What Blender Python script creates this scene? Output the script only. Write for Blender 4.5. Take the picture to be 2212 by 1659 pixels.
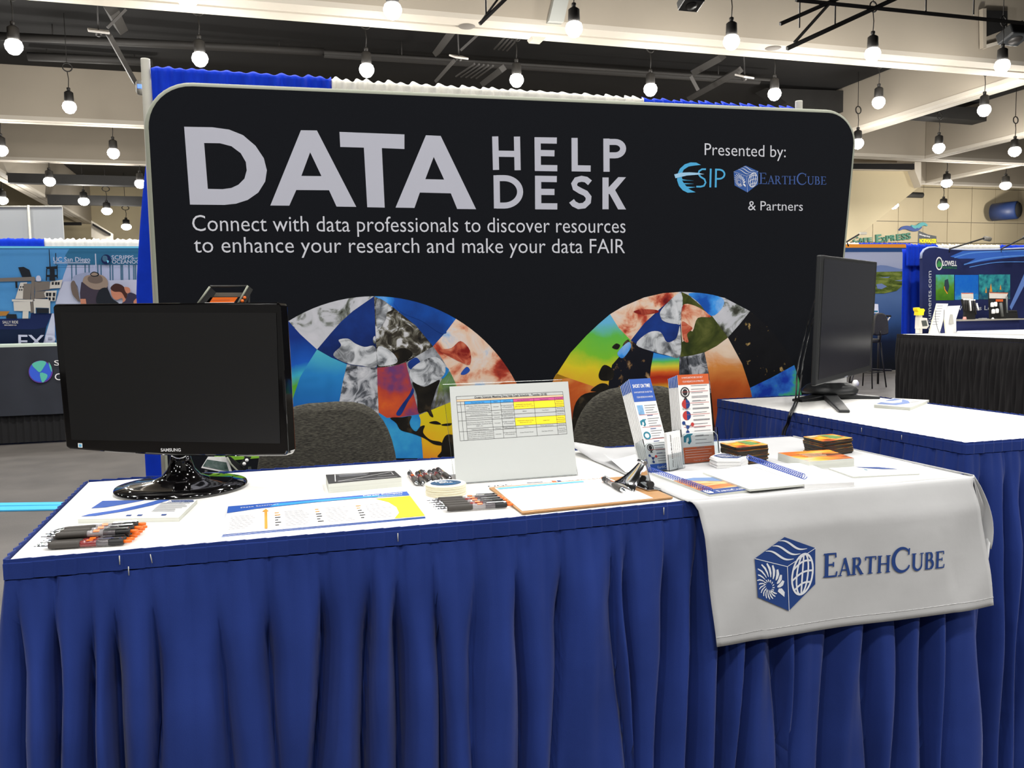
import bpy, bmesh, math, random
from mathutils import Vector, Matrix, noise as mnoise
R = math.radians
for o in list(bpy.data.objects): bpy.data.objects.remove(o)
SC = bpy.context.scene
COL = SC.collection
# ------------------------------------------------------------------ camera (fitted to the photograph; eye 1.425 m above the floor)
FPX, CX, CY, EYE = 1842.45, 1106.0, 829.5, 1.425
PITCH, ROLL, YAW = 0.0814198, -0.0170385, 0.2888501
_cyw, _syw = math.cos(YAW), math.sin(YAW)
_F = Vector((_syw*math.cos(PITCH), _cyw*math.cos(PITCH), -math.sin(PITCH)))
_r = Vector((_cyw, -_syw, 0)); _u = _r.cross(_F)
_X = _r*math.cos(ROLL) + _u*math.sin(ROLL); _U = -_r*math.sin(ROLL) + _u*math.cos(ROLL)
EYEV = Vector((0, 0, EYE))
cam = bpy.data.cameras.new('camera'); camo = bpy.data.objects.new('camera', cam); COL.objects.link(camo)
cam.sensor_fit = 'HORIZONTAL'; cam.sensor_width = 36; cam.lens = FPX/2212*36; cam.clip_start = .02; cam.clip_end = 400
camo.matrix_world = Matrix(((_X.x, _U.x, -_F.x, 0), (_X.y, _U.y, -_F.y, 0), (_X.z, _U.z, -_F.z, EYE), (0, 0, 0, 1)))
SC.camera = camo
def ray(p): return _X*((p[0]-CX)/FPX) - _U*((p[1]-CY)/FPX) + _F
def hz(p, z): d = ray(p); return EYEV + d*((z-EYE)/d.z)             # measured point on a level surface at height z
def hp(p, o, n): d = ray(p); return EYEV + d*((Vector(o)-EYEV).dot(n)/d.dot(n))
def hy(p, y): return hp(p, (0, y, 0), Vector((0, 1, 0)))
def hx(p, x): return hp(p, (x, 0, 0), Vector((1, 0, 0)))
# ------------------------------------------------------------------ world, lights, exposure
w = bpy.data.worlds.new('hall_air'); SC.world = w; w.use_nodes = True
w.node_tree.nodes['Background'].inputs[0].default_value = (.95, .93, .88, 1)
w.node_tree.nodes['Background'].inputs[1].default_value = 0.14
SC.view_settings.view_transform = 'Standard'; SC.view_settings.look = 'None'
SC.view_settings.gamma = 1; SC.view_settings.use_curve_mapping = False
SC.view_settings.exposure = 0.0
def lamp_light(loc, power, size, col=(1, .97, .92)):
    l = bpy.data.lights.new('high_bay_light', 'AREA'); l.shape = 'DISK'; l.size = size; l.energy = power; l.color = col
    o = bpy.data.objects.new('high_bay_light', l); COL.objects.link(o); o.location = loc
    return o
# high-bay lamps of the same grid that hang above and in front of the booth, outside the frame
for y, e in ((15.7, 180), (10.9, 205), (6.1, 215), (1.3, 135), (-3.5, 205), (-8.3, 235)):
    for x in (-10.2, -5.7, -1.2, 3.3, 7.8, 12.3, 16.7): lamp_light((x, y, 8.3), e*(1 if -6 < x < 13 else .6), .4)
for (x, y, z, e) in ((14, 30, 7, 1500), (4, 44, 8, 2500), (30, 44, 8, 2500), (44, 43, 8, 3000), (-10, 60, 8, 2500), ): lamp_light((x, y, z), e, .5)
for x in (33, 41, 49, 57):      # fill lights without fixtures, added to brighten the far right wall
    l = bpy.data.lights.new('wall_fill_light', 'POINT'); l.energy = 850; l.shadow_soft_size = .3; l.color = (1, .93, .80)
    o = bpy.data.objects.new('wall_fill_light', l); COL.objects.link(o); o.location = (x, 53, 8.2)
# ------------------------------------------------------------------ materials
def lin(c):
    c = c/255.0
    return c/12.92 if c <= .04045 else ((c+.055)/1.055)**2.4
def rgb(*c): return (lin(c[0]), lin(c[1]), lin(c[2]), 1)
MATS = {}
def mat(name, col, rough=.6, metal=0, emit=0, vary=0, scale=8, bump=0, bscale=200, spec=.5, trans=0, sheen=0, coat=0, alpha=1, subs=0, stretch=(1, 1, 1)):
    m = bpy.data.materials.new(name); m.use_nodes = True; nt = m.node_tree; b = nt.nodes['Principled BSDF']
    c = rgb(*col)
    b.inputs['Base Color'].default_value = c; b.inputs['Roughness'].default_value = rough; b.inputs['Metallic'].default_value = metal
    b.inputs['Specular IOR Level'].default_value = spec
    if trans: b.inputs['Transmission Weight'].default_value = trans; b.inputs['IOR'].default_value = 1.3
    if sheen: b.inputs['Sheen Weight'].default_value = sheen; b.inputs['Sheen Roughness'].default_value = .4
    if coat: b.inputs['Coat Weight'].default_value = coat; b.inputs['Coat Roughness'].default_value = .03
    if alpha < 1: b.inputs['Alpha'].default_value = alpha
    if emit: b.inputs['Emission Color'].default_value = c; b.inputs['Emission Strength'].default_value = emit
    if vary or bump:
        tc = nt.nodes.new('ShaderNodeTexCoord'); mp = nt.nodes.new('ShaderNodeMapping'); nt.links.new(tc.outputs['Object'], mp.inputs[0])
        mp.inputs['Scale'].default_value = stretch
    if vary:
        n = nt.nodes.new('ShaderNodeTexNoise'); n.inputs['Scale'].default_value = scale; n.inputs['Detail'].default_value = 6; nt.links.new(mp.outputs[0], n.inputs['Vector'])
        mr = nt.nodes.new('ShaderNodeMapRange'); mr.inputs['From Min'].default_value = .3; mr.inputs['From Max'].default_value = .7
        mr.inputs['To Min'].default_value = 1-vary; mr.inputs['To Max'].default_value = 1+vary; nt.links.new(n.outputs['Fac'], mr.inputs['Value'])
        mx = nt.nodes.new('ShaderNodeMix'); mx.data_type = 'RGBA'; mx.blend_type = 'MULTIPLY'; mx.inputs['Factor'].default_value = 1
        mx.inputs['A'].default_value = c; nt.links.new(mr.outputs[0], mx.inputs['B']); nt.links.new(mx.outputs['Result'], b.inputs['Base Color'])
    if bump:
        n = nt.nodes.new('ShaderNodeTexNoise'); n.inputs['Scale'].default_value = bscale; n.inputs['Detail'].default_value = 4; nt.links.new(mp.outputs[0], n.inputs['Vector'])
        bp = nt.nodes.new('ShaderNodeBump'); bp.inputs['Strength'].default_value = bump; bp.inputs['Distance'].default_value = .01
        nt.links.new(n.outputs['Fac'], bp.inputs['Height']); nt.links.new(bp.outputs[0], b.inputs['Normal'])
    MATS[name] = m
    return m
def ramp_mat(name, stops, scale=4, detail=8, dist=0, rough=.75, stretch=(1, 1, 1), seed=0, lac=2.0, nrough=.55, interp='LINEAR', grad=None):
    """printed picture: noise through a colour ramp"""
    m = bpy.data.materials.new(name); m.use_nodes = True; nt = m.node_tree; b = nt.nodes['Principled BSDF']
    b.inputs['Roughness'].default_value = rough; b.inputs['Specular IOR Level'].default_value = .15
    tc = nt.nodes.new('ShaderNodeTexCoord'); mp = nt.nodes.new('ShaderNodeMapping'); nt.links.new(tc.outputs['Object'], mp.inputs[0])
    mp.inputs['Scale'].default_value = stretch; mp.inputs['Location'].default_value = (seed*3.7, seed*1.3, seed*2.1)
    n = nt.nodes.new('ShaderNodeTexNoise'); n.inputs['Scale'].default_value = scale; n.inputs['Detail'].default_value = detail
    n.inputs['Distortion'].default_value = dist; n.inputs['Roughness'].default_value = nrough; nt.links.new(mp.outputs[0], n.inputs['Vector'])
    out = n.outputs['Fac']
    if grad:      # (axis, from, to, weight): mixes a straight gradient along x or z of the print into the noise
        sx = nt.nodes.new('ShaderNodeSeparateXYZ'); nt.links.new(tc.outputs['Object'], sx.inputs[0])
        mr = nt.nodes.new('ShaderNodeMapRange'); mr.inputs['From Min'].default_value = grad[1]; mr.inputs['From Max'].default_value = grad[2]
        nt.links.new(sx.outputs[grad[0]], mr.inputs['Value'])
        mx = nt.nodes.new('ShaderNodeMix'); mx.inputs['Factor'].default_value = grad[3]
        nt.links.new(out, mx.inputs['A']); nt.links.new(mr.outputs[0], mx.inputs['B']); out = mx.outputs['Result']
    cr = nt.nodes.new('ShaderNodeValToRGB'); cr.color_ramp.interpolation = interp
    e = cr.color_ramp.elements
    while len(e) > 1: e.remove(e[-1])
    e[0].position = stops[0][0]; e[0].color = rgb(*stops[0][1])
    for p, c in stops[1:]:
        q = e.new(p); q.color = rgb(*c)
    nt.links.new(out, cr.inputs[0]); nt.links.new(cr.outputs[0], b.inputs['Base Color'])
    MATS[name] = m
    return m
# ------------------------------------------------------------------ object helpers
def tag(o, label=None, cat=None, group=None, kind=None):
    if label: o['label'] = label
    if cat: o['category'] = cat
    if group: o['group'] = group
    if kind: o['kind'] = kind
    return o
def empty(name, loc=(0, 0, 0), rz=0, label=None, cat=None, group=None, kind=None):
    o = bpy.data.objects.new(name, None); COL.objects.link(o); o.location = loc; o.rotation_euler = (0, 0, rz); o.empty_display_size = .05
    return tag(o, label, cat, group, kind)
def copy_tree(o, parent=None):
    c = o.copy(); COL.objects.link(c); c.parent = parent
    for ch in o.children: copy_tree(ch, c)
    return c
def world_of(o):
    m = Matrix.LocRotScale(o.location, o.rotation_euler, o.scale)
    return world_of(o.parent) @ o.matrix_parent_inverse @ m if o.parent else m
class MB:
    """collects shapes for ONE mesh"""
    def __init__(s): s.v = []; s.f = []; s.m = []; s.sm = []
    def add(s, vs, fs, mi=0, smooth=False, M=None):
        k = len(s.v)
        s.v += [tuple(M @ Vector(p)) if M is not None else tuple(p) for p in vs]
        s.f += [tuple(i+k for i in f) for f in fs]; s.m += [mi]*len(fs); s.sm += [smooth]*len(fs)
        return s
    def box(s, c, d, mi=0, M=None, b=0):
        x, y, z = c; a, e, h = d[0]/2, d[1]/2, d[2]/2
        if b <= 0:
            vs = [(x+i*a, y+j*e, z+k*h) for k in (-1, 1) for j in (-1, 1) for i in (-1, 1)]
            return s.add(vs, [(0, 2, 3, 1), (4, 5, 7, 6), (0, 1, 5, 4), (2, 6, 7, 3), (0, 4, 6, 2), (1, 3, 7, 5)], mi, M=M)
        bm = bmesh.new(); bmesh.ops.create_cube(bm, size=1)
        for q in bm.verts: q.co = Vector((x+q.co.x*2*a, y+q.co.y*2*e, z+q.co.z*2*h))
        bmesh.ops.bevel(bm, geom=bm.edges[:], offset=b, segments=2, affect='EDGES', profile=.5)
        bm.verts.index_update()
        s.add([q.co[:] for q in bm.verts], [[q.index for q in f.verts] for f in bm.faces], mi, M=M); bm.free(); return s
    def prism(s, pts, ext, mi=0, M=None):
        n = len(pts); e = Vector(ext); vs = [Vector(p) for p in pts] + [Vector(p)+e for p in pts]
        nrm = Vector((0, 0, 0))
        for i in range(n): a, b = vs[i], vs[(i+1) % n]; nrm += a.cross(b)
        fs = [tuple(range(n)), tuple(range(2*n-1, n-1, -1))] + [(i, i+n, (i+1) % n+n, (i+1) % n) for i in range(n)]
        if nrm.dot(e) > 0: fs = [tuple(reversed(f)) for f in fs]
        return s.add(vs, fs, mi, M=M)
    def face(s, pts, mi=0, M=None): return s.add(pts, [tuple(range(len(pts)))], mi, M=M)
    def tube(s, pts, r, n=8, mi=0, caps=True, closed=False, smooth=True, M=None):
        P = [Vector(p) for p in pts]; rs = r if isinstance(r, (list, tuple)) else [r]*len(P); vs = []; fs = []
        up = Vector((.123, .211, .97)); N = len(P)
        for i, p in enumerate(P):
            t = (P[(i+1) % N]-P[i-1]) if closed else (P[min(i+1, N-1)]-P[max(i-1, 0)])
            t.normalize(); a = t.cross(up)
            if a.length < .05: a = t.cross(Vector((1, 0, 0)))
            a.normalize(); c = a.cross(t).normalized()
            up = c
            for k in range(n):
                q = 2*math.pi*k/n; vs.append(p + a*math.cos(q)*rs[i] + c*math.sin(q)*rs[i])
        for i in range(N if closed else N-1):
            j = (i+1) % N
            for k in range(n): fs.append((i*n+k, i*n+(k+1) % n, j*n+(k+1) % n, j*n+k))
        s.add(vs, fs, mi, smooth, M)
        if caps and not closed:
            s.f += [tuple(len(s.v)-len(vs)+k for k in reversed(range(n))), tuple(len(s.v)-n+k for k in range(n))]; s.m += [mi]*2; s.sm += [False]*2
        return s
    def lathe(s, prof, n=24, c=(0, 0, 0), mi=0, smooth=True, M=None, sx=1, sy=1):
        vs = [(c[0]+r*sx*math.cos(2*math.pi*k/n), c[1]+r*sy*math.sin(2*math.pi*k/n), c[2]+z) for r, z in prof for k in range(n)]
        fs = [(i*n+k, i*n+(k+1) % n, (i+1)*n+(k+1) % n, (i+1)*n+k) for i in range(len(prof)-1) for k in range(n)]
        fs += [tuple(reversed(range(n))), tuple((len(prof)-1)*n+k for k in range(n))]
        return s.add(vs, fs, mi, smooth, M)
    def grid(s, fn, nu, nv, mi=0, smooth=True, M=None):
        vs = [fn(i/nu, j/nv) for j in range(nv+1) for i in range(nu+1)]
        fs = [(j*(nu+1)+i, j*(nu+1)+i+1, (j+1)*(nu+1)+i+1, (j+1)*(nu+1)+i) for j in range(nv) for i in range(nu)]
        return s.add(vs, fs, mi, smooth, M)
    def build(s, name, mats, parent=None, loc=None, local=False, **t):
        me = bpy.data.meshes.new(name); me.from_pydata([tuple(p) for p in s.v], [], s.f)
        for m in (mats if isinstance(mats, (list, tuple)) else [mats]): me.materials.append(m)
        me.polygons.foreach_set('material_index', s.m); me.polygons.foreach_set('use_smooth', s.sm); me.update()
        o = bpy.data.objects.new(name, me); COL.objects.link(o)
        if loc: o.location = loc
        if parent:
            o.parent = parent
            if not local: o.matrix_parent_inverse = world_of(parent).inverted()
        return tag(o, **t)
def solid(o, th, offset=-1):
    m = o.modifiers.new('thickness', 'SOLIDIFY'); m.thickness = th; m.offset = offset; return o
def bev(o, wd, seg=2):
    m = o.modifiers.new('bevel', 'BEVEL'); m.width = wd; m.segments = seg; m.limit_method = 'ANGLE'; m.angle_limit = R(40); return o
# a frame on a flat surface: origin + two in-plane axes; N points off the surface towards the reader
class Frame:
    def __init__(s, o, u, v): s.o = Vector(o); s.u = Vector(u).normalized(); s.v = Vector(v).normalized(); s.n = s.u.cross(s.v)
    def at(s, a, b, h=0): return s.o + s.u*a + s.v*b + s.n*h
    def uv(s, p): q = hp(p, s.o, s.n) - s.o; return (q.dot(s.u), q.dot(s.v))
def smooth_poly(pts, n=6, closed=True):
    """Catmull-Rom through 2-D points"""
    out = []; N = len(pts)
    rng = range(N) if closed else range(N-1)
    for i in rng:
        g = lambda k: pts[k % N] if closed else pts[max(0, min(N-1, k))]
        p0, p1, p2, p3 = g(i-1), g(i), g(i+1), g(i+2)
        for k in range(n):
            t = k/n
            out.append(tuple(.5*((2*p1[a]) + (-p0[a]+p2[a])*t + (2*p0[a]-5*p1[a]+4*p2[a]-p3[a])*t*t + (-p0[a]+3*p1[a]-3*p2[a]+p3[a])*t**3) for a in (0, 1)))
    if not closed: out.append(tuple(pts[-1]))
    return out
def rib(pts, w0, w1=None):
    """2-D stroke outline around a polyline, width from w0 to w1 (or list)"""
    n = len(pts); ws = w0 if isinstance(w0, (list, tuple)) else [w0+((w1 if w1 is not None else w0)-w0)*i/(n-1) for i in range(n)]
    L = []; Rr = []
    for i in range(n):
        a = pts[max(0, i-1)]; b = pts[min(n-1, i+1)]; dx, dy = b[0]-a[0], b[1]-a[1]; d = math.hypot(dx, dy) or 1
        nx, ny = -dy/d*ws[i]/2, dx/d*ws[i]/2
        L.append((pts[i][0]+nx, pts[i][1]+ny)); Rr.append((pts[i][0]-nx, pts[i][1]-ny))
    return [(L[i], L[i+1], Rr[i+1], Rr[i]) for i in range(n-1)]
def arc(cx, cy, rx, ry, a0, a1, n=14): return [(cx+rx*math.cos(R(a0+(a1-a0)*i/n)), cy+ry*math.sin(R(a0+(a1-a0)*i/n))) for i in range(n+1)]
# flat print: 2-D polygons (with optional holes filled by tessellation) laid on a Frame
def tess(outer, holes=()):
    from mathutils.geometry import tessellate_polygon
    loops = [[Vector((p[0], p[1], 0)) for p in outer]] + [[Vector((p[0], p[1], 0)) for p in h] for h in holes]
    tris = tessellate_polygon(loops); flat = [p for l in loops for p in l]
    return [(q.x, q.y) for q in flat], tris
class Print(MB):
    def __init__(s, frame=None, warp=None): super().__init__(); s.fr = frame; s.warp = warp
    def P(s, p, h): return s.warp(p, h) if s.warp else s.fr.at(p[0], p[1], h)
    def poly(s, outer, holes=(), h=.0006, mi=0):
        vs, tr = tess(outer, holes)
        fs = []
        for t in tr:
            a, b, c = [vs[i] for i in t]
            ar = (b[0]-a[0])*(c[1]-a[1])-(b[1]-a[1])*(c[0]-a[0])
            fs.append(tuple(t) if ar > 0 else tuple(reversed(t)))
        return s.add([s.P(p, h) for p in vs], fs, mi)
    def patch(s, a, b, c, d, n=8, h=.0006, mi=0):
        L = lambda p, q, t: (p[0]+(q[0]-p[0])*t, p[1]+(q[1]-p[1])*t)
        for i in range(n):
            for j in range(n):
                f = lambda x, y: L(L(a, b, x/n), L(d, c, x/n), y/n)
                s.poly([f(i, j), f(i+1, j), f(i+1, j+1), f(i, j+1)], h=h, mi=mi)
    def quads(s, qs, h=.0006, mi=0):
        s.k = getattr(s, 'k', 0)
        for q in qs: s.k = (s.k+1) % 7; s.poly(q, h=h+s.k*.00003, mi=mi)
        return s
_tc = {}
def text_geo(txt, off=0):
    k = (txt, off)
    if k in _tc: return _tc[k]
    cu = bpy.data.curves.new('t', 'FONT'); cu.body = txt; cu.size = 1; cu.offset = off; cu.resolution_u = 3; cu.fill_mode = 'FRONT'
    o = bpy.data.objects.new('t', cu); COL.objects.link(o)
    me = o.to_mesh(); vs = [(q.co.x, q.co.y) for q in me.vertices]; fs = [tuple(p.vertices) for p in me.polygons]
    o.to_mesh_clear(); bpy.data.objects.remove(o); bpy.data.curves.remove(cu)
    _tc[k] = (vs, fs); return _tc[k]
CAPH = .686
def text(pr, txt, a, b, cap, h=.0008, mi=0, off=0, up=None, slant=0):
    """text on print pr from baseline point a to baseline point b (2-D), cap height cap"""
    vs, fs = text_geo(txt, off)
    if not vs: return
    x0 = min(v[0] for v in vs); x1 = max(v[0] for v in vs)
    dx, dy = b[0]-a[0], b[1]-a[1]; L = math.hypot(dx, dy); ex = (dx/L, dy/L); ey = up or (-ex[1], ex[0]); k = L/(x1-x0); c = cap/CAPH
    pts = [(a[0]+ex[0]*((v[0]-x0)*k)+ey[0]*v[1]*c, a[1]+ex[1]*((v[0]-x0)*k)+ey[1]*v[1]*c) for v in vs]
    f2 = []
    for f in fs:
        ar = 0
        for i in range(len(f)): p, q = pts[f[i]], pts[f[(i+1) % len(f)]]; ar += p[0]*q[1]-p[1]*q[0]
        f2.append(f if ar > 0 else tuple(reversed(f)))
    pr.add([pr.P(p, h) for p in pts], f2, mi)
# ================================================================== MATERIALS
navy = mat('navy_polyester', (38, 57, 124), .85, spec=.08, sheen=.12, vary=.16, scale=5, bump=.12, bscale=900)
royal = mat('royal_blue_drape', (14, 56, 196), .85, spec=.15, sheen=.1, vary=.08, scale=20)
white_drape = mat('white_drape', (228, 226, 218), .8, sheen=.2)
white_top = mat('white_table_vinyl', (244, 243, 240), .45, bump=.03, bscale=60)
white_cloth = mat('white_cloth', (190, 191, 193), .85, sheen=.1, vary=.05, scale=7, bump=.15, bscale=14)
black_fab = mat('black_print_fabric', (22, 24, 29), .9, spec=.08, vary=.1, scale=300)
edge_pale = mat('edge_glint_and_rail', (150, 154, 140), .7)  # light caught on the black fabric's edge, put into the colour; also rack rails
letter_grey = mat('printed_letter_grey', (186, 188, 202), .8)
letter_pale = mat('printed_letter_pale', (206, 208, 218), .8)
pole_m = mat('painted_pole', (196, 194, 184), .45, vary=.06, scale=14)
dark_metal = mat('dark_metal', (38, 36, 35), .5, metal=.3)
gloss_black = mat('gloss_black_plastic', (8, 7, 8), .08, coat=1)
screen_m = mat('dark_screen', (19, 19, 20), .45, spec=.4)
matte_black = mat('matte_black_plastic', (33, 35, 37), .42)
chrome = mat('chrome', (225, 226, 230), .08, metal=1)
paper = mat('white_paper', (240, 240, 240), .6)
paper_edge = mat('paper_edges', (206, 208, 200), .7, vary=.12, scale=1, stretch=(2, 2, 900))
ink = mat('black_ink', (34, 34, 38), .7)
ink_grey = mat('grey_ink', (120, 122, 128), .7)
logo_blue = mat('logo_blue', (22, 60, 128), .75)
logo_blue2 = mat('logo_blue_on_black', (44, 88, 162), .75)
logo_word = mat('logo_word_blue', (52, 84, 150), .75)
logo_white = mat('logo_white', (226, 230, 238), .75)
cyan_ink = mat('cyan_ink', (70, 170, 222), .75)
pale_cyan = mat('pale_cyan_ink', (160, 205, 238), .75)
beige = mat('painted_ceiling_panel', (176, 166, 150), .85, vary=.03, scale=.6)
beige_lit = mat('lit_beam_edge', (206, 198, 184), .8)  # lighter copy of the beam beige, with the brighter light put into the colour
groove_m = mat('dark_groove', (120, 114, 106), .8)
void_black = mat('black_ceiling', (17, 16, 16), .9, vary=.25, scale=.8)
duct_black = mat('black_duct', (34, 33, 32), .7, vary=.2, scale=2)
floor_m = mat('hall_floor', (78, 74, 70), .55, vary=.22, scale=2.2, bump=.1, bscale=60)
# ================================================================== SETTING
TOP = 1.07
MB().box((5, 35, -.05), (130, 110, .1)).build('floor', floor_m, kind='structure')
MB().box((5, 35, 14.05), (130, 110, .1)).build('ceiling', void_black, kind='structure')
# deep panelled beams of the ceiling: faces of painted board with a grooved soffit coloured as brightly lit
BZ = 9.5
def beam_x(name, y, x0, x1, h=4.2, wd=1.35, z=BZ):
    e = empty(name, ((x0+x1)/2, y+wd/2, z), kind='structure')
    MB().box(((x0+x1)/2, y+wd/2, z+h/2+.06), (x1-x0, wd-.08, h)).build('panel_face', beige, e)
    m = MB()
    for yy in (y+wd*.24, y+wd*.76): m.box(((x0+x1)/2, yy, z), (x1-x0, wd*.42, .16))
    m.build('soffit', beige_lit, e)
    MB().box(((x0+x1)/2, y+wd/2, z+.02), (x1-x0, wd*.12, .1)).build('groove', groove_m, e)
    return e
def beam_y(name, x, y0, y1, h=4.2, wd=1.35, z=BZ):
    e = empty(name, (x+wd/2, (y0+y1)/2, z), kind='structure')
    MB().box((x+wd/2, (y0+y1)/2, z+h/2+.06), (wd-.08, y1-y0, h)).build('panel_face', beige, e)
    m = MB()
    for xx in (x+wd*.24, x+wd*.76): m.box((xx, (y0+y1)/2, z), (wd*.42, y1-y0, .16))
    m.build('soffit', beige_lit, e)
    MB().box((x+wd/2, (y0+y1)/2, z+.02), (wd*.12, y1-y0, .1)).build('groove', groove_m, e)
    return e
# ================================================================== TABLES AND SKIRTS
def path_pts(corners, step):
    out = []; s = 0
    for i in range(len(corners)-1):
        a, b = Vector(corners[i]+(0,)), Vector(corners[i+1]+(0,)); L = (b-a).length; n = max(2, int(L/step)); d = (b-a).normalized(); nr = Vector((d.y, -d.x, 0))
        for k in range(n+(i == len(corners)-2)): out.append((a+d*(L*k/n), nr, s+L*k/n))
        s += L
    # round the normals near the corners
    res = []
    for i, (p, n_, ss) in enumerate(out):
        acc = Vector((0, 0, 0))
        for j in range(max(0, i-6), min(len(out), i+7)): acc += out[j][1]
        res.append((p, acc.normalized(), ss))
    return res, s
def table_skirt(corners, ztop, seed, mat_, label, group=None, fold=(.035, .095), depth=.085, bow=None, step=.004, zbot=.015, clips=(), band=.03, name='table_skirt'):
    rnd = random.Random(seed)
    pts, L = path_pts(corners, step)
    e = empty(name, (sum(c[0] for c in corners)/len(corners), sum(c[1] for c in corners)/len(corners), 0), label=label, cat='table skirt', group=group)
    bs = [0.0]
    while bs[-1] < L: bs.append(bs[-1]+rnd.uniform(*fold))
    dr = [rnd.uniform(-.022, .022) for _ in bs]; dp = [rnd.uniform(.45, 1.15) for _ in bs]; sk = [rnd.uniform(.3, .7) for _ in bs]; kk = [rnd.uniform(.05, .3) for _ in bs]
    def off(s, t):     # t metres below the band
        g = min(1, t/.16); g = g*g*(3-2*g)
        lo, hi = 0, len(bs)-2
        k = 0
        B = lambda i: bs[i]+dr[i]*min(1.6, t/.35)+.006*math.sin(t*9+i*2.1)*g
        import bisect
        k = max(0, min(len(bs)-2, bisect.bisect(bs, s)-1))
        if s < B(k) and k > 0: k -= 1
        elif s > B(k+1) and k < len(bs)-2: k += 1
        a, b = B(k), B(k+1); u = max(0, min(1, (s-a)/(b-a)))
        c = sk[k]; u2 = u/c*.5 if u < c else .5+(u-c)/(1-c)*.5
        prof = abs(math.sin(math.pi*u2))**.55
        small = .004*abs(math.sin(s*math.pi/.031))
        gk = min(1, max(0, t-kk[k]*.22)/.12)
        return .004 + .030*min(1, t/.25) + small*(1-g*.7) - depth*dp[k]*(1-prof)*(.10+.90*gk*g) + (.006*math.sin(s*37+t*11+k)+.004*math.sin(s*90+k*2+t*5))*g + .010*min(1, t/.5)*math.sin(s*7+seed)
    bw = bow or (lambda p, s: 0)
    # flat header band with knife pleats
    m = MB(); rows = [0, .0045, .006, band*.55, band]
    def band_at(i, j):
        p, n, s = pts[min(len(pts)-1, int(round(i*(len(pts)-1))))]; r = rows[int(round(j*(len(rows)-1)))]
        saw = (s/.031) % 1
        return p + n*(.0035+.0030*saw + (.001 if j > .3 else 0) + bw(p, s)) + Vector((0, 0, ztop+.0025-r+(.0016*saw if j < .1 else 0)))
    m.grid(band_at, len(pts)-1, len(rows)-1, smooth=False)
    o = m.build('header_band', mat_, e); solid(o, .0025, 1)
    m = MB()
    NZ = 26
    def drop_at(i, j):
        p, n, s = pts[min(len(pts)-1, int(round(i*(len(pts)-1))))]; t = (ztop-band-zbot)*(j**1.35)
        return p + n*(off(s, t)+bw(p, s)) + Vector((0, 0, ztop-band+.001-t))
    m.grid(drop_at, len(pts)-1, NZ)
    m.build('skirt_fabric', mat_, e)
    for (s_, dz, tilt) in clips:
        p, n, _ = min(pts, key=lambda q: abs(q[2]-s_))
        tdir = Vector((-n.y, n.x, 0))
        a = p+n*.0095+Vector((0, 0, ztop-dz)); b = a+Vector((0, 0, -.014))+tdir*tilt
        MB().tube([a, b], .0008, 5).build('clip_edge', pole_m, e)
    return e
def banquet_table(x0, y0, x1, y1, z, label, topm=white_top, group=None, legs=True, quad=None):
    e = empty('banquet_table', ((x0+x1)/2, (y0+y1)/2, 0), label=label, cat='table', group=group)
    q = quad or [(x0, y0), (x1, y0), (x1, y1), (x0, y1)]
    o = MB().prism([(a, b, z-.028) for a, b in q], (0, 0, .028)).build('tabletop', topm, e); bev(o, .004)
    if legs:
        for sx in (x0+.12, x1-.12):
            m = MB(); m.tube([(sx, y0+.07, 0), (sx, y0+.07, z-.03)], .014); m.tube([(sx, y0+.07, .3), (sx, y1-.07, .3)], .01); m.build('leg', dark_metal, e)
            MB().tube([(sx, y1-.07, 0), (sx, y1-.07, z-.03)], .014).build('leg', dark_metal, e)
    return e
banquet_table(-.372, 1.412, 1.415, 2.062, TOP, 'long white-topped counter table at the front of the booth', quad=[(-.372, 1.416), (.4, 1.404), (1.418, 1.437), (1.40, 2.055), (-.373, 2.064)])
banquet_table(1.756, 1.772, 2.365, 3.02, TOP, 'white-topped side table carrying the upright dark monitor')
rs = [(-.372, 2.064), (-.372, 1.416), (.4, 1.404), (1.418, 1.437), (1.402, 2.055), (-.372, 2.064)]
table_skirt(rs, TOP, 4, navy, 'pleated navy skirt around the long front table, widest thing in the picture', clips=[(.648+.20, .006, .002), (.648+.155, .004, 0), (.648+.17, .022, 0), (.648+.585, .006, 0), (.648+1.075, .004, 0)])
table_skirt([(1.756, 3.02), (1.756, 1.772), (2.365, 1.772), (2.365, 3.02), (1.756, 3.02)], TOP, 9, navy, 'pleated navy skirt around the side table at the right', clips=[(.6, .006, 0), (.86, .006, 0), (1.03, .006, 0)])
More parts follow.
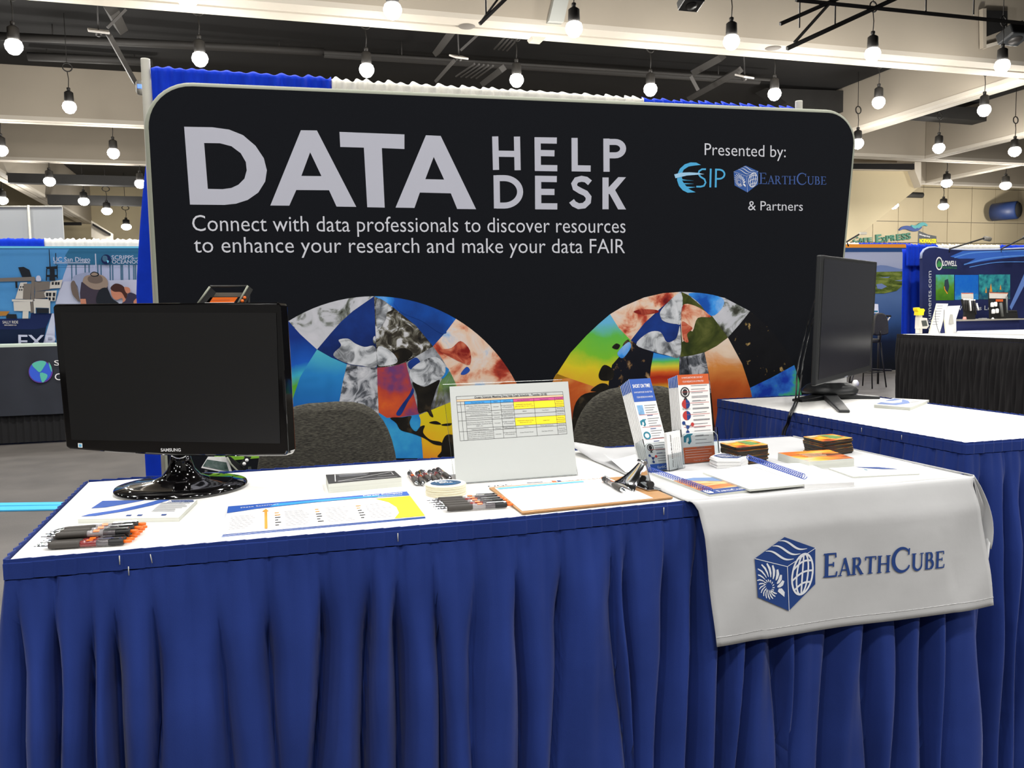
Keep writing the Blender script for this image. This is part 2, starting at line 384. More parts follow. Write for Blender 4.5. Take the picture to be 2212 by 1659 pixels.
# ================================================================== EARTHCUBE CLOTH over the right end of the front table
CLX0, CLX1, CLY0, CLY1 = .765, 1.395, 1.396, 2.03
def cl_front(u, t, h=0):
    """front fall of the cloth: u across 0..1, t metres below the table edge"""
    xl = .765+.029*t/.27; xr = 1.393+.055*t/.27
    x = xl+(xr-xl)*u
    y = CLY0-.004-.016*min(1, t/.06)-.004*math.sin(u*9+1)*min(1, t/.1) - .003*math.sin(u*21+t*30)*min(1, t/.2)*(.2 if .15 < u < .85 else 1) - .010*t
    return Vector((x, y+h, TOP+.004-t))
def cloth_mesh():
    m = MB()
    def top(u, v):
        x = .755+.012*math.sin(v*5)*.3+u*(1.408-.755); y = 2.03+(1.400-2.03)*v
        lift = .016*max(0, 1-math.hypot(u/.16, v/.22))**1 * 1.6
        return (x + (.0 if u > 0 else -.012*max(0, 1-v/.2)), y, TOP+.0032+.0012*abs(math.sin(u*9+v*4))+lift)
    m.grid(top, 40, 30)
    m.add([], [])
    def front(u, v):
        if v < .12:      # rolled over the edge
            q = v/.12*math.pi/2; a = cl_front(u, .012); x = .755+u*(1.408-.755); w_ = v/.12
            return (x*(1-w_)+a.x*w_, 1.400+(a.y-1.400)*math.sin(q), TOP+.0045-.0165*(1-math.cos(q)))
        t = .012+(v-.12)/.88*.258 + .018*u*0
        p = cl_front(u, t*(1.0-.0*u)); return (p.x, p.y, p.z)
    m.grid(front, 60, 30)
    return m
cl = empty('draped_cloth', (1.08, 1.7, TOP), label='white cloth with a blue cube logo draped over the right table end', cat='tablecloth')
o = cloth_mesh().build('cloth_sheet', white_cloth, cl); solid(o, .0014, 0)
# side fall with its corner fold
def side(u, v):     # u from back to front along the table end, v down
    y = 2.03+(1.405-2.03)*u; L = .10+.06*u; t = v*L
    bul = .014+.055*(u**3)*math.sin(min(1, v)*math.pi*.62)
    return (1.405+min(bul, .01+t*.9)+.004*math.sin(u*17)*v, y, TOP+.004-t+(.002 if v == 0 else 0))
m = MB(); m.grid(side, 40, 14)
A = Vector((1.402, 1.392, TOP+.003)); Bq = Vector(hy((2143, 1138), 1.43)); Cq = Vector(hy((2118, 1210), 1.40)); Dq = cl_front(1, .17)
def gus(u, v):      # the cone of cloth between the front corner and the side fall
    a = A.lerp(Bq, v); b = A.lerp(cl_front(1, .17), v)
    p = a.lerp(b, u); p.y += .03*math.sin(u*math.pi)*v
    return p
m.grid(gus, 12, 12)
def gus2(u, v):
    a = Bq.lerp(Cq, v); b = (A.lerp(Bq, 1)).lerp(Dq, .5).lerp(Dq, v); p = a.lerp(b, u); p.y += .012*math.sin(u*math.pi); return p
m.grid(gus2, 8, 6)
def gus3(u, v):     # back face of the fold: from its outer edge to the side fall
    a = A.lerp(Bq, v); b = Vector(side(1-.35*v, .95*v)); return a.lerp(b, u)
m.grid(gus3, 8, 12)
o = m.build('side_fold', white_cloth, cl); solid(o, .0014, 0)
# hem stitching
m = MB(); hp_ = [cl_front(i/40, .252, -.0012) for i in range(41)]
for i in range(40): m.tube([hp_[i], hp_[i+1]], .0007, 4)
m.build('hem_seam', mat('hem_thread', (196, 197, 198), .9), cl)  # stitching in its own pale grey
# the cube logo and serif wordmark, shared by cloth, display and notebook
def serif_word(pr, word, P0, P1, cap, mi, h=.0008, small=.74, up=None, weight=1.0, spacing=None):
    """EARTHCUBE in small capitals built from stems, hairlines and serifs; P0..P1 baseline, cap = big cap height"""
    T_, t_ = .15*weight, .062*weight; S = .055
    def ser(x, y, w_=.30): return [[(x-w_/2, y-S/2), (x+w_/2, y-S/2), (x+w_/2, y+S/2), (x-w_/2, y+S/2)]]
    def bar(x0, y0, x1, y1, w_): return rib([(x0, y0), (x1, y1)], w_)
    G = {}
    G['E'] = (.66, ser(.14, .03) + ser(.14, .97) + bar(.14, 0, .14, 1, T_) + bar(.14, .03, .60, .03, t_) + bar(.14, .97, .56, .97, t_) + bar(.14, .52, .46, .52, t_) + bar(.585, 0, .62, .22, t_) + bar(.56, .80, .545, 1, t_) + bar(.455, .42, .455, .62, t_))
    G['A'] = (.80, bar(.10, 0, .40, 1, t_*1.1) + bar(.38, 1.02, .70, 0, T_) + bar(.20, .34, .56, .34, t_) + ser(.10, .03, .26) + ser(.70, .03, .30))
    G['R'] = (.76, ser(.14, .03) + ser(.10, .97, .2) + bar(.14, 0, .14, 1, T_) + rib([(.14, .97)]+arc(.30, .745, .20, .225, 90, -90, 12)+[(.14, .52)], [t_]*3+[T_*.9]*9+[t_]*3) + bar(.32, .52, .64, .02, T_) + ser(.68, .03, .16))
    G['T'] = (.74, ser(.37, .03, .32) + bar(.37, 0, .37, 1, T_) + bar(.04, .97, .70, .97, t_) + bar(.05, .78, .05, 1, t_) + bar(.69, .78, .69, 1, t_))
    G['H'] = (.88, sum([ser(x, y) for x in (.16, .70) for y in (.03, .97)], []) + bar(.16, 0, .16, 1, T_) + bar(.70, 0, .70, 1, T_) + bar(.16, .52, .70, .52, t_))
    ca = arc(.50, .5, .42, .50, 45, 322, 26)
    G['C'] = (.90, rib(ca, [t_+(T_-t_)*max(0, math.sin(math.pi*i/26))**1.2 for i in range(27)]) + bar(.80, .70, .82, .98, t_) + bar(.80, .16, .84, .26, t_))
    ua = [(.16, 1), (.16, .35)]+arc(.42, .33, .26, .31, 180, 360, 14)+[(.68, .35), (.68, 1)]
    G['U'] = (.84, rib(ua, [T_, T_]+[T_*(1-.45*i/14) for i in range(15)]+[t_*1.1]*2) + ser(.16, .97) + ser(.68, .97, .24))
    G['B'] = (.70, ser(.12, .03, .2) + ser(.12, .97, .2) + bar(.14, 0, .14, 1, T_) + rib([(.14, .97)]+arc(.30, .755, .18, .215, 90, -90, 12)+[(.14, .54)], [t_]*3+[T_*.85]*9+[t_]*3) + rib([(.14, .54)]+arc(.32, .285, .24, .255, 90, -90, 12)+[(.14, .03)], [t_]*3+[T_*.95]*9+[t_]*3))
    x = 0; lay = []
    for i, ch in enumerate(word):
        k = 1.0 if i in (0, 5) else small
        wd, qs = G[ch]; lay.append((x, k, qs)); x += wd*k+.035
    tot = x-.06; dx, dy = P1[0]-P0[0], P1[1]-P0[1]; ex = (dx/tot, dy/tot); L = math.hypot(dx, dy); uy = up or (-dy/L*cap, dx/L*cap)
    n = 0
    for (x, k, qs) in lay:
        for q in qs:
            n += 1
            pr.poly([(P0[0]+ex[0]*(x+a*k)+uy[0]*b*k, P0[1]+ex[1]*(x+a*k)+uy[1]*b*k) for a, b in q], h=h+.00002*(n % 3), mi=mi)
def cube_logo(pr, c, r, blue, white, h=.0008, S=1):
    """c = pixel-free map (a,b)->2-D of a unit hexagon cube: a in -1..1, b in -1..1"""
    X = lambda a, b: c(a, b)
    hexa = [(-.98, .53), (-.02, 1.0), (1.0, .60), (1.0, -.38), (.13, -1.0), (-.90, -.50)]
    ctr = (.07, .20)
    pr.patch(X(*ctr), X(*hexa[2]), X(*hexa[1]), X(*hexa[0]), 8, h, blue); pr.patch(X(*hexa[4]), X(*ctr), X(*hexa[0]), X(*hexa[5]), 8, h, blue); pr.patch(X(*hexa[4]), X(*hexa[3]), X(*hexa[2]), X(*ctr), 8, h, blue)
    for e_ in (hexa[0], hexa[2], hexa[4]): pr.quads(rib([X(*ctr), X(*e_)], .018*r), h=h+.0007, mi=white)
    # waves on the top face
    for k, (sx, sy) in enumerate(((-.30, .90), (-.50, .74), (-.72, .58))):
        # each wave runs down to the right
        sx, sy = (-.20+.0-.22*k, .90-.115*k)
        pts = [X(sx+.0+.92*t+.0*k, sy-.30*t+.055*math.sin(t*2*math.pi*1.0+.3)*1.0) for t in [i/22 for i in range(23)]]
        pr.quads(rib(pts, [.012*r+.045*r*math.sin(math.pi*i/22) for i in range(23)]), h=h+.0007, mi=white)
    # globe on the right face
    def Gp(a, b): return X(.57+.345*a, -.06+.53*b+.11*a)
    ring = [Gp(math.cos(q), math.sin(q)) for q in [2*math.pi*i/30 for i in range(31)]]
    pr.quads(rib(ring, .055*r), h=h+.0007, mi=white)
    for k in (-.55, 0, .55):
        pts = [Gp(k*math.cos(t)*1.0+.22*math.sin(t)*.6, math.sin(t)) for t in [-1.45+2.9*i/14 for i in range(15)]]
        pr.quads(rib(pts, .05*r), h=h+.0007, mi=white)
        pts = [Gp(math.cos(t)*.97 if 0 else -math.sqrt(max(0, 1-k*k))+2*math.sqrt(max(0, 1-k*k))*i/14, k+.16*math.sin(math.pi*i/14)-.08) for i, t in enumerate([0]*15)]
        pr.quads(rib(pts, .05*r), h=h+.0007, mi=white)
    # nautilus ribs on the left face
    def Np(rr, q): a = rr*math.cos(q); return X(-.53+a, -.25+rr*math.sin(q)-.30*a)
    KR = [(-22, .55), (10, .52), (40, .56), (70, .60), (100, .58), (130, .47), (160, .37), (190, .34), (225, .345), (265, .35), (305, .30), (330, .27)]
    def rad(d):
        for (a0, r0), (a1, r1) in zip(KR, KR[1:]):
            if a0 <= d <= a1: return r0+(r1-r0)*(d-a0)/(a1-a0)
        return KR[-1][1]
    n = 19
    for i in range(n):
        d = -12+i*(338/n)*(1.0); ro = rad(d); ri = ro*(.52 if i < 4 else .42)
        wr = max(.028, .115-.011*i if i < 8 else .034)
        if i == 0: pr.poly([Np(.30, R(-18)), Np(.545, R(-22)), Np(.52, R(-8)), Np(.42, R(2)), Np(.32, R(-2))], h=h+.0007, mi=white); continue
        pts = [Np(ri+(ro-ri)*t, R(d+20-20*(1-t)**.8*1.0)) for t in (0, .3, .65, 1)]
        pr.quads(rib(pts, [wr*r*.35, wr*r*.9, wr*r*1.1, wr*r*.7]), h=h+.0007, mi=white)
    for i in range(14):
        d = R(i*25.7+10); pr.quads(rib([Np(.105, d), Np(.175, d+.25)], [.012*r, .035*r]), h=h+.0007, mi=white)
fc = Frame((0, CLY0-.02, 0), (1, 0, 0), (0, 0, 1))
def on_cloth(p, h):
    t = TOP+.004-p[1]; xl = .765+.029*t/.27; xr = 1.393+.055*t/.27; u = (p[0]-xl)/(xr-xl); return cl_front(u, t, -h-.0022)
pr = Print(warp=on_cloth)
def cl2(px): q = hy(px, CLY0-.024); return (q.x, q.z)
def cubec(a, b):     # unit cube map from the measured corners of the printed cube
    TL, TR = cl2((1627, 1190)), cl2((1764, 1182)); B_ = cl2((1706, 1319)); T_ = cl2((1688, 1161))
    cx_ = (TL[0]+TR[0])/2; hw = (TR[0]-TL[0])/2; cz = (T_[1]+B_[1])/2; hh = (T_[1]-B_[1])/2; sl = (TR[1]-TL[1])/(TR[0]-TL[0])*0+.03
    return (cx_+hw*a, cz+hh*b)
cube_logo(pr, cubec, .072, 0, 1)
serif_word(pr, 'EARTHCUBE', cl2((1781, 1249)), cl2((2036, 1225)), .047, 0, weight=1.15)
pr.build('printed_logo', [logo_blue, logo_white], cl.children[0])
# ================================================================== BIG FABRIC DISPLAY
da = R(3.363)
D = Frame((0, 3.35, 0), (math.cos(da), -math.sin(da), 0), (0, 0, 1))
disp = empty('fabric_display', D.at(1.1, 0)[:], label='wide black fabric display wall lettered DATA HELP DESK behind the tables', cat='display wall')
def rr_outline(grow=0):
    L, T_, B_ = -.345, 2.268, .03; rl, rt = .155, .125; g = grow
    Rx = lambda v: 2.527-(2.13-v)*.092 if v < 2.13 else 2.527
    pts = [(L-g+.012*(2.1-B_)/2, B_-g)]
    pts += [(L-g, T_-rl)] + [(L-g+rl+rl*math.cos(R(a)), T_-rl+g+rl*math.sin(R(a))) for a in range(180, 89, -9)]
    pts += [(Rx(2.2)+g-rt+rt*math.cos(R(a)), T_-rt+g+rt*math.sin(R(a))) for a in range(90, -1, -9)]
    pts += [(Rx(v)+g, v) for v in (2.0, 1.65, 1.3, .8, .3)] + [(Rx(B_)+g, B_-g)]
    return pts
out = rr_outline()
o = MB().prism([D.at(a, b, 0) for a, b in reversed(out)], D.n*-.045).build('black_panel', black_fab, disp)
ro = out + [out[0]]
MB().tube([D.at(a, b, -.018) for a, b in out], .017, 10, closed=True).build('fabric_edge', edge_pale, disp)  # pale tube stands for light caught along the black edge
for s_ in (.2, 2.0): MB().box(D.at(s_, .012, -.1)[:], (.06, .45, .02)).build('foot', pole_m, disp)
def dd(px): return D.uv(px)
pr = Print(D)
Z1 = lambda x, y: dd((x/2.765, y/2.765)); Z2 = lambda x, y: dd((700+x/2.765, y/2.765))
Do = [(397.8, 273.8), (459, 275)] + [(495, 280), (525, 292), (552, 315), (570, 342), (576.5, 368), (573, 392), (558, 416), (535, 432), (510, 440), (485, 442.7)] + [(410.5, 442)]
Di = [(441, 309), (475, 309.5), (500, 316), (520, 331), (531, 350), (533, 368), (528, 386), (515, 399), (500, 406), (481, 408.7), (449, 408)]
pr.poly([dd(p) for p in Do], [[dd(p) for p in Di]])
pr.poly([dd(p) for p in ((650, 281.4), (684.6, 281.9), (769.6, 447), (727, 446.3), (710.7, 411), (640, 410.5), (625, 444.3), (584, 444))], [[dd(p) for p in ((670, 329), (694.4, 380.5), (651, 380))]])
pr.poly([dd(p) for p in ((733.3, 285), (873.6, 290.4), (873.6, 322), (824.8, 320), (831, 448.5), (793.3, 447.7), (786, 319), (735, 317.5))])
pr.poly([dd(p) for p in ((920, 292.2), (952, 293.7), (1028.4, 452), (987.5, 451.4), (973.8, 417.7), (906.9, 416), (895.3, 449.2), (854.4, 448.5))], [[dd(p) for p in ((936.9, 339), (959.3, 388), (918.8, 387))]])
def zs(pts, w_): # strokes traced in the second close-up
    pr.quads([[dd(p) for p in q] for q in rib([(700+x/2.765, y/2.765) for x, y in pts], w_/2.765)])
W_ = 37
for seg in ([(1022, 815), (1027, 1015)], [(1152, 816), (1156, 1017)], [(1024, 918), (1154, 920)],                     # H
            [(1275, 820), (1277, 1020)], [(1258, 838), (1390, 840)], [(1276, 914), (1376, 916)], [(1260, 1003), (1393, 1005)],   # E
            [(1496, 824), (1497, 1023)], [(1480, 1005), (1592, 1007)],                                                  # L
            [(1686, 828), (1687, 1026)],                                                                                # P
            [(1030, 1047), (1033, 1245)], [(1278, 1050), (1279, 1249)], [(1260, 1068), (1390, 1070)], [(1278, 1146), (1376, 1147)], [(1262, 1232), (1393, 1233)],
            [(1681, 1060), (1681, 1250)]): zs(seg, W_)
pr.quads([[dd((700+x/2.765, y/2.765)) for x, y in q] for q in ([(1757, 1058), (1803, 1059), (1730, 1145), (1680, 1170), (1680, 1140)], [(1700, 1150), (1735, 1130), (1803, 1251), (1756, 1251)])], h=.0007)
zs([(1686, 848)]+arc(1738, 888, 48, 40, -90, 90, 12)+[(1686, 928)], 36)
zs([(1030, 1064)]+arc(1075, 1146, 96, 82, -90, 90, 18)+[(1030, 1228)], 36)
zs([(1588, 1092), (1565, 1073), (1538, 1068), (1508, 1075), (1493, 1098), (1500, 1122), (1530, 1140), (1562, 1155), (1580, 1178), (1577, 1205), (1553, 1228), (1520, 1232), (1492, 1218), (1478, 1200)], 36)
# T bar joins, second lines
text(pr, 'Connect with data professionals to discover resources', dd((416, 499)), dd((1351, 503)), .058, mi=1, off=-.004)
text(pr, 'to enhance your research and make your data FAIR', dd((419.5, 545.5)), dd((1350, 547)), .058, mi=1, off=-.004)
text(pr, 'Presented by:', dd((1522, 335)), dd((1697, 340)), .049, mi=1, off=-.004)
text(pr, '& Partners', dd((1616, 454)), dd((1734, 455.5)), .039, mi=1, off=-.002)
pr.build('lettering', [letter_grey, letter_pale], disp.children[0])['kind'] = 'stuff'
pr = Print(D)
Z7 = lambda x, y: dd((1400+x/4.809, 250+y/4.809))
cr_o = [(548, 512), (500, 487), (440, 485), (380, 505), (330, 550), (303, 610), (300, 670), (320, 730), (360, 775), (410, 800), (494, 795)]
cr_i = [(450, 775), (415, 755), (495, 742), (400, 735), (378, 712), (478, 708), (370, 700), (352, 672), (475, 675), (400, 668), (355, 660), (345, 610), (370, 560), (420, 528), (480, 518)]
pr.poly([Z7(*p) for p in cr_o+cr_i])
pr.quads([[Z7(*p) for p in q] for q in rib([(600, 556), (560, 556), (530, 575), (522, 605), (545, 635), (585, 660), (597, 695), (580, 728), (545, 737), (500, 737)], 18)])
pr.quads([[Z7(*p) for p in q] for q in rib([(650, 550), (645, 745)], 19)+rib([(705, 550), (701, 745)], 19)+rib([(705, 560)]+arc(735, 608, 58, 48, -90, 90, 10)+[(705, 656)], 18)])
pr.poly([Z7(*p) for p in ((270, 610), (340, 592), (430, 588), (520, 594), (583, 608), (500, 614), (400, 622), (283, 650))], h=.0012, mi=1)
def dcube(a, b):
    l, r_, t, bt = Z7(885, 560), Z7(1143, 590), Z7(1008, 518), Z7(1013, 796)
    return ((l[0]+r_[0])/2+(r_[0]-l[0])/2*a, (t[1]+bt[1])/2+(t[1]-bt[1])/2*b)
cube_logo(pr, dcube, .046, 2, 3)
serif_word(pr, 'EARTHCUBE', Z7(1155, 710), Z7(1848, 717), .0475, 4, weight=.85)
pr.build('partner_logos', [cyan_ink, pale_cyan, logo_blue2, logo_white, logo_word], disp.children[0])['kind'] = 'stuff'
# ---- the two printed map globes
P_ = {}
P_['bluegreen'] = ramp_mat('map_blue_green', [(.0, (150, 190, 60)), (.34, (90, 170, 50)), (.42, (60, 170, 200)), (.5, (28, 90, 190)), (.7, (20, 50, 130))], 2.5, grad=(2, 1.1, 1.4, .65))
P_['smoke'] = ramp_mat('map_smoke', [(.36, (56, 58, 50)), (.44, (120, 125, 120)), (.50, (190, 192, 200)), (.7, (205, 205, 214))], 8, dist=1.5)
P_['navy'] = ramp_mat('map_navy', [(.3, (14, 26, 60)), (.48, (20, 44, 110)), (.65, (26, 60, 140))], 5)
P_['ice'] = ramp_mat('map_ice', [(.3, (60, 62, 66)), (.42, (130, 134, 140)), (.52, (196, 200, 206)), (.75, (226, 228, 234))], 15, dist=1.2)
P_['cyan'] = ramp_mat('map_cyan', [(.2, (24, 90, 170)), (.5, (40, 130, 200)), (.66, (80, 180, 200)), (.85, (110, 190, 170))], 2.5, grad=(2, 1.05, 1.38, .7))
P_['cloud'] = ramp_mat('map_cloud', [(.3, (30, 32, 38)), (.45, (92, 96, 104)), (.55, (175, 178, 186)), (.75, (215, 216, 222))], 13, dist=2.2, seed=3)
P_['brown'] = ramp_mat('map_dark_land', [(.3, (26, 24, 22)), (.46, (58, 54, 46)), (.54, (120, 118, 108)), (.62, (205, 206, 212))], 18, dist=1.6, seed=2)
P_['bluewhite'] = ramp_mat('map_blue_white', [(.3, (22, 58, 130)), (.46, (24, 84, 180)), (.53, (60, 150, 235)), (.62, (170, 205, 240))], 3.2, seed=6)
P_['anom'] = ramp_mat('map_anomaly', [(.2, (50, 100, 190)), (.30, (160, 190, 225)), (.37, (224, 212, 206)), (.47, (228, 196, 172)), (.54, (214, 140, 110)), (.60, (176, 66, 48)), (.7, (110, 20, 24))], 9, dist=.6, seed=5)
P_['greyland'] = ramp_mat('map_grey_land', [(.3, (30, 28, 28)), (.44, (96, 98, 104)), (.54, (158, 162, 170)), (.7, (205, 208, 214))], 12, seed=8)
P_['redblue'] = ramp_mat('map_red_blue', [(.28, (60, 60, 160)), (.42, (110, 60, 110)), (.5, (180, 66, 52)), (.62, (208, 88, 44)), (.78, (224, 150, 50))], 4.5, seed=1)
P_['rainbow'] = ramp_mat('map_sea_temperature', [(.22, (40, 140, 210)), (.34, (80, 190, 90)), (.45, (214, 200, 30)), (.58, (228, 170, 34)), (.72, (216, 110, 40))], 3.2, seed=4, grad=(2, 1.30, .75, .62))
P_['sky'] = ramp_mat('map_light_blue', [(.3, (24, 100, 180)), (.5, (40, 130, 200)), (.7, (70, 180, 220))], 3.5)
P_['land'] = ramp_mat('map_black_land', [(.3, (14, 13, 12)), (.55, (30, 27, 22)), (.72, (84, 70, 50))], 14)
P_['green'] = ramp_mat('map_green_yellow', [(.26, (100, 180, 220)), (.38, (96, 184, 70)), (.5, (120, 190, 50)), (.6, (220, 200, 40)), (.74, (224, 150, 50))], 3.5, seed=7, grad=(2, 1.46, 1.06, .6))
P_['orange'] = ramp_mat('map_orange_white', [(.28, (232, 224, 218)), (.46, (226, 200, 176)), (.56, (216, 140, 70)), (.66, (196, 92, 40)), (.8, (130, 50, 28))], 4.5, dist=.7, seed=9, grad=(2, 1.44, 1.02, .5))
P_['forest'] = ramp_mat('map_forest', [(.3, (40, 50, 20)), (.5, (66, 74, 30)), (.7, (96, 100, 50))], 12, dist=1)
P_['night'] = ramp_mat('map_night', [(.0, (14, 15, 18)), (.66, (16, 17, 22)), (.70, (120, 100, 60)), (.76, (190, 160, 110))], 26, detail=3, seed=2, interp='EASE')
P_['night2'] = ramp_mat('map_night_cities', [(.0, (14, 16, 24)), (.58, (18, 20, 30)), (.64, (110, 84, 56)), (.74, (190, 160, 120))], 24, detail=3, seed=5)
P_['hot'] = ramp_mat('map_rainbow_band', [(.14, (50, 140, 220)), (.24, (90, 190, 90)), (.34, (220, 206, 60)), (.46, (220, 100, 40)), (.56, (168, 40, 24)), (.68, (190, 70, 30)), (.84, (224, 200, 60)), (.94, (70, 170, 200))], 5, grad=(2, 1.245, 1.08, .8), seed=3)
P_['bg'] = ramp_mat('map_blue_green_blobs', [(.3, (90, 170, 60)), (.44, (70, 180, 130)), (.52, (50, 120, 220)), (.64, (24, 60, 180))], 8, seed=11)
P_['frost'] = ramp_mat('map_frost', [(.3, (90, 165, 235)), (.42, (140, 192, 238)), (.55, (190, 212, 236))], 5)
P_['deepred'] = ramp_mat('map_deep_red', [(.3, (214, 150, 120)), (.45, (190, 90, 66)), (.6, (130, 30, 26))], 16, dist=1)
P_['bluespot'] = ramp_mat('map_blue_spot', [(.3, (170, 190, 220)), (.5, (40, 80, 170))], 12)
names = list(P_); MI = {k: i for i, k in enumerate(names)}
def globe(cells, ox, oy, sc, name):
    pr = Print(D)
    for i, (k, pts) in enumerate(cells):
        sm = k.startswith('~'); k = k.lstrip('~')
        q = smooth_poly(pts, 4) if sm else pts
        pr.poly([dd((ox+x/sc, oy+y/sc)) for x, y in q], h=.0006+(.0005+.00005*(i % 3) if sm else 0), mi=MI[k])
    return pr.build(name, [P_[k] for k in names], disp)
def carc(a0, a1, cx=822, cy=1521, r=1363, n=10): return [(cx+r*math.cos(R(a0+(a1-a0)*i/n)), cy-r*math.sin(R(a0+(a1-a0)*i/n))) for i in range(n+1)]
L1 = [
 ('bluegreen', carc(182, 122.4)+[(190, 480), (335, 612), (260, 730), (190, 850), (95, 1130), (60, 1521)]),
 ('smoke', carc(122.4, 90)+[(740, 215), (640, 285), (540, 375), (455, 470), (335, 612), (190, 480)]),
 ('navy', [(822, 160), (835, 480), (848, 768), (720, 758), (590, 738), (455, 680), (335, 612), (455, 470), (540, 375), (640, 285), (740, 215)]),
 ('cyan', [(335, 612), (455, 680), (590, 738), (555, 890), (525, 1060), (500, 1521), (60, 1521), (95, 1130), (190, 850), (260, 730)]),
 ('cloud', [(590, 738), (720, 758), (848, 768), (852, 950), (862, 1150), (880, 1521), (500, 1521), (525, 1060), (555, 890)]),
 ('brown', [(822, 160), (920, 205), (1000, 265), (1180, 410), (1325, 585), (1215, 650), (1100, 705), (1095, 722), (980, 755), (848, 768), (835, 480)]),
 ('bluewhite', carc(90, 59.2)+[(1445, 450), (1325, 585), (1180, 410), (1000, 265), (920, 205)]),
 ('anom', carc(59.2, 27.5)+[(1920, 890), (1780, 960), (1560, 1060), (1520, 905), (1470, 800), (1400, 690), (1325, 585), (1445, 450)]),
 ('orange', carc(27.5, 0)+[(2000, 1521), (1620, 1521), (1600, 1200), (1560, 1060), (1780, 960), (1920, 890)]),
 ('greyland', [(1095, 722), (1325, 585), (1400, 690), (1470, 800), (1520, 905), (1500, 1050), (1330, 1120), (1205, 1170), (1150, 950), (1115, 810)]),
 ('redblue', [(848, 768), (980, 755), (1095, 722), (1115, 810), (1150, 950), (1205, 1165), (1040, 1190), (930, 1195), (862, 1150), (852, 950)]),
 ('rainbow', [(1520, 905), (1560, 1060), (1600, 1200), (1620, 1540), (1240, 1540), (1205, 1170), (1330, 1120), (1380, 900), (1440, 800), (1470, 800)]),
 ('sky', [(862, 1150), (930, 1195), (1040, 1190), (1205, 1165), (1225, 1330), (1240, 1540), (880, 1540)]),
 ('~ice', [(480, 640), (540, 580), (520, 530), (600, 520), (660, 560), (740, 590), (830, 590), (842, 760), (720, 750), (600, 732), (490, 680)]),
 ('~bluewhite', [(1000, 200), (1180, 228), (1310, 280), (1350, 350), (1440, 460), (1380, 470), (1230, 370), (1080, 310), (1020, 260)]),
 ('~frost', [(1030, 215), (1190, 245), (1290, 290), (1335, 370), (1400, 450), (1250, 340), (1080, 290)]),
 ('~deepred', [(1380, 620), (1480, 600), (1560, 540), (1640, 620), (1640, 740), (1560, 720), (1480, 680)]),
 ('~bluespot', [(1560, 820), (1610, 760), (1640, 790), (1600, 825)]),
 ('~smoke', [(815, 510), (832, 500), (834, 560), (815, 550)]),
 ('~ice', [(850, 600), (900, 590), (990, 650), (1020, 720), (930, 750), (850, 740)]),
 ('~ice', [(845, 180), (980, 260), (930, 300), (920, 360), (850, 440)]),
 ('~land', [(900, 700), (1050, 600), (1150, 640), (1110, 700), (1000, 745)]),
 ('~land', [(1150, 890), (1250, 930), (1380, 870), (1350, 960), (1330, 1030), (1305, 1110), (1328, 1185), (1300, 1180), (1270, 1140), (1200, 1150), (1185, 1000)]),
 ('~ice', [(1130, 790), (1250, 700), (1360, 680), (1430, 760), (1400, 850), (1250, 920), (1150, 880)]),
 ('~navy', [(1115, 720), (1180, 680), (1220, 730), (1200, 780), (1232, 810), (1180, 800), (1120, 770)]),
 ('~sky', [(1370, 800), (1410, 760), (1460, 780), (1440, 830), (1400, 860)]),
 ('~land', [(960, 1195), (1060, 1190), (1140, 1180), (1125, 1230), (1140, 1280), (1180, 1310), (1215, 1270), (1255, 1262), (1240, 1320), (1300, 1380), (1390, 1400), (1405, 1430), (1330, 1420), (1250, 1370), (1150, 1330), (1050, 1300), (1010, 1240)]),
 ('~sky', [(1135, 1200), (1190, 1175), (1215, 1200), (1215, 1255), (1180, 1300), (1140, 1270)]),
 ('~land', [(1290, 1235), (1350, 1222), (1395, 1250), (1340, 1250)]), ('~land', [(1400, 1250), (1480, 1240), (1470, 1262), (1410, 1262)]),
 ('~land', [(1400, 1410), (1440, 1340), (1520, 1350), (1600, 1420), (1640, 1530), (1500, 1535), (1365, 1530), (1395, 1480)]),
 ('~navy', [(1010, 1160), (1060, 1080), (1120, 1000), (1150, 940), (1160, 980), (1110, 1060), (1050, 1170)]),
]
globe(L1, 600, 600, 3.95, 'left_globe_print')['label'] = 'half globe of patchwork satellite maps centred on North America'
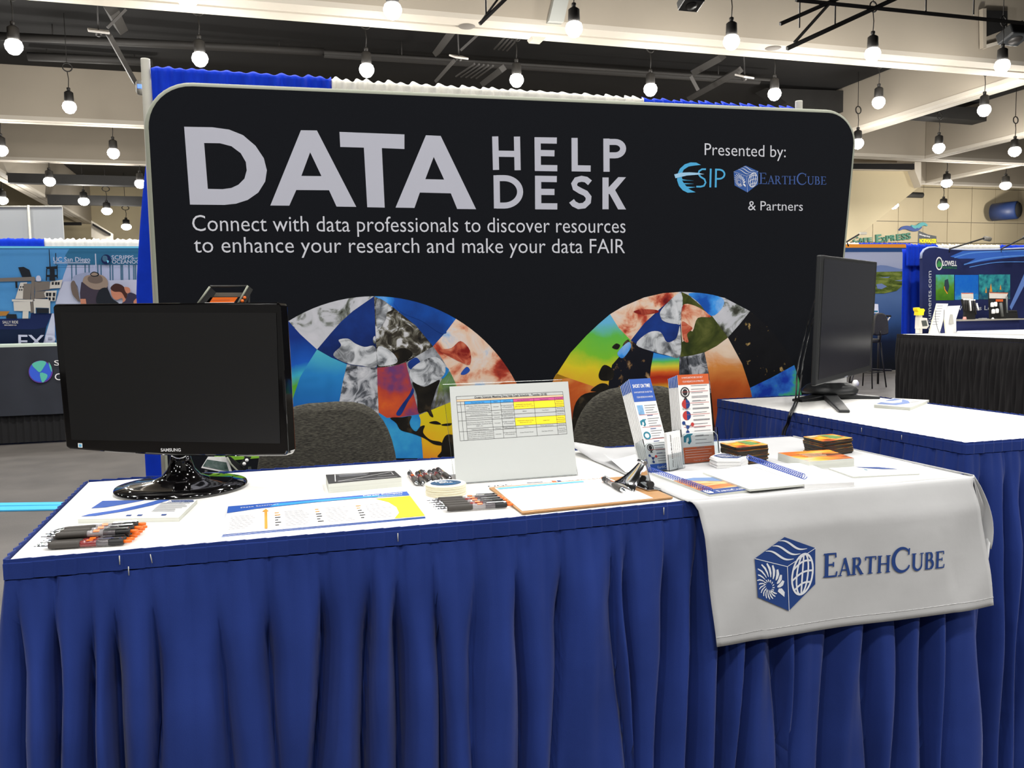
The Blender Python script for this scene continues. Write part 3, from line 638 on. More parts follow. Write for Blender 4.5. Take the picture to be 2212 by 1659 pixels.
L2 = [
 ('green', [(120, 760), (250, 560), (370, 430), (460, 345), (545, 272), (610, 375), (700, 467), (640, 560), (560, 650), (540, 740), (528, 850), (390, 800), (240, 750), (145, 715)]),
 ('orange', [(145, 715), (240, 750), (390, 800), (528, 850), (520, 1250), (60, 1250), (60, 900)]),
 ('anom', [(545, 272), (640, 215), (800, 147), (940, 115), (1078, 105), (930, 220), (800, 340), (700, 467), (610, 375)]),
 ('navy', [(1078, 105), (1075, 300), (1068, 590), (960, 580), (870, 560), (780, 520), (700, 467), (800, 340), (930, 220)]),
 ('forest', [(1078, 105), (1130, 130), (1220, 205), (1310, 290), (1425, 445), (1340, 510), (1250, 555), (1160, 580), (1068, 590), (1075, 300)]),
 ('smoke', [(1078, 105), (1220, 113), (1400, 150), (1590, 250), (1510, 350), (1425, 445), (1310, 290), (1220, 205), (1130, 130)]),
 ('night', [(1590, 250), (1690, 335), (1780, 430), (1860, 545), (1920, 650), (1750, 745), (1590, 822), (1530, 640), (1425, 445), (1510, 350)]),
 ('night2', [(700, 467), (780, 520), (870, 560), (850, 670), (838, 800), (700, 840), (528, 850), (540, 740), (560, 650), (640, 560)]),
 ('hot', [(870, 560), (960, 580), (1062, 592), (1060, 720), (1060, 860), (950, 840), (838, 800), (850, 670)]),
 ('cloud', [(1064, 592), (1160, 580), (1250, 557), (1280, 700), (1300, 860), (1170, 880), (1060, 860), (1060, 720)]),
 ('orange', [(1250, 557), (1340, 510), (1425, 447), (1530, 640), (1590, 822), (1630, 1000), (1650, 1250), (1340, 1250), (1318, 1040), (1300, 860), (1280, 700)]),
 ('bg', [(1590, 822), (1750, 745), (1920, 652), (1955, 760), (1975, 880), (1980, 1250), (1650, 1250), (1630, 1000)]),
 ('rainbow', [(528, 850), (700, 840), (838, 800), (950, 840), (1060, 860), (1060, 1250), (520, 1250)]),
 ('land', [(1060, 860), (1170, 880), (1300, 860), (1318, 1040), (1340, 1250), (1060, 1250)]),
 ('~ice', [(740, 500), (830, 410), (920, 405), (970, 480), (1040, 450), (1066, 360), (1068, 585), (960, 575), (880, 555)]),
 ('~ice', [(930, 235), (1076, 112), (1074, 330), (1040, 345), (960, 330), (925, 300)]),
 ('~deepred', [(720, 255), (780, 235), (890, 240), (900, 260), (800, 275)]),
 ('~deepred', [(1080, 330), (1130, 350), (1160, 380), (1120, 420), (1130, 480), (1090, 460)]),
 ('~anom', [(1080, 220), (1180, 210), (1300, 290), (1200, 300), (1160, 400), (1120, 370), (1085, 480)]),
 ('~bluewhite', [(1130, 120), (1230, 115), (1380, 150), (1385, 220), (1300, 285), (1200, 180)]),
 ('~land', [(460, 720), (500, 650), (570, 690), (560, 760), (480, 765)]), ('~land', [(400, 840), (470, 790), (530, 800), (520, 860), (440, 850)]),
 ('~land', [(270, 1000), (330, 880), (450, 850), (520, 860), (518, 1200), (280, 1240)]),
 ('~land', [(560, 520), (590, 490), (620, 505), (600, 535)]), ('~land', [(640, 500), (680, 460), (690, 500), (650, 570)]),
 ('~bluewhite', [(600, 560), (680, 480), (700, 520), (640, 600)]),
]
globe(L2, 1160, 600, 3.456, 'right_globe_print')['label'] = 'half globe of patchwork satellite maps centred on Europe'
# ================================================================== PIPE AND DRAPE behind the display
DY = 3.8
def gathered(x0, x1, zt, zb, y, seed, m_, name, label, cat='drape', amp=.030, per=.050, ragged=.018, group=None, n=None, edge=None):
    rnd = random.Random(seed); n = n or int((x1-x0)/.006); ph = [rnd.uniform(0, 6) for _ in range(6)]
    def fn(u, v):
        s = u*(x1-x0); x = x0+s; z = zt+(zb-zt)*v
        cal = .35+.65*abs(math.sin(s*1.9+ph[5]))
        w_ = math.sin(s*2*math.pi/per+ph[0]+2*math.sin(s*9+ph[1]))*.6+math.sin(s*2*math.pi/(per*2.3)+ph[2])*.4
        dz = ragged*cal*w_*max(0, 1-v*5)
        yy = y+amp*cal*w_*(1-.55*v)+.010*math.sin(s*2*math.pi/.11+ph[3])*v
        if v == 0: yy += .02
        if edge: x = edge(x, z, u)
        return (x, yy, z+dz)
    o = MB().grid(fn, n, 14 if zt-zb < .5 else 30).build(name, m_, label=label, cat=cat, group=group); solid(o, .0015, 0)
    return o
for (px, lab) in (((308, 127), 'pale steel drape upright at the left end of the booth back wall'), ((1722, 218), 'pale steel drape upright at the right end of the booth back wall')):
    q = hy(px, DY); e = empty('drape_upright', (q.x+.0, DY, 0), label=lab, cat='pole')
    MB().lathe([(.018, .01), (.018, q.z-.006), (.0175, q.z), (.012, q.z+.001)], 20, (q.x+.01, DY, 0)).build('pole', pole_m, e)
    MB().box((q.x+.01, DY, .006), (.4, .4, .012)).build('base_plate', dark_metal, e)
xl, xa, xb, xr_ = hy((319, 140), DY).x+.012, hy((716, 170), DY).x, hy((1392, 225), DY).x, hy((1722, 235), DY).x-.012
b = MB().tube([(xl+.0, DY+.038, 2.42), (xr_, DY+.038, 2.42)], .010).build('drape_crossbar', pole_m, label='crossbar between the two drape uprights, hidden in the gathered valances', cat='pole')
gathered(xl, xa, 2.452, 2.295, DY, 1, royal, 'blue_valance', 'royal blue gathered valance at the top left of the booth back wall')
gathered(xa, xb, 2.448, 2.290, DY, 2, white_drape, 'white_valance', 'white gathered valance in the middle above the black display')
gathered(xb, xr_, 2.445, 2.295, DY, 3, royal, 'blue_valance', 'royal blue gathered valance at the top right of the booth back wall')
def led(x, z, u): return x - .112*min(1, (max(0, 2.25-z)/.7)**.6)*max(0, 1-u*9)
gathered(xl+.004, xr_, 2.40, .03, DY+.075, 7, royal, 'back_drape', 'long royal blue drape hanging to the floor behind the black display', amp=.010, per=.09, ragged=0, n=260, edge=led)
# ================================================================== THINGS ON THE TABLES
def TF(h=0): return Frame((0, 0, TOP+h), (1, 0, 0), (0, 1, 0))
def ptd(px, depth): return EYEV + ray(px)*depth
orange = mat('orange_plastic', (236, 110, 30), .35)
rubber = mat('grey_black_rubber', (58, 54, 50), .6)
clear_dark = mat('smoky_clear_plastic', (96, 92, 96), .15, coat=.5)
red_ink = mat('red_tinted_plastic', (120, 34, 36), .25, coat=.5)
acrylic = mat('clear_acrylic', (245, 250, 252), .03, trans=1, spec=.5)
bluep = mat('printed_blue', (30, 84, 176), .6); lightblue = mat('printed_light_blue', (96, 180, 226), .6)
yellow = mat('printed_yellow', (250, 222, 10), .6); magenta = mat('printed_magenta', (196, 72, 140), .6); peach = mat('printed_peach', (244, 200, 160), .6)
skyb = mat('printed_sky_blue', (44, 150, 222), .6); rust = mat('printed_rust_orange', (206, 92, 40), .6); teal = mat('printed_teal', (14, 120, 144), .6)
redp = mat('printed_red', (186, 50, 46), .6); greenp = mat('printed_green', (130, 180, 90), .6); card_black = mat('black_card', (24, 24, 26), .5)
amber = mat('printed_amber', (230, 150, 50), .6)
# ---- left monitor
gl = empty('computer_monitor', (-.165, 1.905, TOP), label='glossy black monitor on a round stand at the left of the front table', cat='monitor')
L_ = ptd((128, 815), 1.783); R_ = ptd((612, 820), 1.675)
mu = Vector((R_.x-L_.x, R_.y-L_.y, 0)).normalized(); mv = (Vector((0, 0, 1)) + Vector((-mu.y, mu.x, 0))*.02).normalized()
MF = Frame(L_, mu, mv)
q = lambda *p: MF.uv(p)
oc = [q(113, 664), q(118, 657), q(300, 655), q(598, 653), q(604, 658), q(613, 800), q(622, 975), q(617, 985), q(520, 986), q(380, 985), q(250, 978), q(150, 970), q(142, 966), q(126, 800)]
o = MB().prism([MF.at(a, b, 0) for a, b in oc], MF.n*-.035).build('bezel', gloss_black, gl); bev(o, .004, 3); o_bz = o
sc_ = [q(131, 675), q(597, 676), q(606, 958), q(155, 950)]
pr = Print(MF); pr.poly(list(reversed(sc_)), h=.0009); pr.build('screen', screen_m, gl)
pr = Print(MF); text(pr, 'SAMSUNG', q(348, 975), q(391.5, 975), .0062, h=.0012, off=.03); pr.build('brand_lettering', mat('silver_print', (205, 205, 205), .4), o_bz)['kind'] = 'stuff'
pr = Print(MF); pr.poly(list(reversed([q(169, 957), q(178.5, 957.5), q(179, 967), q(169.5, 966.5)])), h=.0011, mi=1); pr.poly(list(reversed([q(171, 959), q(177, 959.5), q(177.5, 965.5), q(171.5, 965)])), h=.0013); pr.build('energy_sticker', [lightblue, paper], o_bz)
bc = Vector((-.165, 1.905, TOP))
MB().lathe([(.132, .0), (.134, .004), (.131, .010), (.10, .015), (.06, .020), (.04, .028), (.028, .042), (.022, .06), (.019, .075)], 56, (0, 0, 0), sx=1.0, sy=.98).build('round_base', gloss_black, gl, loc=bc[:])
mid = MF.at(*q(380, 960), 0) - MF.n*.03
MB().tube([(bc.x, bc.y, TOP+.07), (bc.x-.0, bc.y-.005, TOP+.10), (mid.x+.01, mid.y+.045, TOP+.15), (mid.x+.01, mid.y+.02, TOP+.2)], [.019, .018, .02, .02], 16).build('neck', gloss_black, gl)
MB().tube([(bc.x+.016*math.cos(a), bc.y-.016+.003*math.cos(a*2), TOP+.082+.014*math.sin(a)) for a in [i*math.pi/8 for i in range(16)]], .003, 6, closed=True).build('neck_ring', chrome, gl)
# ---- right monitor
g2 = empty('computer_monitor', hz((1795, 868), TOP)[:], label='tall dark grey framed monitor turned sideways on the side table', cat='monitor')
L2_ = ptd((1769, 690), 2.838); R2_ = ptd((1889, 684), 3.417)
mu2 = Vector((R2_.x-L2_.x, R2_.y-L2_.y, 0)).normalized(); M2 = Frame(L2_, mu2, (0, 0, 1))
q2 = lambda *p: M2.uv(p)
c4 = [q2(1775.2, 550.6), q2(1762.5, 834), q2(1882, 801), q2(1895, 565.6)]
o = MB().prism([M2.at(a, b, 0) for a, b in c4], M2.n*-.018).build('bezel', matte_black, g2); bev(o, .004)
sc2 = [q2(1776+4, 558+1), q2(1767.5, 820), q2(1878, 789), q2(1890, 572)]
pr = Print(M2); pr.poly(sc2, h=.001); pr.build('screen', mat('blue_grey_screen', (26, 28, 38), .16), g2)
pr = Print(M2); text(pr, 'acer', q2(1824, 815.5), q2(1831, 813.5), .006, h=.0012); pr.build('brand_lettering', letter_grey, g2)['kind'] = 'stuff'
c = hz((1792, 862), TOP)
MB().lathe([(.105, 0), (.108, .012), (.09, .03), (.055, .045), (.052, .085), (.045, .088)], 40, (0, 0, 0)).build('swivel_disc', matte_black, g2, loc=(c.x+.03, c.y+.04, TOP+.022))
foot = MB()
for tgt, w_ in ((hz((1722, 868), TOP), .05), (hz((1899, 861), TOP), .04), (hz((1824, 892), TOP), .036)):
    a = Vector((c.x+.01, c.y+.02, 0)); d = Vector((tgt.x-a.x, tgt.y-a.y, 0)); n_ = Vector((-d.y, d.x, 0)).normalized()*w_/2; t_ = a+d
    foot = MB()
    foot.add([a-n_*1.5+Vector((0, 0, TOP)), a+n_*1.5+Vector((0, 0, TOP)), t_+n_+Vector((0, 0, TOP)), t_-n_+Vector((0, 0, TOP)), a-n_*1.5+Vector((0, 0, TOP+.024)), a+n_*1.5+Vector((0, 0, TOP+.024)), t_+n_+Vector((0, 0, TOP+.010)), t_-n_+Vector((0, 0, TOP+.010))], [(3, 2, 1, 0), (4, 5, 6, 7), (0, 1, 5, 4), (1, 2, 6, 5), (2, 3, 7, 6), (3, 0, 4, 7)])
    bev(foot.build('foot_arm', matte_black, g2), .003)
mc = M2.at(*q2(1812, 800), -.06)
MB().box((0, 0, 0), (.07, .035, .34), b=.006).build('stand_column', matte_black, g2, loc=(c.x+.03, c.y+.055, TOP+.24))
o = MB().box((0, 0, 0), (.085, .003, .06)).build('white_label', paper, g2, loc=(c.x+.015, c.y-.018, TOP+.095)); o.rotation_euler = (0, 0, R(-12))
m = MB(); m.box((-.02, -.002, .005), (.006, .002, .02)); m.box((.012, -.002, .008), (.006, .002, .02)); m.box((0, -.002, .0), (.02, .002, .006)); o2 = m.build('label_mark', ink, g2, loc=(c.x+.015, c.y-.0185, TOP+.095)); o2.rotation_euler = (0, 0, R(-12))
MB().lathe([(.014, 0), (.014, .008), (.008, .012)], 16, M=Matrix.Rotation(R(90), 4, 'X')).build('white_knob', paper, g2, loc=(c.x+.085, c.y-.01, TOP+.105))
for k, (dx, nm) in enumerate(((0, 'power cable'), (.018, 'video cable'))):
    P = [M2.at(*q2(1778, 640+40*k), -.022)] + [hy(p_, yy)+Vector((dx, 0, 0)) for p_, yy in (((1745, 700), 2.95), ((1728, 770), 2.80), ((1722, 810), 2.62))] + [hz((1718+6*k, 868), TOP)+Vector((0, 0, .006)), hz((1706+5*k, 897), TOP)+Vector((0, 0, .008))] + [hx((1700+4*k, 915), 1.735), hx((1690+5*k, 940), 1.728), hx((1691+5*k, 1010), 1.722)]
    pts = []
    for i in range(len(P)-1):
        g = lambda j: P[max(0, min(len(P)-1, j))]
        for t in (0, .25, .5, .75):
            p0, p1, p2, p3 = g(i-1), g(i), g(i+1), g(i+2); pts.append(.5*((2*p1)+(-p0+p2)*t+(2*p0-5*p1+4*p2-p3)*t*t+(-p0+3*p1-3*p2+p3)*t**3))
    MB().tube(pts, .0032, 8).build('monitor_cable', matte_black, label='black cable from the sideways monitor over the table edge, %s of two' % ('left', 'right')[k], cat='cable')
# ---- flat paper goods
def slab(name, px4, t, label, cat, top_m=paper, side_m=paper_edge, base=0, group=None, child='paper_block', bevw=0):
    """px4: top corners front-left, front-right, back-right, back-left"""
    c = [hz(p, TOP+base+t) for p in px4]; ctr = sum(c, Vector())/4
    e = empty(name, (ctr.x, ctr.y, TOP+base), label=label, cat=cat, group=group)
    m = MB(); n = len(c)
    m.add([(p.x, p.y, TOP+base) for p in c]+[tuple(p) for p in c], [tuple(range(n, 2*n))], 0)
    m.add([(p.x, p.y, TOP+base) for p in c]+[tuple(p) for p in c], [tuple(range(n-1, -1, -1))]+[(i, (i+1) % n, (i+1) % n+n, i+n) for i in range(n)], 1)
    o = m.build(child, [top_m, side_m], e)
    fr = Frame((0, 0, TOP+base+t), (1, 0, 0), (0, 1, 0))
    def bil(a, b):      # a: 0 left..1 right, b: 0 front..1 back on the top sheet
        p = c[0].lerp(c[1], a).lerp(c[3].lerp(c[2], a), b); return (p.x, p.y)
    return e, fr, bil, c
def lines(pr, bil, a0, a1, b0, b1, n, mi, seed=0, h=.0005, th=.35, ragged=.35):
    rnd = random.Random(seed)
    for i in range(n):
        b = b1-(b1-b0)*(i+.5)/n; hh = (b1-b0)/n*th/2; e_ = a1-(a1-a0)*rnd.random()*ragged
        pr.poly([bil(a0, b-hh), bil(e_, b-hh), bil(e_, b+hh), bil(a0, b+hh)], h=h, mi=mi)
# leaflet stack on the left
e, fr, bil, c = slab('leaflet_stack', [(168, 1121.5), (386, 1117.5), (426, 1079), (218, 1082)], .008, 'stack of white leaflets with blue swooshes before the glossy monitor', 'leaflets')
pr = Print(fr)
pr.poly([bil(0, .12), bil(.14, .14)]+[bil(*p) for p in ((.40, .38), (.60, .68), (.72, .99), (.60, .99), (.48, .74), (.30, .46), (.05, .24))], mi=0)
pr.poly([bil(*p) for p in ((.0, .55), (.14, .60), (.30, .78), (.46, .99), (.02, .99))], mi=0)
for k, (b_, a0) in enumerate(((.95, .74), (.89, .76))): lines(pr, bil, a0, .99, b_-.03, b_+.02, 1, 1, k, th=.8, ragged=.1)
lines(pr, bil, .66, .98, .30, .84, 9, 2, 4, th=.3); pr.quads([[bil(a, .10), bil(a+.05, .10), bil(a+.05, .17), bil(a, .17)] for a in (.45, .56, .80)], mi=1)
text(pr, 'Ocean Sciences', bil(.72, .88), bil(.98, .88), .008, mi=1, h=.0007); text(pr, 'Meeting 2020', bil(.72, .80), bil(.98, .80), .008, mi=1, h=.0007)
pr.build('cover_print', [bluep, logo_blue, ink_grey], e)['kind'] = 'stuff'
# career brochures, four fanned copies
for k in range(4):
    sh = (3-k); t0 = k*.0012
    e, fr, bil, c = slab('brochure', [(483-sh*1.6, 1152.5+sh*2.2), (918+sh*.5, 1114.5+sh*1.4), (878.8, 1062+sh*.4), (492.7-sh, 1094.5+sh*.8)], .0009, ('blue headed career brochure, topmost of its fanned pile at the front of the table' if k == 3 else 'brochure edge showing beneath the topmost career brochure at the front of the table'), 'brochure', group='fanned career brochures', base=t0, side_m=(paper if k == 3 else bluep), child='sheet')
    if k < 3: continue
    pr = Print(fr)
    pr.poly([bil(*p) for p in ((0, .72), (.15, .80), (.45, .86), (.75, .87), (1, .82), (1, 1), (0, 1))], mi=0)
    pr.poly([bil(*p) for p in ((.22, .83), (.45, .865), (.75, .875), (.98, .84), (.8, .93), (.5, .95), (.25, .94))], h=.0008, mi=1)
    text(pr, 'Data Sciences', bil(.07, .87), bil(.27, .90), .0085, mi=3, h=.001)
    text(pr, 'Career Compass', bil(.74, .93), bil(.97, .93), .010, mi=3, h=.001, off=.02); text(pr, 'Geosciences', bil(.82, .86), bil(.96, .86), .007, mi=3, h=.001)
    pr.poly([bil(*p) for p in ((.84, .0), (1, .0), (1, .80), (.80, .80), (.86, .62), (.885, .40), (.88, .18))], mi=2)
    pr.poly([bil(*p) for p in ((.193, .03), (.207, .03), (.207, .66), (.215, .66), (.20, .76), (.180, .66), (.193, .66))], h=.0009, mi=5)
    for i in range(8): lines(pr, bil, .915+.003*i, .955+.003*i, .66-.08*i, .72-.08*i, 1, 4, i, th=.5, ragged=.2)
    for j, a in enumerate((.245, .455, .675)):
        for i in range(6): lines(pr, bil, a, a+.032, .10+i*.09, .15+i*.09, 1, (5 if i > 3 else 4), i+j, th=.55, ragged=.5)
        lines(pr, bil, a+.05, a+.19, .06, .62, 10, 6, j, th=.22)
    lines(pr, bil, .02, .15, .10, .60, 9, 6, 30, th=.22)
    pr.build('brochure_print', [bluep, skyb, yellow, paper, ink, amber, mat('faint_print', (206, 204, 206), .7)], e)['kind'] = 'stuff'
# black postcards
e, fr, bil, c = slab('postcard_stack', [(709.5, 1045.5), (867.5, 1031), (852, 1017.5), (703.5, 1026)], .0195, 'neat stack of black and white postcards behind the career brochures', 'postcards')
pr = Print(fr); pr.poly([bil(*p) for p in ((.0, .0), (1, 0), (1, 1), (0, 1))], mi=0)
fx = lambda P_, wd: pr.quads(rib([bil(*p) for p in P_], wd), h=.0009, mi=1)
fx([(.10, .15), (.13, .95)], .0016); fx([(.13, .88), (.62, .92)], .0014); fx([(.13, .14), (.95, .86)], .0016); fx([(.13, .14), (.95, .1)], .0014); fx([(.70, .40), (.93, .42), (.93, .72)], .0012)
for i in range(3): lines(pr, bil, .18, .60, .62+.10*i, .70+.10*i, 1, 2, i, th=.55, ragged=.1, h=.0009)
pr.build('postcard_print', [card_black, paper, ink_grey], e)['kind'] = 'stuff'
# sticker roll
rc = hz((963, 1046), TOP+.02)
e = empty('sticker_stack', (rc.x, rc.y, TOP), label='round cream stack of stickers with a dark blue oval label, between the pens', cat='stickers')
m = MB()
for i in range(9): m.lathe([(.0395, 0), (.0405, .0004), (.0405, .0021), (.0395, .0024)], 40, (.0006*math.sin(i*2), .0006*math.cos(i*3), i*.0024))
m.build('sticker_body', mat('cream_paper', (232, 226, 202), .7), e, loc=(rc.x, rc.y, TOP))
m = MB().lathe([(.0385, .0214), (.0395, .0220), (.0385, .0224)], 40); m.build('top_sticker', paper, e, loc=(rc.x, rc.y, TOP))
pr = Print(TF(.0224)); pr.poly([(rc.x+.031*math.cos(a), rc.y+.026*math.sin(a)) for a in [i*math.pi/16 for i in range(32)]], mi=0)
text(pr, 'Make', (rc.x-.018, rc.y+.010), (rc.x+.004, rc.y+.010), .008, mi=1, h=.0009, off=.03); text(pr, 'DATA', (rc.x-.012, rc.y-.002), (rc.x+.014, rc.y-.002), .009, mi=1, h=.0009, off=.03); text(pr, 'count', (rc.x-.006, rc.y-.015), (rc.x+.018, rc.y-.015), .008, mi=2, h=.0009)
pr.build('sticker_print', [mat('printed_deep_teal', (10, 66, 104), .5), paper, skyb], e)['kind'] = 'stuff'
# ---- pens
def make_pen(col2, label, group):
    e = empty('ballpoint_pen', (0, 0, 0), label=label, cat='pen', group=group); Mx = Matrix.Rotation(R(90), 4, 'Y')
    MB().lathe([(.0008, 0), (.0012, .004), (.0026, .008), (.0046, .018), (.0050, .022)], 12, M=Mx).build('tip', chrome, e, local=True)
    MB().lathe([(.0052, .022), (.0056, .026), (.0056, .064), (.0052, .068)], 12, M=Mx).build('grip', rubber, e, local=True)
    MB().lathe([(.0051, .068), (.0053, .070), (.0053, .092)], 12, M=Mx).build('ink_window', col2, e, local=True)
    MB().lathe([(.0053, .092), (.0053, .112)], 12, M=Mx).build('barrel', clear_dark, e, local=True)
    MB().lathe([(.0053, .110), (.0055, .112), (.0055, .130), (.0050, .132)], 12, M=Mx).build('cap', card_black, e, local=True)
    MB().lathe([(.0028, .132), (.0028, .141), (.0020, .144)], 10, M=Mx).build('push_button', orange, e, local=True)
    m = MB(); m.box((.112, 0, .0072), (.036, .003, .0012)); m.box((.128, 0, .0058), (.004, .003, .003)); m.build('pocket_clip', chrome, e, local=True)
    m = MB(); m.box((.082, 0, .0052), (.009, .006, .0008)); m.build('orange_badge', orange, e, local=True)
    return e
def place_pen(src, tip, end, z, roll=0, first=False, label=None, group=None):
    o = src if first else copy_tree(src)
    d = Vector((end.x-tip.x, end.y-tip.y, 0)); o.location = (tip.x, tip.y, z); o.rotation_euler = (roll, 0, math.atan2(d.y, d.x))
    if label: o['label'] = label
    if group: o['group'] = group
    return o
pen_a = make_pen(red_ink, '', 'pens at the front left corner'); pen_b = make_pen(mat('grey_clear_plastic', (150, 146, 148), .12, coat=.6), '', 'x')
used = {id(pen_a): False}
t0, t1 = hz((73, 1182), TOP+.006), hz((113, 1157), TOP+.006); e0, e1 = hz((277, 1170), TOP+.006), hz((290, 1141), TOP+.006)
for i in range(7):
    f_ = i/6; tip = t0.lerp(t1, f_); en = e0.lerp(e1, f_)
    lab = 'black pen with orange button in the pile at the front left table corner'
    if i == 0: lab = 'nearest black pen of the pile at the front left table corner'
    if i == 6: lab = 'farthest black pen of the pile at the front left table corner'
    place_pen(pen_a, tip, en, TOP+.0068, roll=(.2*i) % .9, first=(i == 0), label=lab, group='pens at the front left corner')
for i in range(3):
    f_ = (.25+i*.25); tip = t0.lerp(t1, f_)+Vector((.004, 0, 0)); en = e0.lerp(e1, f_)
    place_pen(pen_b, tip, en, TOP+.0172, first=(i == 0), roll=.4, label='upper layer pen lying on the pile at the front left table corner', group='pens at the front left corner')
t0, t1 = hz((940, 1101), TOP+.006), hz((922, 1083), TOP+.006); e0, e1 = hz((1093, 1091), TOP+.006), hz((1062, 1074), TOP+.006)
for i in range(5):
    f_ = i/4; lab = 'black pen in the bundle between round stickers and clipboard'
    if i == 0: lab = 'nearest pen of the bundle beside the clipboard, orange badge up'
    if i == 4: lab = 'farthest pen of the bundle beside the clipboard'
    place_pen(pen_a if i % 2 else pen_b, t0.lerp(t1, f_), e0.lerp(e1, f_), TOP+.0068, roll=.15, label=lab, group='pens beside the clipboard')
for i, (tp, en) in enumerate((((903, 1047), (880, 1017)), ((915, 1048), (899, 1019)), ((933, 1043), (905, 1015)), ((945, 1044), (922, 1012)), ((954, 1041), (935, 1014)), ((976, 1037), (941, 1011)))):
    place_pen(pen_a if i not in (3, 5) else pen_b, hz(tp, TOP+.006), hz(en, TOP+.006), TOP+.0068, roll=.6*i, group='pens behind the round stickers',
              label=('%s of the six pens pointing forward behind the round stickers' % ['leftmost', 'second from left', 'third from left', 'fourth from left', 'fifth from left', 'rightmost'][i]))
# ---- acrylic sign holder with the schedule
def lean_frame(pBL, pBR, pTL, H_, z0=0):
    BL, BR = hz(pBL, TOP+z0), hz(pBR, TOP+z0); best = None
    for i in range(160):
        y = BL.y-.02+i*.0015; Tp = hy(pTL, y); d = abs((Tp-BL).length-H_)
        if best is None or d < best[0]: best = (d, Tp)
    u = (BR-BL); u.z = 0; u.normalize(); v = best[1]-BL; v -= u*v.dot(u)
    return Frame(BL, u, v)
SF = lean_frame((985, 1045), (1248, 1025), (970, 832), .222, .002)
s = lambda *p: SF.uv(p)
e = empty('sign_holder', SF.at(.14, 0)[:2]+(TOP,), label='clear acrylic stand holding the white schedule sheet in the middle of the table', cat='sign holder')
SW = s(1248, 1027)[0]; SH = (s(970, 832)[1]+s(1227, 822)[1])/2
MB().prism([SF.at(-.002, 0, -.003), SF.at(SW+.002, 0, -.003), SF.at(SW+.002, SH+.004, -.003), SF.at(-.002, SH+.004, -.003)], SF.n*-.003).build('back_plate', acrylic, e)
MB().prism([SF.at(-.002, -.001, .001), SF.at(SW+.002, -.001, .001), SF.at(SW+.002, .0, .001), SF.at(-.002, .0, .001)], SF.n*.004).build('lower_lip', acrylic, e)
fo = SF.at(0, 0, -.003); fo2 = SF.at(SW, 0, -.003)
MB().prism([(fo.x, fo.y, TOP+.0005), (fo2.x, fo2.y, TOP+.0005), (fo2.x, fo2.y+.10, TOP+.0005), (fo.x, fo.y+.10, TOP+.0005)], (0, 0, .0025)).build('foot_plate', acrylic, e)
sh = empty('schedule_sheet', SF.at(.14, 0)[:2]+(TOP+.003,), label='white sheet with a printed help desk timetable, standing in the acrylic holder', cat='sheet')
pr = Print(SF); c4 = [s(985.5, 1044), s(1247, 1024.5), s(1227, 824), s(971, 835)]
MB().prism([SF.at(a, b, .0) for a, b in c4], SF.n*-.0006).build('paper', mat('sleeved_paper', (182, 186, 185), .35), sh)
q3 = lambda x, y: s(950+x/4.022, 800+y/4.022)
TLc, TRc, BRc, BLc = q3(142, 228), q3(1067, 185), q3(1105, 552), q3(177, 613)
def tb(a, b):  # a across, b down
    x0 = TLc[0]+(TRc[0]-TLc[0])*a; y0 = TLc[1]+(TRc[1]-TLc[1])*a; x1 = BLc[0]+(BRc[0]-BLc[0])*a; y1 = BLc[1]+(BRc[1]-BLc[1])*a
    return (x0+(x1-x0)*b, y0+(y1-y0)*b)
cols = [0, .035, .07, .31, .40, .52, .715, .915, 1]; rows_ = [0, .075, .12, .19, .36, .47, .56, .74, .80, 1]
def cell(a0, a1, b0, b1, mi): pr.poly([tb(a0, b1), tb(a1, b1), tb(a1, b0), tb(a0, b0)], h=.0003, mi=mi)
cell(0, 1, .075, .12, 1); cell(.07, .52, .12, .19, 2); cell(.52, 1, .12, .19, 3); cell(.52, 1, .19, .36, 4); cell(.52, 1, .56, .74, 4)
for b in rows_: pr.quads(rib([tb(0 if b in (0, .075, .12, .19, .36, .56, .80, 1) else .07, b), tb(1, b)], .0006), h=.0006, mi=0)
for a in cols: pr.quads(rib([tb(a, 0 if a in (0, 1) else .12), tb(a, 1)], .0006), h=.0006, mi=0)
text(pr, 'Ocean Sciences Meeting Data Help Desk Schedule - Tuesday (2/18)', tb(.165, .064), tb(.845, .064), .0046, mi=0, h=.0007, off=.012)
rnd = random.Random(5); ct = iter(range(1000))
TXT = {(3, 2): ['FAIR data, FAIR Software Citation,', 'Compliance, Cloud Computing,', 'Cyberinfrastructure, Workflows, GIS'], (4, 2): ['Software, Data Formats, Data Access, Data', 'Archiving and Referencing'], (5, 2): ['Data Assessment, Finding Data, Data Merging'],
       (6, 2): ['Data Discovery, Data DASH, The Flow of', 'Data for Oceanography, OpenScale, DOIs,', 'ESIP, etc.'], (7, 2): ['Software & Data Resources'], (8, 2): ['Understanding FAIR (findable, accessible,', 'interoperable, and reusable) standards,', 'and the mission of the National Microbiome', 'Data Collaborative, how to get involved or'],
       (3, 5): ['WORKSHOP: Data Repository', 'Lightning Talks (11 am-12 pm)'], (6, 5): ['WORKSHOP: Software & Data', 'Resources (3-4 pm)'], (4, 5): ['ERDDAP'], (7, 5): ['Argovis'], (8, 5): ['Ocean Protein Portal'], (4, 6): ['Tara Ocean'], (6, 6): ['Joseph Gum'], (7, 6): ['Ocean Sight (3-5 pm)'], (8, 6): ['Dan Gwin (4-6 pm)'],
       (2, 2): ['Data Help Desk Topic'], (2, 5): ['Data Help Desk Demo'], (2, 6): ['Demo Presenter'], (2, 3): ['Expert'], (2, 4): ['Affiliation']}
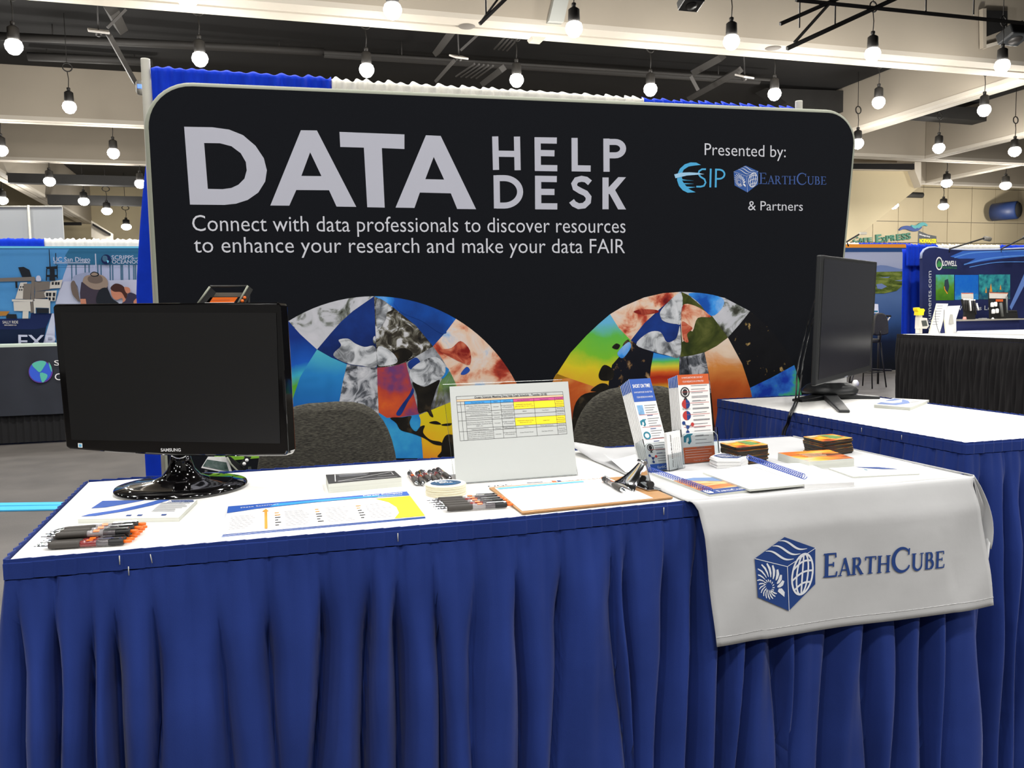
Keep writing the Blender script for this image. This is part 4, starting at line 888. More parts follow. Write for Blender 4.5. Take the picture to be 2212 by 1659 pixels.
for r_ in range(2, 9):
    for c_ in range(2, 8):
        ls = TXT.get((r_, c_))
        if ls is None: ls = ['Woods Hole', 'Oceanographic', 'Institution'][:max(1, int((rows_[r_+1]-rows_[r_])/.05))] if c_ == 7 else (['Scripps Institution', 'of Oceanography'] if c_ == 4 else (['Volunteer'] if c_ == 3 else []))
        a0, a1, b0, b1 = cols[c_], cols[c_+1], rows_[r_], rows_[r_+1]
        for i, tx in enumerate(ls):
            hh = min(.042, (b1-b0)/len(ls)); yy = (b0+b1)/2+(i-(len(ls)-1)/2)*hh+hh*.3; ww = min(.96*(a1-a0), .0062*len(tx)); m_ = (a0+a1)/2
            text(pr, tx, tb(m_-ww/2, yy), tb(m_+ww/2, yy), .0021, mi=0, h=.0007)
pr.build('schedule_print', [ink, peach, skyb, magenta, yellow], sh)['kind'] = 'stuff'
# ---- logo sheet under the clipboard
e, fr, bil, c = slab('paper_sheet', [(1108, 1089), (1412, 1063), (1322, 1028), (1040, 1047)], .0008, 'white sheet with partner logos lying under the clipboard', 'sheet', child='paper')
pr = Print(fr); text(pr, 'OGC', bil(.02, .84), bil(.20, .86), .013, mi=0, h=.0006); lines(pr, bil, .32, .44, .90, .94, 1, 3, 1, th=.9, ragged=0)
pr.poly([bil(*p) for p in ((.50, .84), (.53, .84), (.54, .93), (.51, .95))], mi=1); pr.poly([bil(*p) for p in ((.54, .84), (.57, .84), (.575, .93), (.55, .95))], mi=2)
text(pr, 'AGRI', bil(.62, .86), bil(.73, .87), .009, mi=3, h=.0006); text(pr, 'Sulis', bil(.82, .87), bil(.93, .89), .011, mi=0, h=.0006, off=-.01); pr.build('logo_print', [ink, rust, logo_blue, ink_grey], e)['kind'] = 'stuff'
# ---- clipboard
e, fr, bil, c = slab('clipboard', [(1128, 1108), (1454, 1074), (1352, 1028.5), (1056, 1053)], .0035, 'brown hardboard clipboard with a sign-up sheet, at the table edge', 'clipboard', top_m=mat('hardboard', (170, 124, 72), .5, vary=.08, scale=60), side_m=mat('hardboard_edge', (146, 108, 66), .6), base=.001, child='board')
bev(e.children[0], .0015)
su = empty('signup_sheet', (c[0].x, c[0].y, TOP+.0046), label='white sign-up sheet with a cyan band held on the clipboard', cat='sheet')
P4 = [bil(.012, .05), bil(.87, .03), bil(.86, .97), bil(.03, .95)]
MB().prism([(a, b, TOP+.0047) for a, b in P4], (0, 0, .0006)).build('paper', paper, su)
pr = Print(TF(.0053)); pr.poly([bil(*p) for p in ((.045, .87), (.65, .87), (.65, .93), (.04, .93))], mi=0)
for a in (.25, .55): pr.quads(rib([bil(a, .08), bil(a, .86)], .0005), mi=1)
for i in range(9): pr.quads(rib([bil(.05, .12+i*.08), bil(.80, .12+i*.08)], .0004), mi=1)
pr.build('sheet_print', [lightblue, mat('faint_rule', (214, 214, 218), .7)], su)['kind'] = 'stuff'
ca, cb = Vector(bil(.795, .5)+(TOP+.0055,)), Vector(bil(.97, .5)+(TOP+.0055,))
cu_ = (cb-ca).normalized(); cv = Vector((-cu_.y, cu_.x, 0))
def clipf(u, v):     # sprung steel clip: wide flat jaw rising to a narrow rolled grip
    w_ = .078*(1-u)**1.3+.026; x = .004+.046*u; z = .0015+.046*(u**1.35)
    return ca + cu_*x + cv*(v-.5)*w_ + Vector((0, 0, z+.005*(1-(2*v-1)**2)*(1-u*.5)))
def clipb(u, v):     # its back falling from the grip to the hinge
    w_ = .026+.020*u; x = .050+.010*u; z = .0475*(1-u)+.003
    return ca + cu_*x + cv*(v-.5)*w_ + Vector((0, 0, z+.003*(1-(2*v-1)**2)))
lev = solid(MB().grid(clipf, 22, 12).build('clip_lever', chrome, e), .0009, 0)
solid(MB().grid(clipb, 10, 8).build('clip_back', chrome, e), .0009, 0)
g0 = ca+cu_*.050+Vector((0, 0, .049))
MB().tube([g0-cv*.014, g0+cv*.014], .0045, 12).build('rolled_grip', chrome, lev)
MB().box((0, 0, .001), (.030, .095, .002), M=Matrix.Translation(ca+cu_*.052)@Matrix.Rotation(math.atan2(cu_.y, cu_.x), 4, 'Z'), b=.0006).build('clip_plate', chrome, e)
for sg in (-1, 1):
    h0 = ca+cu_*.054+cv*.026*sg+Vector((0, 0, .008)); MB().tube([h0-cv*.004, h0+cv*.004], .007, 12).build('spring_coil', dark_metal, e)
MB().box((0, 0, .001), (.004, .092, .004), M=Matrix.Translation(ca+cu_*.005)@Matrix.Rotation(math.atan2(cu_.y, cu_.x), 4, 'Z'), b=.0008).build('clip_jaw', chrome, e)
place_pen(pen_b, hz((1351, 1064), TOP+.010), hz((1300, 1034), TOP+.010), TOP+.0121, roll=.3, label='black pen lying across the sign-up sheet on the clipboard', group='pen on the clipboard')
# curled sheet at the cloth's far corner
A0, B0, C0, D0 = hz((1305, 1003), TOP+.001), hz((1352, 1027), TOP+.001), hz((1420, 1012), TOP+.001), hz((1372, 985), TOP+.001)
def curl(u, v):
    p = A0.lerp(B0, v).lerp(D0.lerp(C0, v), u); return Vector((p.x, p.y, TOP+.0055+.020*max(0, 1-u*2.2)**2*(1-.9*v)))
solid(MB().grid(curl, 12, 8).build('curled_leaflet', paper, label='white leaflet with a curled corner behind the clipboard clip', cat='leaflet'), .0005, 0)
# ---- brochure holders
def holder(pBL, pBR, pTL, H_, label, nmat, tops, title, pocket, lab2, face, n=7):
    F_ = lean_frame(pBL, pBR, pTL, H_, .006); W = F_.uv(pBR)[0]; H1 = F_.uv(pTL)[1]
    e = empty('brochure_holder', (F_.at(W/2, 0).x, F_.at(W/2, 0).y+.02, TOP), label=label, cat='brochure holder')
    t = .0022; dp = .030; g = .006
    def wall(a0, b0, a1, b1, h0, h1, nm):
        MB().prism([F_.at(a0, b0, h0), F_.at(a1, b0, h0), F_.at(a1, b1, h0), F_.at(a0, b1, h0)], F_.n*(h1-h0)).build(nm, acrylic, e)
    wall(-g, 0, W+g, H1*.62, -dp-t, -dp, 'back_plate'); 
    fh = pocket
    wall(-g, 0, W+g, fh, .006, .006+t, 'pocket_front')
    wall(-g-t, 0, -g, fh+.01, -dp, .006+t, 'pocket_side'); wall(W+g, 0, W+g+t, fh+.01, -dp, .006+t, 'pocket_side'); wall(-g, -.003, W+g, -.001, -dp, .006+t, 'pocket_floor')
    rim = [F_.at(-g, fh, -dp*.6), F_.at(-g, fh, .007), F_.at(W+g, fh, .007), F_.at(W+g, fh, -dp*.6)]
    m = MB(); m.tube([F_.at(-g, 0, .007), F_.at(-g, fh-.008, .007), F_.at(-g+.008, fh, .007), F_.at(W+g-.008, fh, .007), F_.at(W+g, fh-.008, .007), F_.at(W+g, 0, .007)], .0011, 6); m.build('pocket_rim', mat('bright_acrylic_edge', (236, 242, 244), .2), e)
    c0, c1 = F_.at(-g, .0, 0), F_.at(W+g, .0, 0)
    MB().prism([(c0.x, c0.y-.008, TOP+.0045), (c1.x, c1.y-.008, TOP+.0045), (c1.x, c1.y+.075, TOP+.0045), (c0.x, c0.y+.075, TOP+.0045)], (0, 0, .0016)).build('foot_plate', acrylic, e)
    for k in range(n):
        h = -k*.0042; sx = -.0016*k
        b = empty('rack_card', F_.at(W/2, 0, h)[:], label=(lab2[0] if k == 0 else lab2[1]), cat='leaflet', group=lab2[2])
        MB().prism([F_.at(sx, .001, h), F_.at(W+sx, .001, h), F_.at(W+sx, H1-.001*k, h), F_.at(sx, H1-.001*k, h)], F_.n*-.0012).build('card', paper, b)
        pr = Print(F_)
        if k: pr.quads([[(sx, H1*.86), (W+sx, H1*.86), (W+sx, H1-.001*k), (sx, H1-.001*k)], [(sx, .002), (W+sx, .002), (W+sx, .03), (sx, .03)]], h=h+.0003, mi=0); pr.build('printed_band', bluep, b)
        else: face(pr, W, H1); pr.build('card_print', nmat, b)['kind'] = 'stuff'
    return F_, W, H1
def icon_rows(pr, W, H1, top, cols_, ys, step):
    for i, y in enumerate(ys):
        cx_, cy_ = W*.20, H1*y; r_ = W*.13
        k = cols_[i]
        if k == 'ring': pr.quads(rib(arc(cx_, cy_, r_, r_, 0, 360, 18), r_*.5), h=.0006, mi=6)
        elif k == 'rect': pr.poly([(cx_-r_, cy_-r_*1.5), (cx_+r_, cy_-r_*1.5), (cx_+r_, cy_+r_*1.5), (cx_-r_, cy_+r_*1.5)], h=.0006, mi=7)
        elif k == 'globe':
            pr.quads(rib(arc(cx_, cy_, r_, r_, 0, 360, 18), r_*.25), h=.0006, mi=1); pr.poly(arc(cx_, cy_, r_*.6, r_*.7, 0, 350, 12), h=.0006, mi=1); pr.poly([(cx_-r_*.5, cy_-r_*1.6), (cx_+r_*.5, cy_-r_*1.6), (cx_+r_*.1, cy_-r_), (cx_-r_*.1, cy_-r_)], h=.0006, mi=1)
        elif k == 'ball': pr.poly(arc(cx_, cy_, r_, r_, 90, 270, 10), h=.0006, mi=4); pr.poly(arc(cx_, cy_, r_, r_, -90, 90, 10), h=.0006, mi=5)
        elif k == 'mol':
            P3 = ((cx_, cy_), (cx_-r_*.9, cy_+r_*.9), (cx_+r_*1.2, cy_+r_*.5), (cx_-r_*.1, cy_-r_*1.1))
            for p in P3[1:]: pr.quads(rib([P3[0], p], r_*.25), h=.0006, mi=2)
            for j, p in enumerate(P3): pr.poly(arc(p[0], p[1], r_*.42, r_*.42, 0, 345, 10), h=.0008, mi=(4 if j == 2 else 5))
        elif k == 'fox':
            pr.quads(rib([(cx_-r_, cy_-r_*.6), (cx_-r_*.9, cy_+r_*.5), (cx_, cy_+r_*.9), (cx_+r_, cy_+r_*1.1)], [r_*.5, r_*.8, r_*.7, r_*.2]), h=.0006, mi=6); pr.quads(rib([(cx_+r_*.2, cy_+r_*.7), (cx_+r_*.3, cy_-r_*.4), (cx_-r_*.2, cy_-r_*.9)], r_*.6), h=.0006, mi=6)
        for j in range(4):
            yy = cy_+r_*1.3-j*r_*.75; pr.quads(rib([(W*.40, yy), (W*(.93-.08*(j % 3)), yy)], H1*.006), h=.0006, mi=2)
        pr.quads(rib([(W*.42, cy_-r_*1.9), (W*.68, cy_-r_*1.9)], H1*.007), h=.0006, mi=(5 if step else 2))
        if i: pr.quads(rib([(W*.08, cy_+r_*2.6), (W*.95, cy_+r_*2.6)], H1*.004), h=.0006, mi=4)
def faceA(pr, W, H1):
    pr.poly([(0, H1*.745), (W, H1*.745), (W, H1), (0, H1)], h=.0004, mi=0)
    text(pr, 'SHORT ON TIME?', (W*.10, H1*.90), (W*.90, H1*.90), H1*.038, mi=3, h=.0008, off=.02)
    text(pr, '10 WAYS EARTHCUBE CAN HELP YOUR', (W*.10, H1*.84), (W*.92, H1*.84), H1*.018, mi=3, h=.0008); text(pr, 'OCEAN RESEARCH IN 10 MINUTES!', (W*.16, H1*.785), (W*.90, H1*.785), H1*.018, mi=3, h=.0008)
    icon_rows(pr, W, H1, .7, ['rect', 'fox', 'ring', 'globe', 'mol'], (.655, .51, .375, .245, .13), 1)
    pr.poly([(0, 0), (W, 0), (W, H1*.07), (0, H1*.07)], h=.0004, mi=0); text(pr, 'EarthCube', (W*.3, H1*.02), (W*.9, H1*.02), H1*.025, mi=3, h=.0008)
def faceB(pr, W, H1):
    pr.poly([(0, H1*.885), (W, H1*.885), (W, H1), (0, H1)], h=.0004, mi=0)
    text(pr, '10 WAYS EARTHCUBE CAN HELP', (W*.13, H1*.955), (W*.80, H1*.955), H1*.020, mi=3, h=.0008); text(pr, 'YOUR RESEARCH IN 10 MINUTES!', (W*.14, H1*.910), (W*.82, H1*.910), H1*.020, mi=3, h=.0008)
    icon_rows(pr, W, H1, .8, ['globe', 'ball', 'ball', 'mol', 'fox'], (.80, .665, .535, .405, .265), 0)
    text(pr, 'IS-GEO', (W*.08, H1*.60), (W*.32, H1*.60), H1*.022, mi=1, h=.0008)
    pr.poly([(0, 0), (W, 0), (W, H1*.175), (0, H1*.175)], h=.0004, mi=0)
    for j in range(4): pr.quads(rib([(W*.05, H1*(.145-.028*j)), (W*(.9-.1*(j % 2)), H1*(.145-.028*j))], H1*.004), h=.0008, mi=3)
    text(pr, 'Copyright 2019 EarthCube', (W*.3, H1*.02), (W*.95, H1*.02), H1*.013, mi=3, h=.0008)
nm = [bluep, ink, ink_grey, paper, redp, logo_blue, teal, mat('printed_chart_blue', (120, 170, 214), .6, vary=.3, scale=60)]
nmB = [rust]+nm[1:]
F1, W1, H11 = holder((1407, 1018), (1455, 1013), (1366, 819), .218, 'clear acrylic holder with blue headed cards, left of the pair', nm, None, '', .062, ('front blue headed card reading SHORT ON TIME? in the left acrylic holder', 'card standing behind the SHORT ON TIME? card in the left acrylic holder', 'cards in the left acrylic holder'), faceA)
F2, W2, H12 = holder((1478, 1001), (1545, 995), (1446, 811), .205, 'clear acrylic holder with orange headed cards, right of the pair', nmB, None, '', .068, ('front orange headed card in the right acrylic holder', 'card standing behind the orange headed card in the right acrylic holder', 'cards in the right acrylic holder'), faceB)
# business cards in the small front pocket
BF = lean_frame((1437, 1016), (1466, 1009), (1416, 938), .086, .006); WB = BF.uv((1466, 1009))[0]; HB = BF.uv((1416, 938))[1]
e = empty('business_card_stack', BF.at(WB/2, 0, .0)[:], label='white business cards standing upright in the small pocket before the blue cards', cat='business cards')
for k in range(6): MB().prism([BF.at(0, 0, .012-k*.0012), BF.at(WB, 0, .012-k*.0012), BF.at(WB, HB, .012-k*.0012), BF.at(0, HB, .012-k*.0012)], BF.n*-.0009).build('business_card', paper, e)
pr = Print(BF)
for j, (tx, sz) in enumerate((('What About Model Data?', .0075), ('EarthCube RCN project', .0035), ('Determining which simulation', .0035), ('output needs to be preserved', .0035), ('modeldatarcn.github.io', .003))):
    a = WB*(.30+.14*j); text(pr, tx, (a, HB*.06), (a, HB*(.93-.1*(j > 0))), sz*.55, mi=0, h=.0124, up=(-1, 0), off=(.02 if j == 0 else 0))
pr.build('card_print', ink, e)['kind'] = 'stuff'
MB().prism([BF.at(-.004, -.002, .013), BF.at(WB+.004, -.002, .013), BF.at(WB+.004, .035, .013), BF.at(-.004, .035, .013)], BF.n*.0015).build('front_pocket', acrylic, e)
# ---- coaster stacks
sunset = ramp_mat('coaster_picture', [(.30, (40, 34, 24)), (.42, (196, 84, 28)), (.5, (240, 160, 30)), (.56, (214, 176, 120)), (.62, (92, 150, 78)), (.72, (226, 196, 140))], 14, stretch=(1, 3, 1), detail=3, rough=.35)
co_edge = mat('coaster_edge', (40, 32, 24), .6)
for (px4, n_, side) in (([(1591.6, 967), (1662, 960), (1624, 949.5), (1552, 956)], 10, 'left'), ([(1780, 954), (1845, 945.4), (1796, 936.5), (1731.8, 942.7)], 9, 'right')):
    th = .0042; Ht = n_*th+.004
    c = [hz(p, TOP+Ht) for p in px4]; ctr = sum(c, Vector())/4; rnd = random.Random(n_)
    rel = [((p.x-ctr.x)*.985, (p.y-ctr.y)*.985) for p in c]
    out_ = []
    for i in range(4):    # rounded corners
        a, b, d = Vector(rel[i-1]+(0,)), Vector(rel[i]+(0,)), Vector(rel[(i+1) % 4]+(0,))
        r0 = b+(a-b).normalized()*.009; r1 = b+(d-b).normalized()*.009
        for t in (0, .33, .67, 1): p = r0.lerp(b, t).lerp(b.lerp(r1, t), t); out_.append((p.x, p.y))
    m = MB(); nn = len(out_); m.add([(x, y, 0) for x, y in out_]+[(x, y, th*.86) for x, y in out_], [tuple(range(nn-1, -1, -1))]+[(i, (i+1) % nn, (i+1) % nn+nn, i+nn) for i in range(nn)], 1)
    m.add([(x, y, th*.86) for x, y in out_], [tuple(range(nn))], 0)
    first = m.build('coaster', [sunset, co_edge])
    cprint = Print(Frame((0, 0, th*.86), (1, 0, 0), (0, 1, 0)))
    Bl = lambda a, b: (rel[0][0]*(1-a)*(1-b)+rel[1][0]*a*(1-b)+rel[2][0]*a*b+rel[3][0]*(1-a)*b, rel[0][1]*(1-a)*(1-b)+rel[1][1]*a*(1-b)+rel[2][1]*a*b+rel[3][1]*(1-a)*b)
    cprint.poly([Bl(*p) for p in ((.55, .25), (.90, .30), (.72, .92), (.48, .85))], mi=0); cprint.poly([Bl(*p) for p in ((.12, .35), (.45, .30), (.40, .70), (.15, .62))], mi=1); cprint.poly([Bl(*p) for p in ((.06, .70), (.40, .78), (.45, .93), (.08, .93))], h=.0008, mi=2)
    for i in range(n_):
        o = first if i == 0 else first.copy()
        if i: COL.objects.link(o)
        top_ = i == n_-1
        o.location = (ctr.x+rnd.uniform(-.0025, .0025)*(not top_), ctr.y+rnd.uniform(-.0025, .0025)*(not top_), TOP+.004+i*th); o.rotation_euler = (0, 0, rnd.uniform(-.03, .03)*(not top_))
        tag(o, ('orange and green picture coaster on top of the %s coaster stack' if top_ else 'dark edged coaster below the top one in the %s coaster stack') % side, 'coaster', '%s coaster stack' % side)
        if top_:
            po = cprint.build('coaster_print', [mat('coaster_green', (104, 150, 84), .35), mat('coaster_yellow', (246, 176, 40), .35), mat('coaster_cream', (226, 200, 160), .35)]); po.parent = o; po['kind'] = 'stuff'
# ---- hexagonal stickers, picture books, flyer
e = empty('hexagon_sticker_stack', hz((1574, 1005), TOP)[:], label='stack of white six sided stickers printed with a blue logo', cat='stickers')
Ht = .025; ang = [p for p in ((1533.5, 986), (1551, 978), (1594, 978), (1616, 985), (1600, 992.5), (1549, 992.5))]
hx_ = [hz(p, TOP+Ht) for p in reversed(ang)]; hc = sum(hx_, Vector())/6; m = MB()
for i in range(8):
    k = 1+.012*math.sin(i*2.3); ox = .0012*math.sin(i*4)
    m.prism([(hc.x+(p.x-hc.x)*k+ox, hc.y+(p.y-hc.y)*k, TOP+.004+i*.0026) for p in hx_], (0, 0, .0024))
m.build('sticker', paper, e)['kind'] = 'stuff'
pr = Print(TF(.0248+.0004)); cube_logo(pr, lambda a, b: (hc.x+a*.030, hc.y+b*.032), .03, 0, 1, h=.0004); pr.build('printed_logo', [logo_blue, paper], e)
sunset2 = ramp_mat('sunset_cover', [(.28, (20, 16, 16)), (.40, (96, 50, 24)), (.48, (224, 110, 30)), (.55, (246, 180, 60)), (.62, (226, 190, 160)), (.72, (90, 120, 170))], 10, stretch=(.5, 2.2, 1), detail=4, rough=.35)
e, fr, bil, c = slab('picture_booklet_stack', [(1747.5, 997), (1845, 989.7), (1790, 971), (1680.5, 978)], .0185, 'thick stack of booklets with a sunset picture cover', 'booklets', top_m=sunset2, base=.004, child='booklet_block')
pr = Print(fr); lines(pr, bil, .25, .75, .35, .75, 4, 0, 3, th=.3); pr.build('cover_lettering', peach, e)['kind'] = 'stuff'
e, fr, bil, c = slab('flyer_stack', [(1843, 1029.5), (1986, 1023), (1913, 1006.5), (1790, 1011)], .0035, 'thin stack of white flyers with a small blue shape, at the cloth corner', 'flyers', base=.004)
pr = Print(fr); pr.poly([bil(*p) for p in ((.45, .98), (.80, .90), (.98, .55), (.74, .62), (.62, .74))], mi=0); text(pr, 'About EarthCube', bil(.07, .62), bil(.42, .62), .007, mi=1, h=.0008); text(pr, 'Help Desk', bil(.07, .80), bil(.22, .80), .007, mi=1, h=.0008)
lines(pr, bil, .10, .55, .15, .5, 4, 3, 3, th=.2); pr.poly([bil(.46, .58), bil(.49, .58), bil(.49, .70), bil(.46, .70)], mi=2); pr.build('flyer_print', [logo_blue, ink_grey, teal, mat('faint_print2', (205, 208, 212), .7)], e)['kind'] = 'stuff'
# ---- spiral notebooks
coil = mat('blue_coil', (28, 70, 170), .3, coat=.5)
def spiral(a, b, n_, e, r=.0052, zc=.006):
    a, b = Vector(a), Vector(b); d = (b-a); L = d.length; d.normalize(); s_ = Vector((-d.y, d.x, 0)); pts = []
    for i in range(n_*10+1):
        t = i/(n_*10); q_ = t*n_*2*math.pi; pts.append(a+d*(L*t)+s_*(r*math.cos(q_))+Vector((0, 0, zc+r*math.sin(q_))))
    MB().tube(pts, .0009, 5).build('wire_spiral', coil, e)
wave = ramp_mat('wave_rock_photo', [(.3, (120, 62, 40)), (.44, (184, 108, 62)), (.54, (222, 160, 100)), (.66, (238, 196, 150))], 9, stretch=(1, 4, 1), dist=1.5, rough=.4)
e, fr, bil, c = slab('spiral_notebook', [(1533, 1068.5), (1617, 1058.5), (1520, 1016), (1408, 1021)], .005, 'closed spiral notebook with a rock photo and blue logo band on its cover', 'notebook', base=.004, child='pages')
pr = Print(fr)
pr.poly([bil(*p) for p in ((.0, 0), (1, 0), (1, .16), (0, .16))], mi=0); pr.poly([bil(*p) for p in ((.0, .16), (1, .16), (1, .60), (.5, .66), (.0, .60))], mi=1); pr.poly([bil(*p) for p in ((.35, .52), (1, .40), (1, .60), (.5, .66), (.2, .62))], h=.0009, mi=3)
serif_word(pr, 'EARTHCUBE', bil(.30, .035), bil(.98, .035), .013, 2, h=.0010); pr.poly([bil(.04, .03), bil(.16, .03), bil(.18, .08), bil(.16, .14), bil(.05, .14), bil(.02, .08)], h=.001, mi=2)
pr.build('cover_print', [logo_blue, wave, paper, mat('printed_hazy_blue', (96, 128, 176), .5)], e)['kind'] = 'stuff'
spiral(hz((1404, 1020), TOP+.006), hz((1538, 1068), TOP+.006), 34, e)
e, fr, bil, c = slab('spiral_notebook', [(1620, 1057.2), (1736, 1046), (1617, 1004.5), (1518, 1020)], .004, 'open blank notebook lying over the rock photo notebook, blue coil at its middle', 'notebook', base=.0092, child='left_page')
c2 = [hz(p, TOP+.0132) for p in ((1738, 1046), (1845, 1041.5), (1742, 999.5), (1619, 1004))]
m = MB(); m.prism([tuple(p) for p in c2], (0, 0, -.009)); m.build('right_page', paper, e)
pr = Print(Frame((0, 0, TOP+.0132), (1, 0, 0), (0, 1, 0)))
def bil2(a, b): p = c2[0].lerp(c2[1], a).lerp(c2[3].lerp(c2[2], a), b); return (p.x, p.y)
for i in range(12):
    pr.quads(rib([bil(.04, .08+i*.07), bil(.93, .08+i*.07)], .0004), mi=0); pr.quads(rib([bil2(.08, .08+i*.07), bil2(.96, .08+i*.07)], .0004), mi=0)
pr.build('page_rule', mat('faint_rule2', (222, 224, 232), .7), e)['kind'] = 'stuff'
spiral(hz((1616, 1001), TOP+.014), hz((1738, 1045), TOP+.014), 30, e, zc=.014)
# leaflets on the side table
e, fr, bil, c = slab('leaflet_stack', [(1888, 874), (1966, 880), (2007, 864), (1930, 860)], .011, 'fanned stack of white and blue leaflets beside the sideways monitor', 'leaflets')
pr = Print(fr); pr.poly([bil(*p) for p in ((0, .1), (.55, .12), (.75, .45), (.55, .75), (.3, .9), (.5, .5), (.35, .3), (0, .35))], mi=0); pr.poly([bil(*p) for p in ((0, .5), (.2, .6), (.3, .9), (.05, .95))], mi=0); lines(pr, bil, .62, .95, .5, .9, 5, 1, 2, th=.3)
pr.build('cover_print', [mat('printed_mid_blue', (70, 110, 180), .6), ink_grey], e)['kind'] = 'stuff'
# ================================================================== STOOLS AND LITERATURE RACK behind the table
ch_fab = ramp_mat('woven_chair_fabric', [(.3, (44, 43, 40)), (.5, (68, 66, 60)), (.7, (92, 90, 80))], 1.0, stretch=(90, 90, 520), detail=2, rough=.9)
def stool(cx, cy, top, half, rz, label, group, seat_z=.78):
    e = empty('drafting_stool', (cx, cy, 0), rz, label=label, cat='chair', group=group)
    n = 28
    prof = [(math.copysign(abs(math.cos(t))**.72, math.cos(t))*half, math.sin(t)**.80) for t in [math.pi*i/n for i in range(n+1)]]
    Hh = .34
    def bk(u, v, side):
        t = math.pi*u; x = math.copysign(abs(math.cos(t))**.72, math.cos(t))*half; z = max(0, math.sin(t))**.62*Hh*v+(0 if v > 0 else 0)
        x *= (.35+.65*min(1, v*1.4)) if 0 else 1
        return x, z
    vs = []; rings = []
    outl = [(half*.93*s_, -.04*0) for s_ in ()]
    pts2 = [(math.copysign(abs(math.cos(R(a)))**.60, math.cos(R(a)))*half, (Hh*(max(0, math.sin(R(a)))**.72) if a <= 180 else -.06*abs(math.sin(R(a)))**.5)) for a in range(0, 360, 8)]
    m = MB(); K = len(pts2); lay = [(.90, -.016), (.985, -.008), (1, .004), (.985, .016), (.90, .024)]
    V = []
    for k, (sc, dy) in enumerate(lay):
        for (x, z) in pts2: V.append((x*sc, dy-.9*x*x*0+.55*x*x, (z-.12)*sc+.12+top-Hh))
    F_ = [(k*K+i, k*K+(i+1) % K, (k+1)*K+(i+1) % K, (k+1)*K+i) for k in range(4) for i in range(K)]
    for k, sgn in ((0, -.020), (4, .028)):    # domed faces in rings
        pass
    m.add(V, F_, 0, True)
    for k, dy, flip in ((0, -1, False), (4, 1, True)):
        prev = [(lay[k][0], lay[k][1])]; base_i = len(m.v)
        scs = [.90, .7, .45, .2, .02]; VV = []
        for j, sc in enumerate(scs):
            for (x, z) in pts2: VV.append((x*sc, lay[k][1]+dy*.006*(1-(sc/.9)**2)+.55*(x*sc)**2 if j else lay[k][1]+.55*x*x, (z-.12)*sc+.12+top-Hh))
        FF = [(j*K+i, (j+1)*K+i, (j+1)*K+(i+1) % K, j*K+(i+1) % K) if not flip else (j*K+i, j*K+(i+1) % K, (j+1)*K+(i+1) % K, (j+1)*K+i) for j in range(4) for i in range(K)]
        m.add(VV, FF, 0, True)
    m.build('backrest', ch_fab, e, local=True)
    MB().tube([(0, .03, top-Hh+.02), (0, .045, top-Hh-.04), (0, 0.02, seat_z-.03)], .014, 10).build('back_support', dark_metal, e, local=True)
    MB().lathe([(.19, -.05), (.215, -.035), (.22, 0), (.20, .02), (.08, .026)], 28, (0, -.20, seat_z), sx=1, sy=.95).build('seat', ch_fab, e, local=True)
    for sx in (-1, 1):
        for sy in (-1, 1): MB().tube([(sx*.15, -.20+sy*.15, seat_z-.05), (sx*.23, -.20+sy*.23, 0)], .012, 8).build('leg', dark_metal, e, local=True)
    MB().tube([(.2*sx, -.20+.2*sy, .28) for sx, sy in ((-1, -1), (1, -1), (1, 1), (-1, 1))], .009, 8, closed=True).build('foot_rail', dark_metal, e, local=True)
    return e
a_, b_ = hy((548, 960), 2.46), hy((868, 960), 2.46)
stool((a_.x+b_.x)/2, 2.47, 1.185, (b_.x-a_.x)/2, R(4), 'grey woven stool back right of the glossy monitor, before the left globe', 'stools behind the front table')
a_, b_ = hy((1240, 940), 2.46), hy((1520, 940), 2.46)
stool((a_.x+b_.x)/2, 2.47, 1.192, (b_.x-a_.x)/2, R(-4), 'grey woven stool back behind the acrylic card holders', 'stools behind the front table')
# folding literature rack
RY = 3.0
e = empty('literature_rack', hy((490, 1000), RY).xy[:]+(0,), label='black folding leaflet rack peeping over and under the glossy monitor', cat='leaflet rack')
r_ = lambda x, y, d=0: hy((x, y), RY+d)
def plate(name, pts, th, m_, par): return MB().prism([tuple(p) for p in pts], (0, th, 0)).build(name, m_, par)
tA, tB, tC, tD = r_(427, 658), r_(455, 619), r_(535, 617), r_(505, 655)
rack_m = mat('rack_grey_black', (44, 44, 42), .5)
def rpx(x, y, d=0): return hy((420+x/15.8, 600+y/15.8), RY+d)
m = MB(); m.tube([rpx(110, 890), rpx(530, 305)], .0035, 6); m.build('side_rail', edge_pale, e)
m = MB(); m.tube([rpx(1480, 890), rpx(1830, 270)], .0035, 6); m.build('side_rail', edge_pale, e)
MB().prism([rpx(1500, 900), rpx(1830, 270), rpx(1995, 400), rpx(1690, 980)], (0, .01, 0)).build('side_arm', rack_m, e)
MB().prism([rpx(120, 880), rpx(530, 310), rpx(740, 500), rpx(480, 900)], (0, .008, 0)).build('side_arm', card_black, e)
MB().prism([rpx(640, 650, .03), rpx(740, 505, .03), rpx(1640, 505, .03), rpx(1560, 650, .03)], (0, .004, 0)).build('tray_back', mat('tray_grey', (90, 88, 80), .6), e)
MB().tube([rpx(530, 300, .04), rpx(1800, 285, .04)], .004, 6).build('top_bar', rack_m, e)
bk_ = empty('orange_booklet', rpx(900, 760)[:], label='orange booklet in the top tray of the black leaflet rack', cat='booklet')
MB().prism([rpx(380, 870), rpx(540, 670), rpx(1480, 665), rpx(1350, 840)], (0, .012, 0)).build('cover', orange, bk_)
MB().prism([rpx(350, 875, -.002), rpx(350, 845, -.002), rpx(1360, 835, -.002), rpx(1350, 880, -.002)], (0, .014, 0)).build('page_edge', paper, bk_)
pr = Print(Frame((0, RY-.0005, 0), (1, 0, 0), (0, 0, 1))); a_, b_ = rpx(560, 770), rpx(1210, 755); pr.quads(rib([(a_.x, a_.z), (b_.x, b_.z)], .002)); pr.build('title_line', rust, bk_)
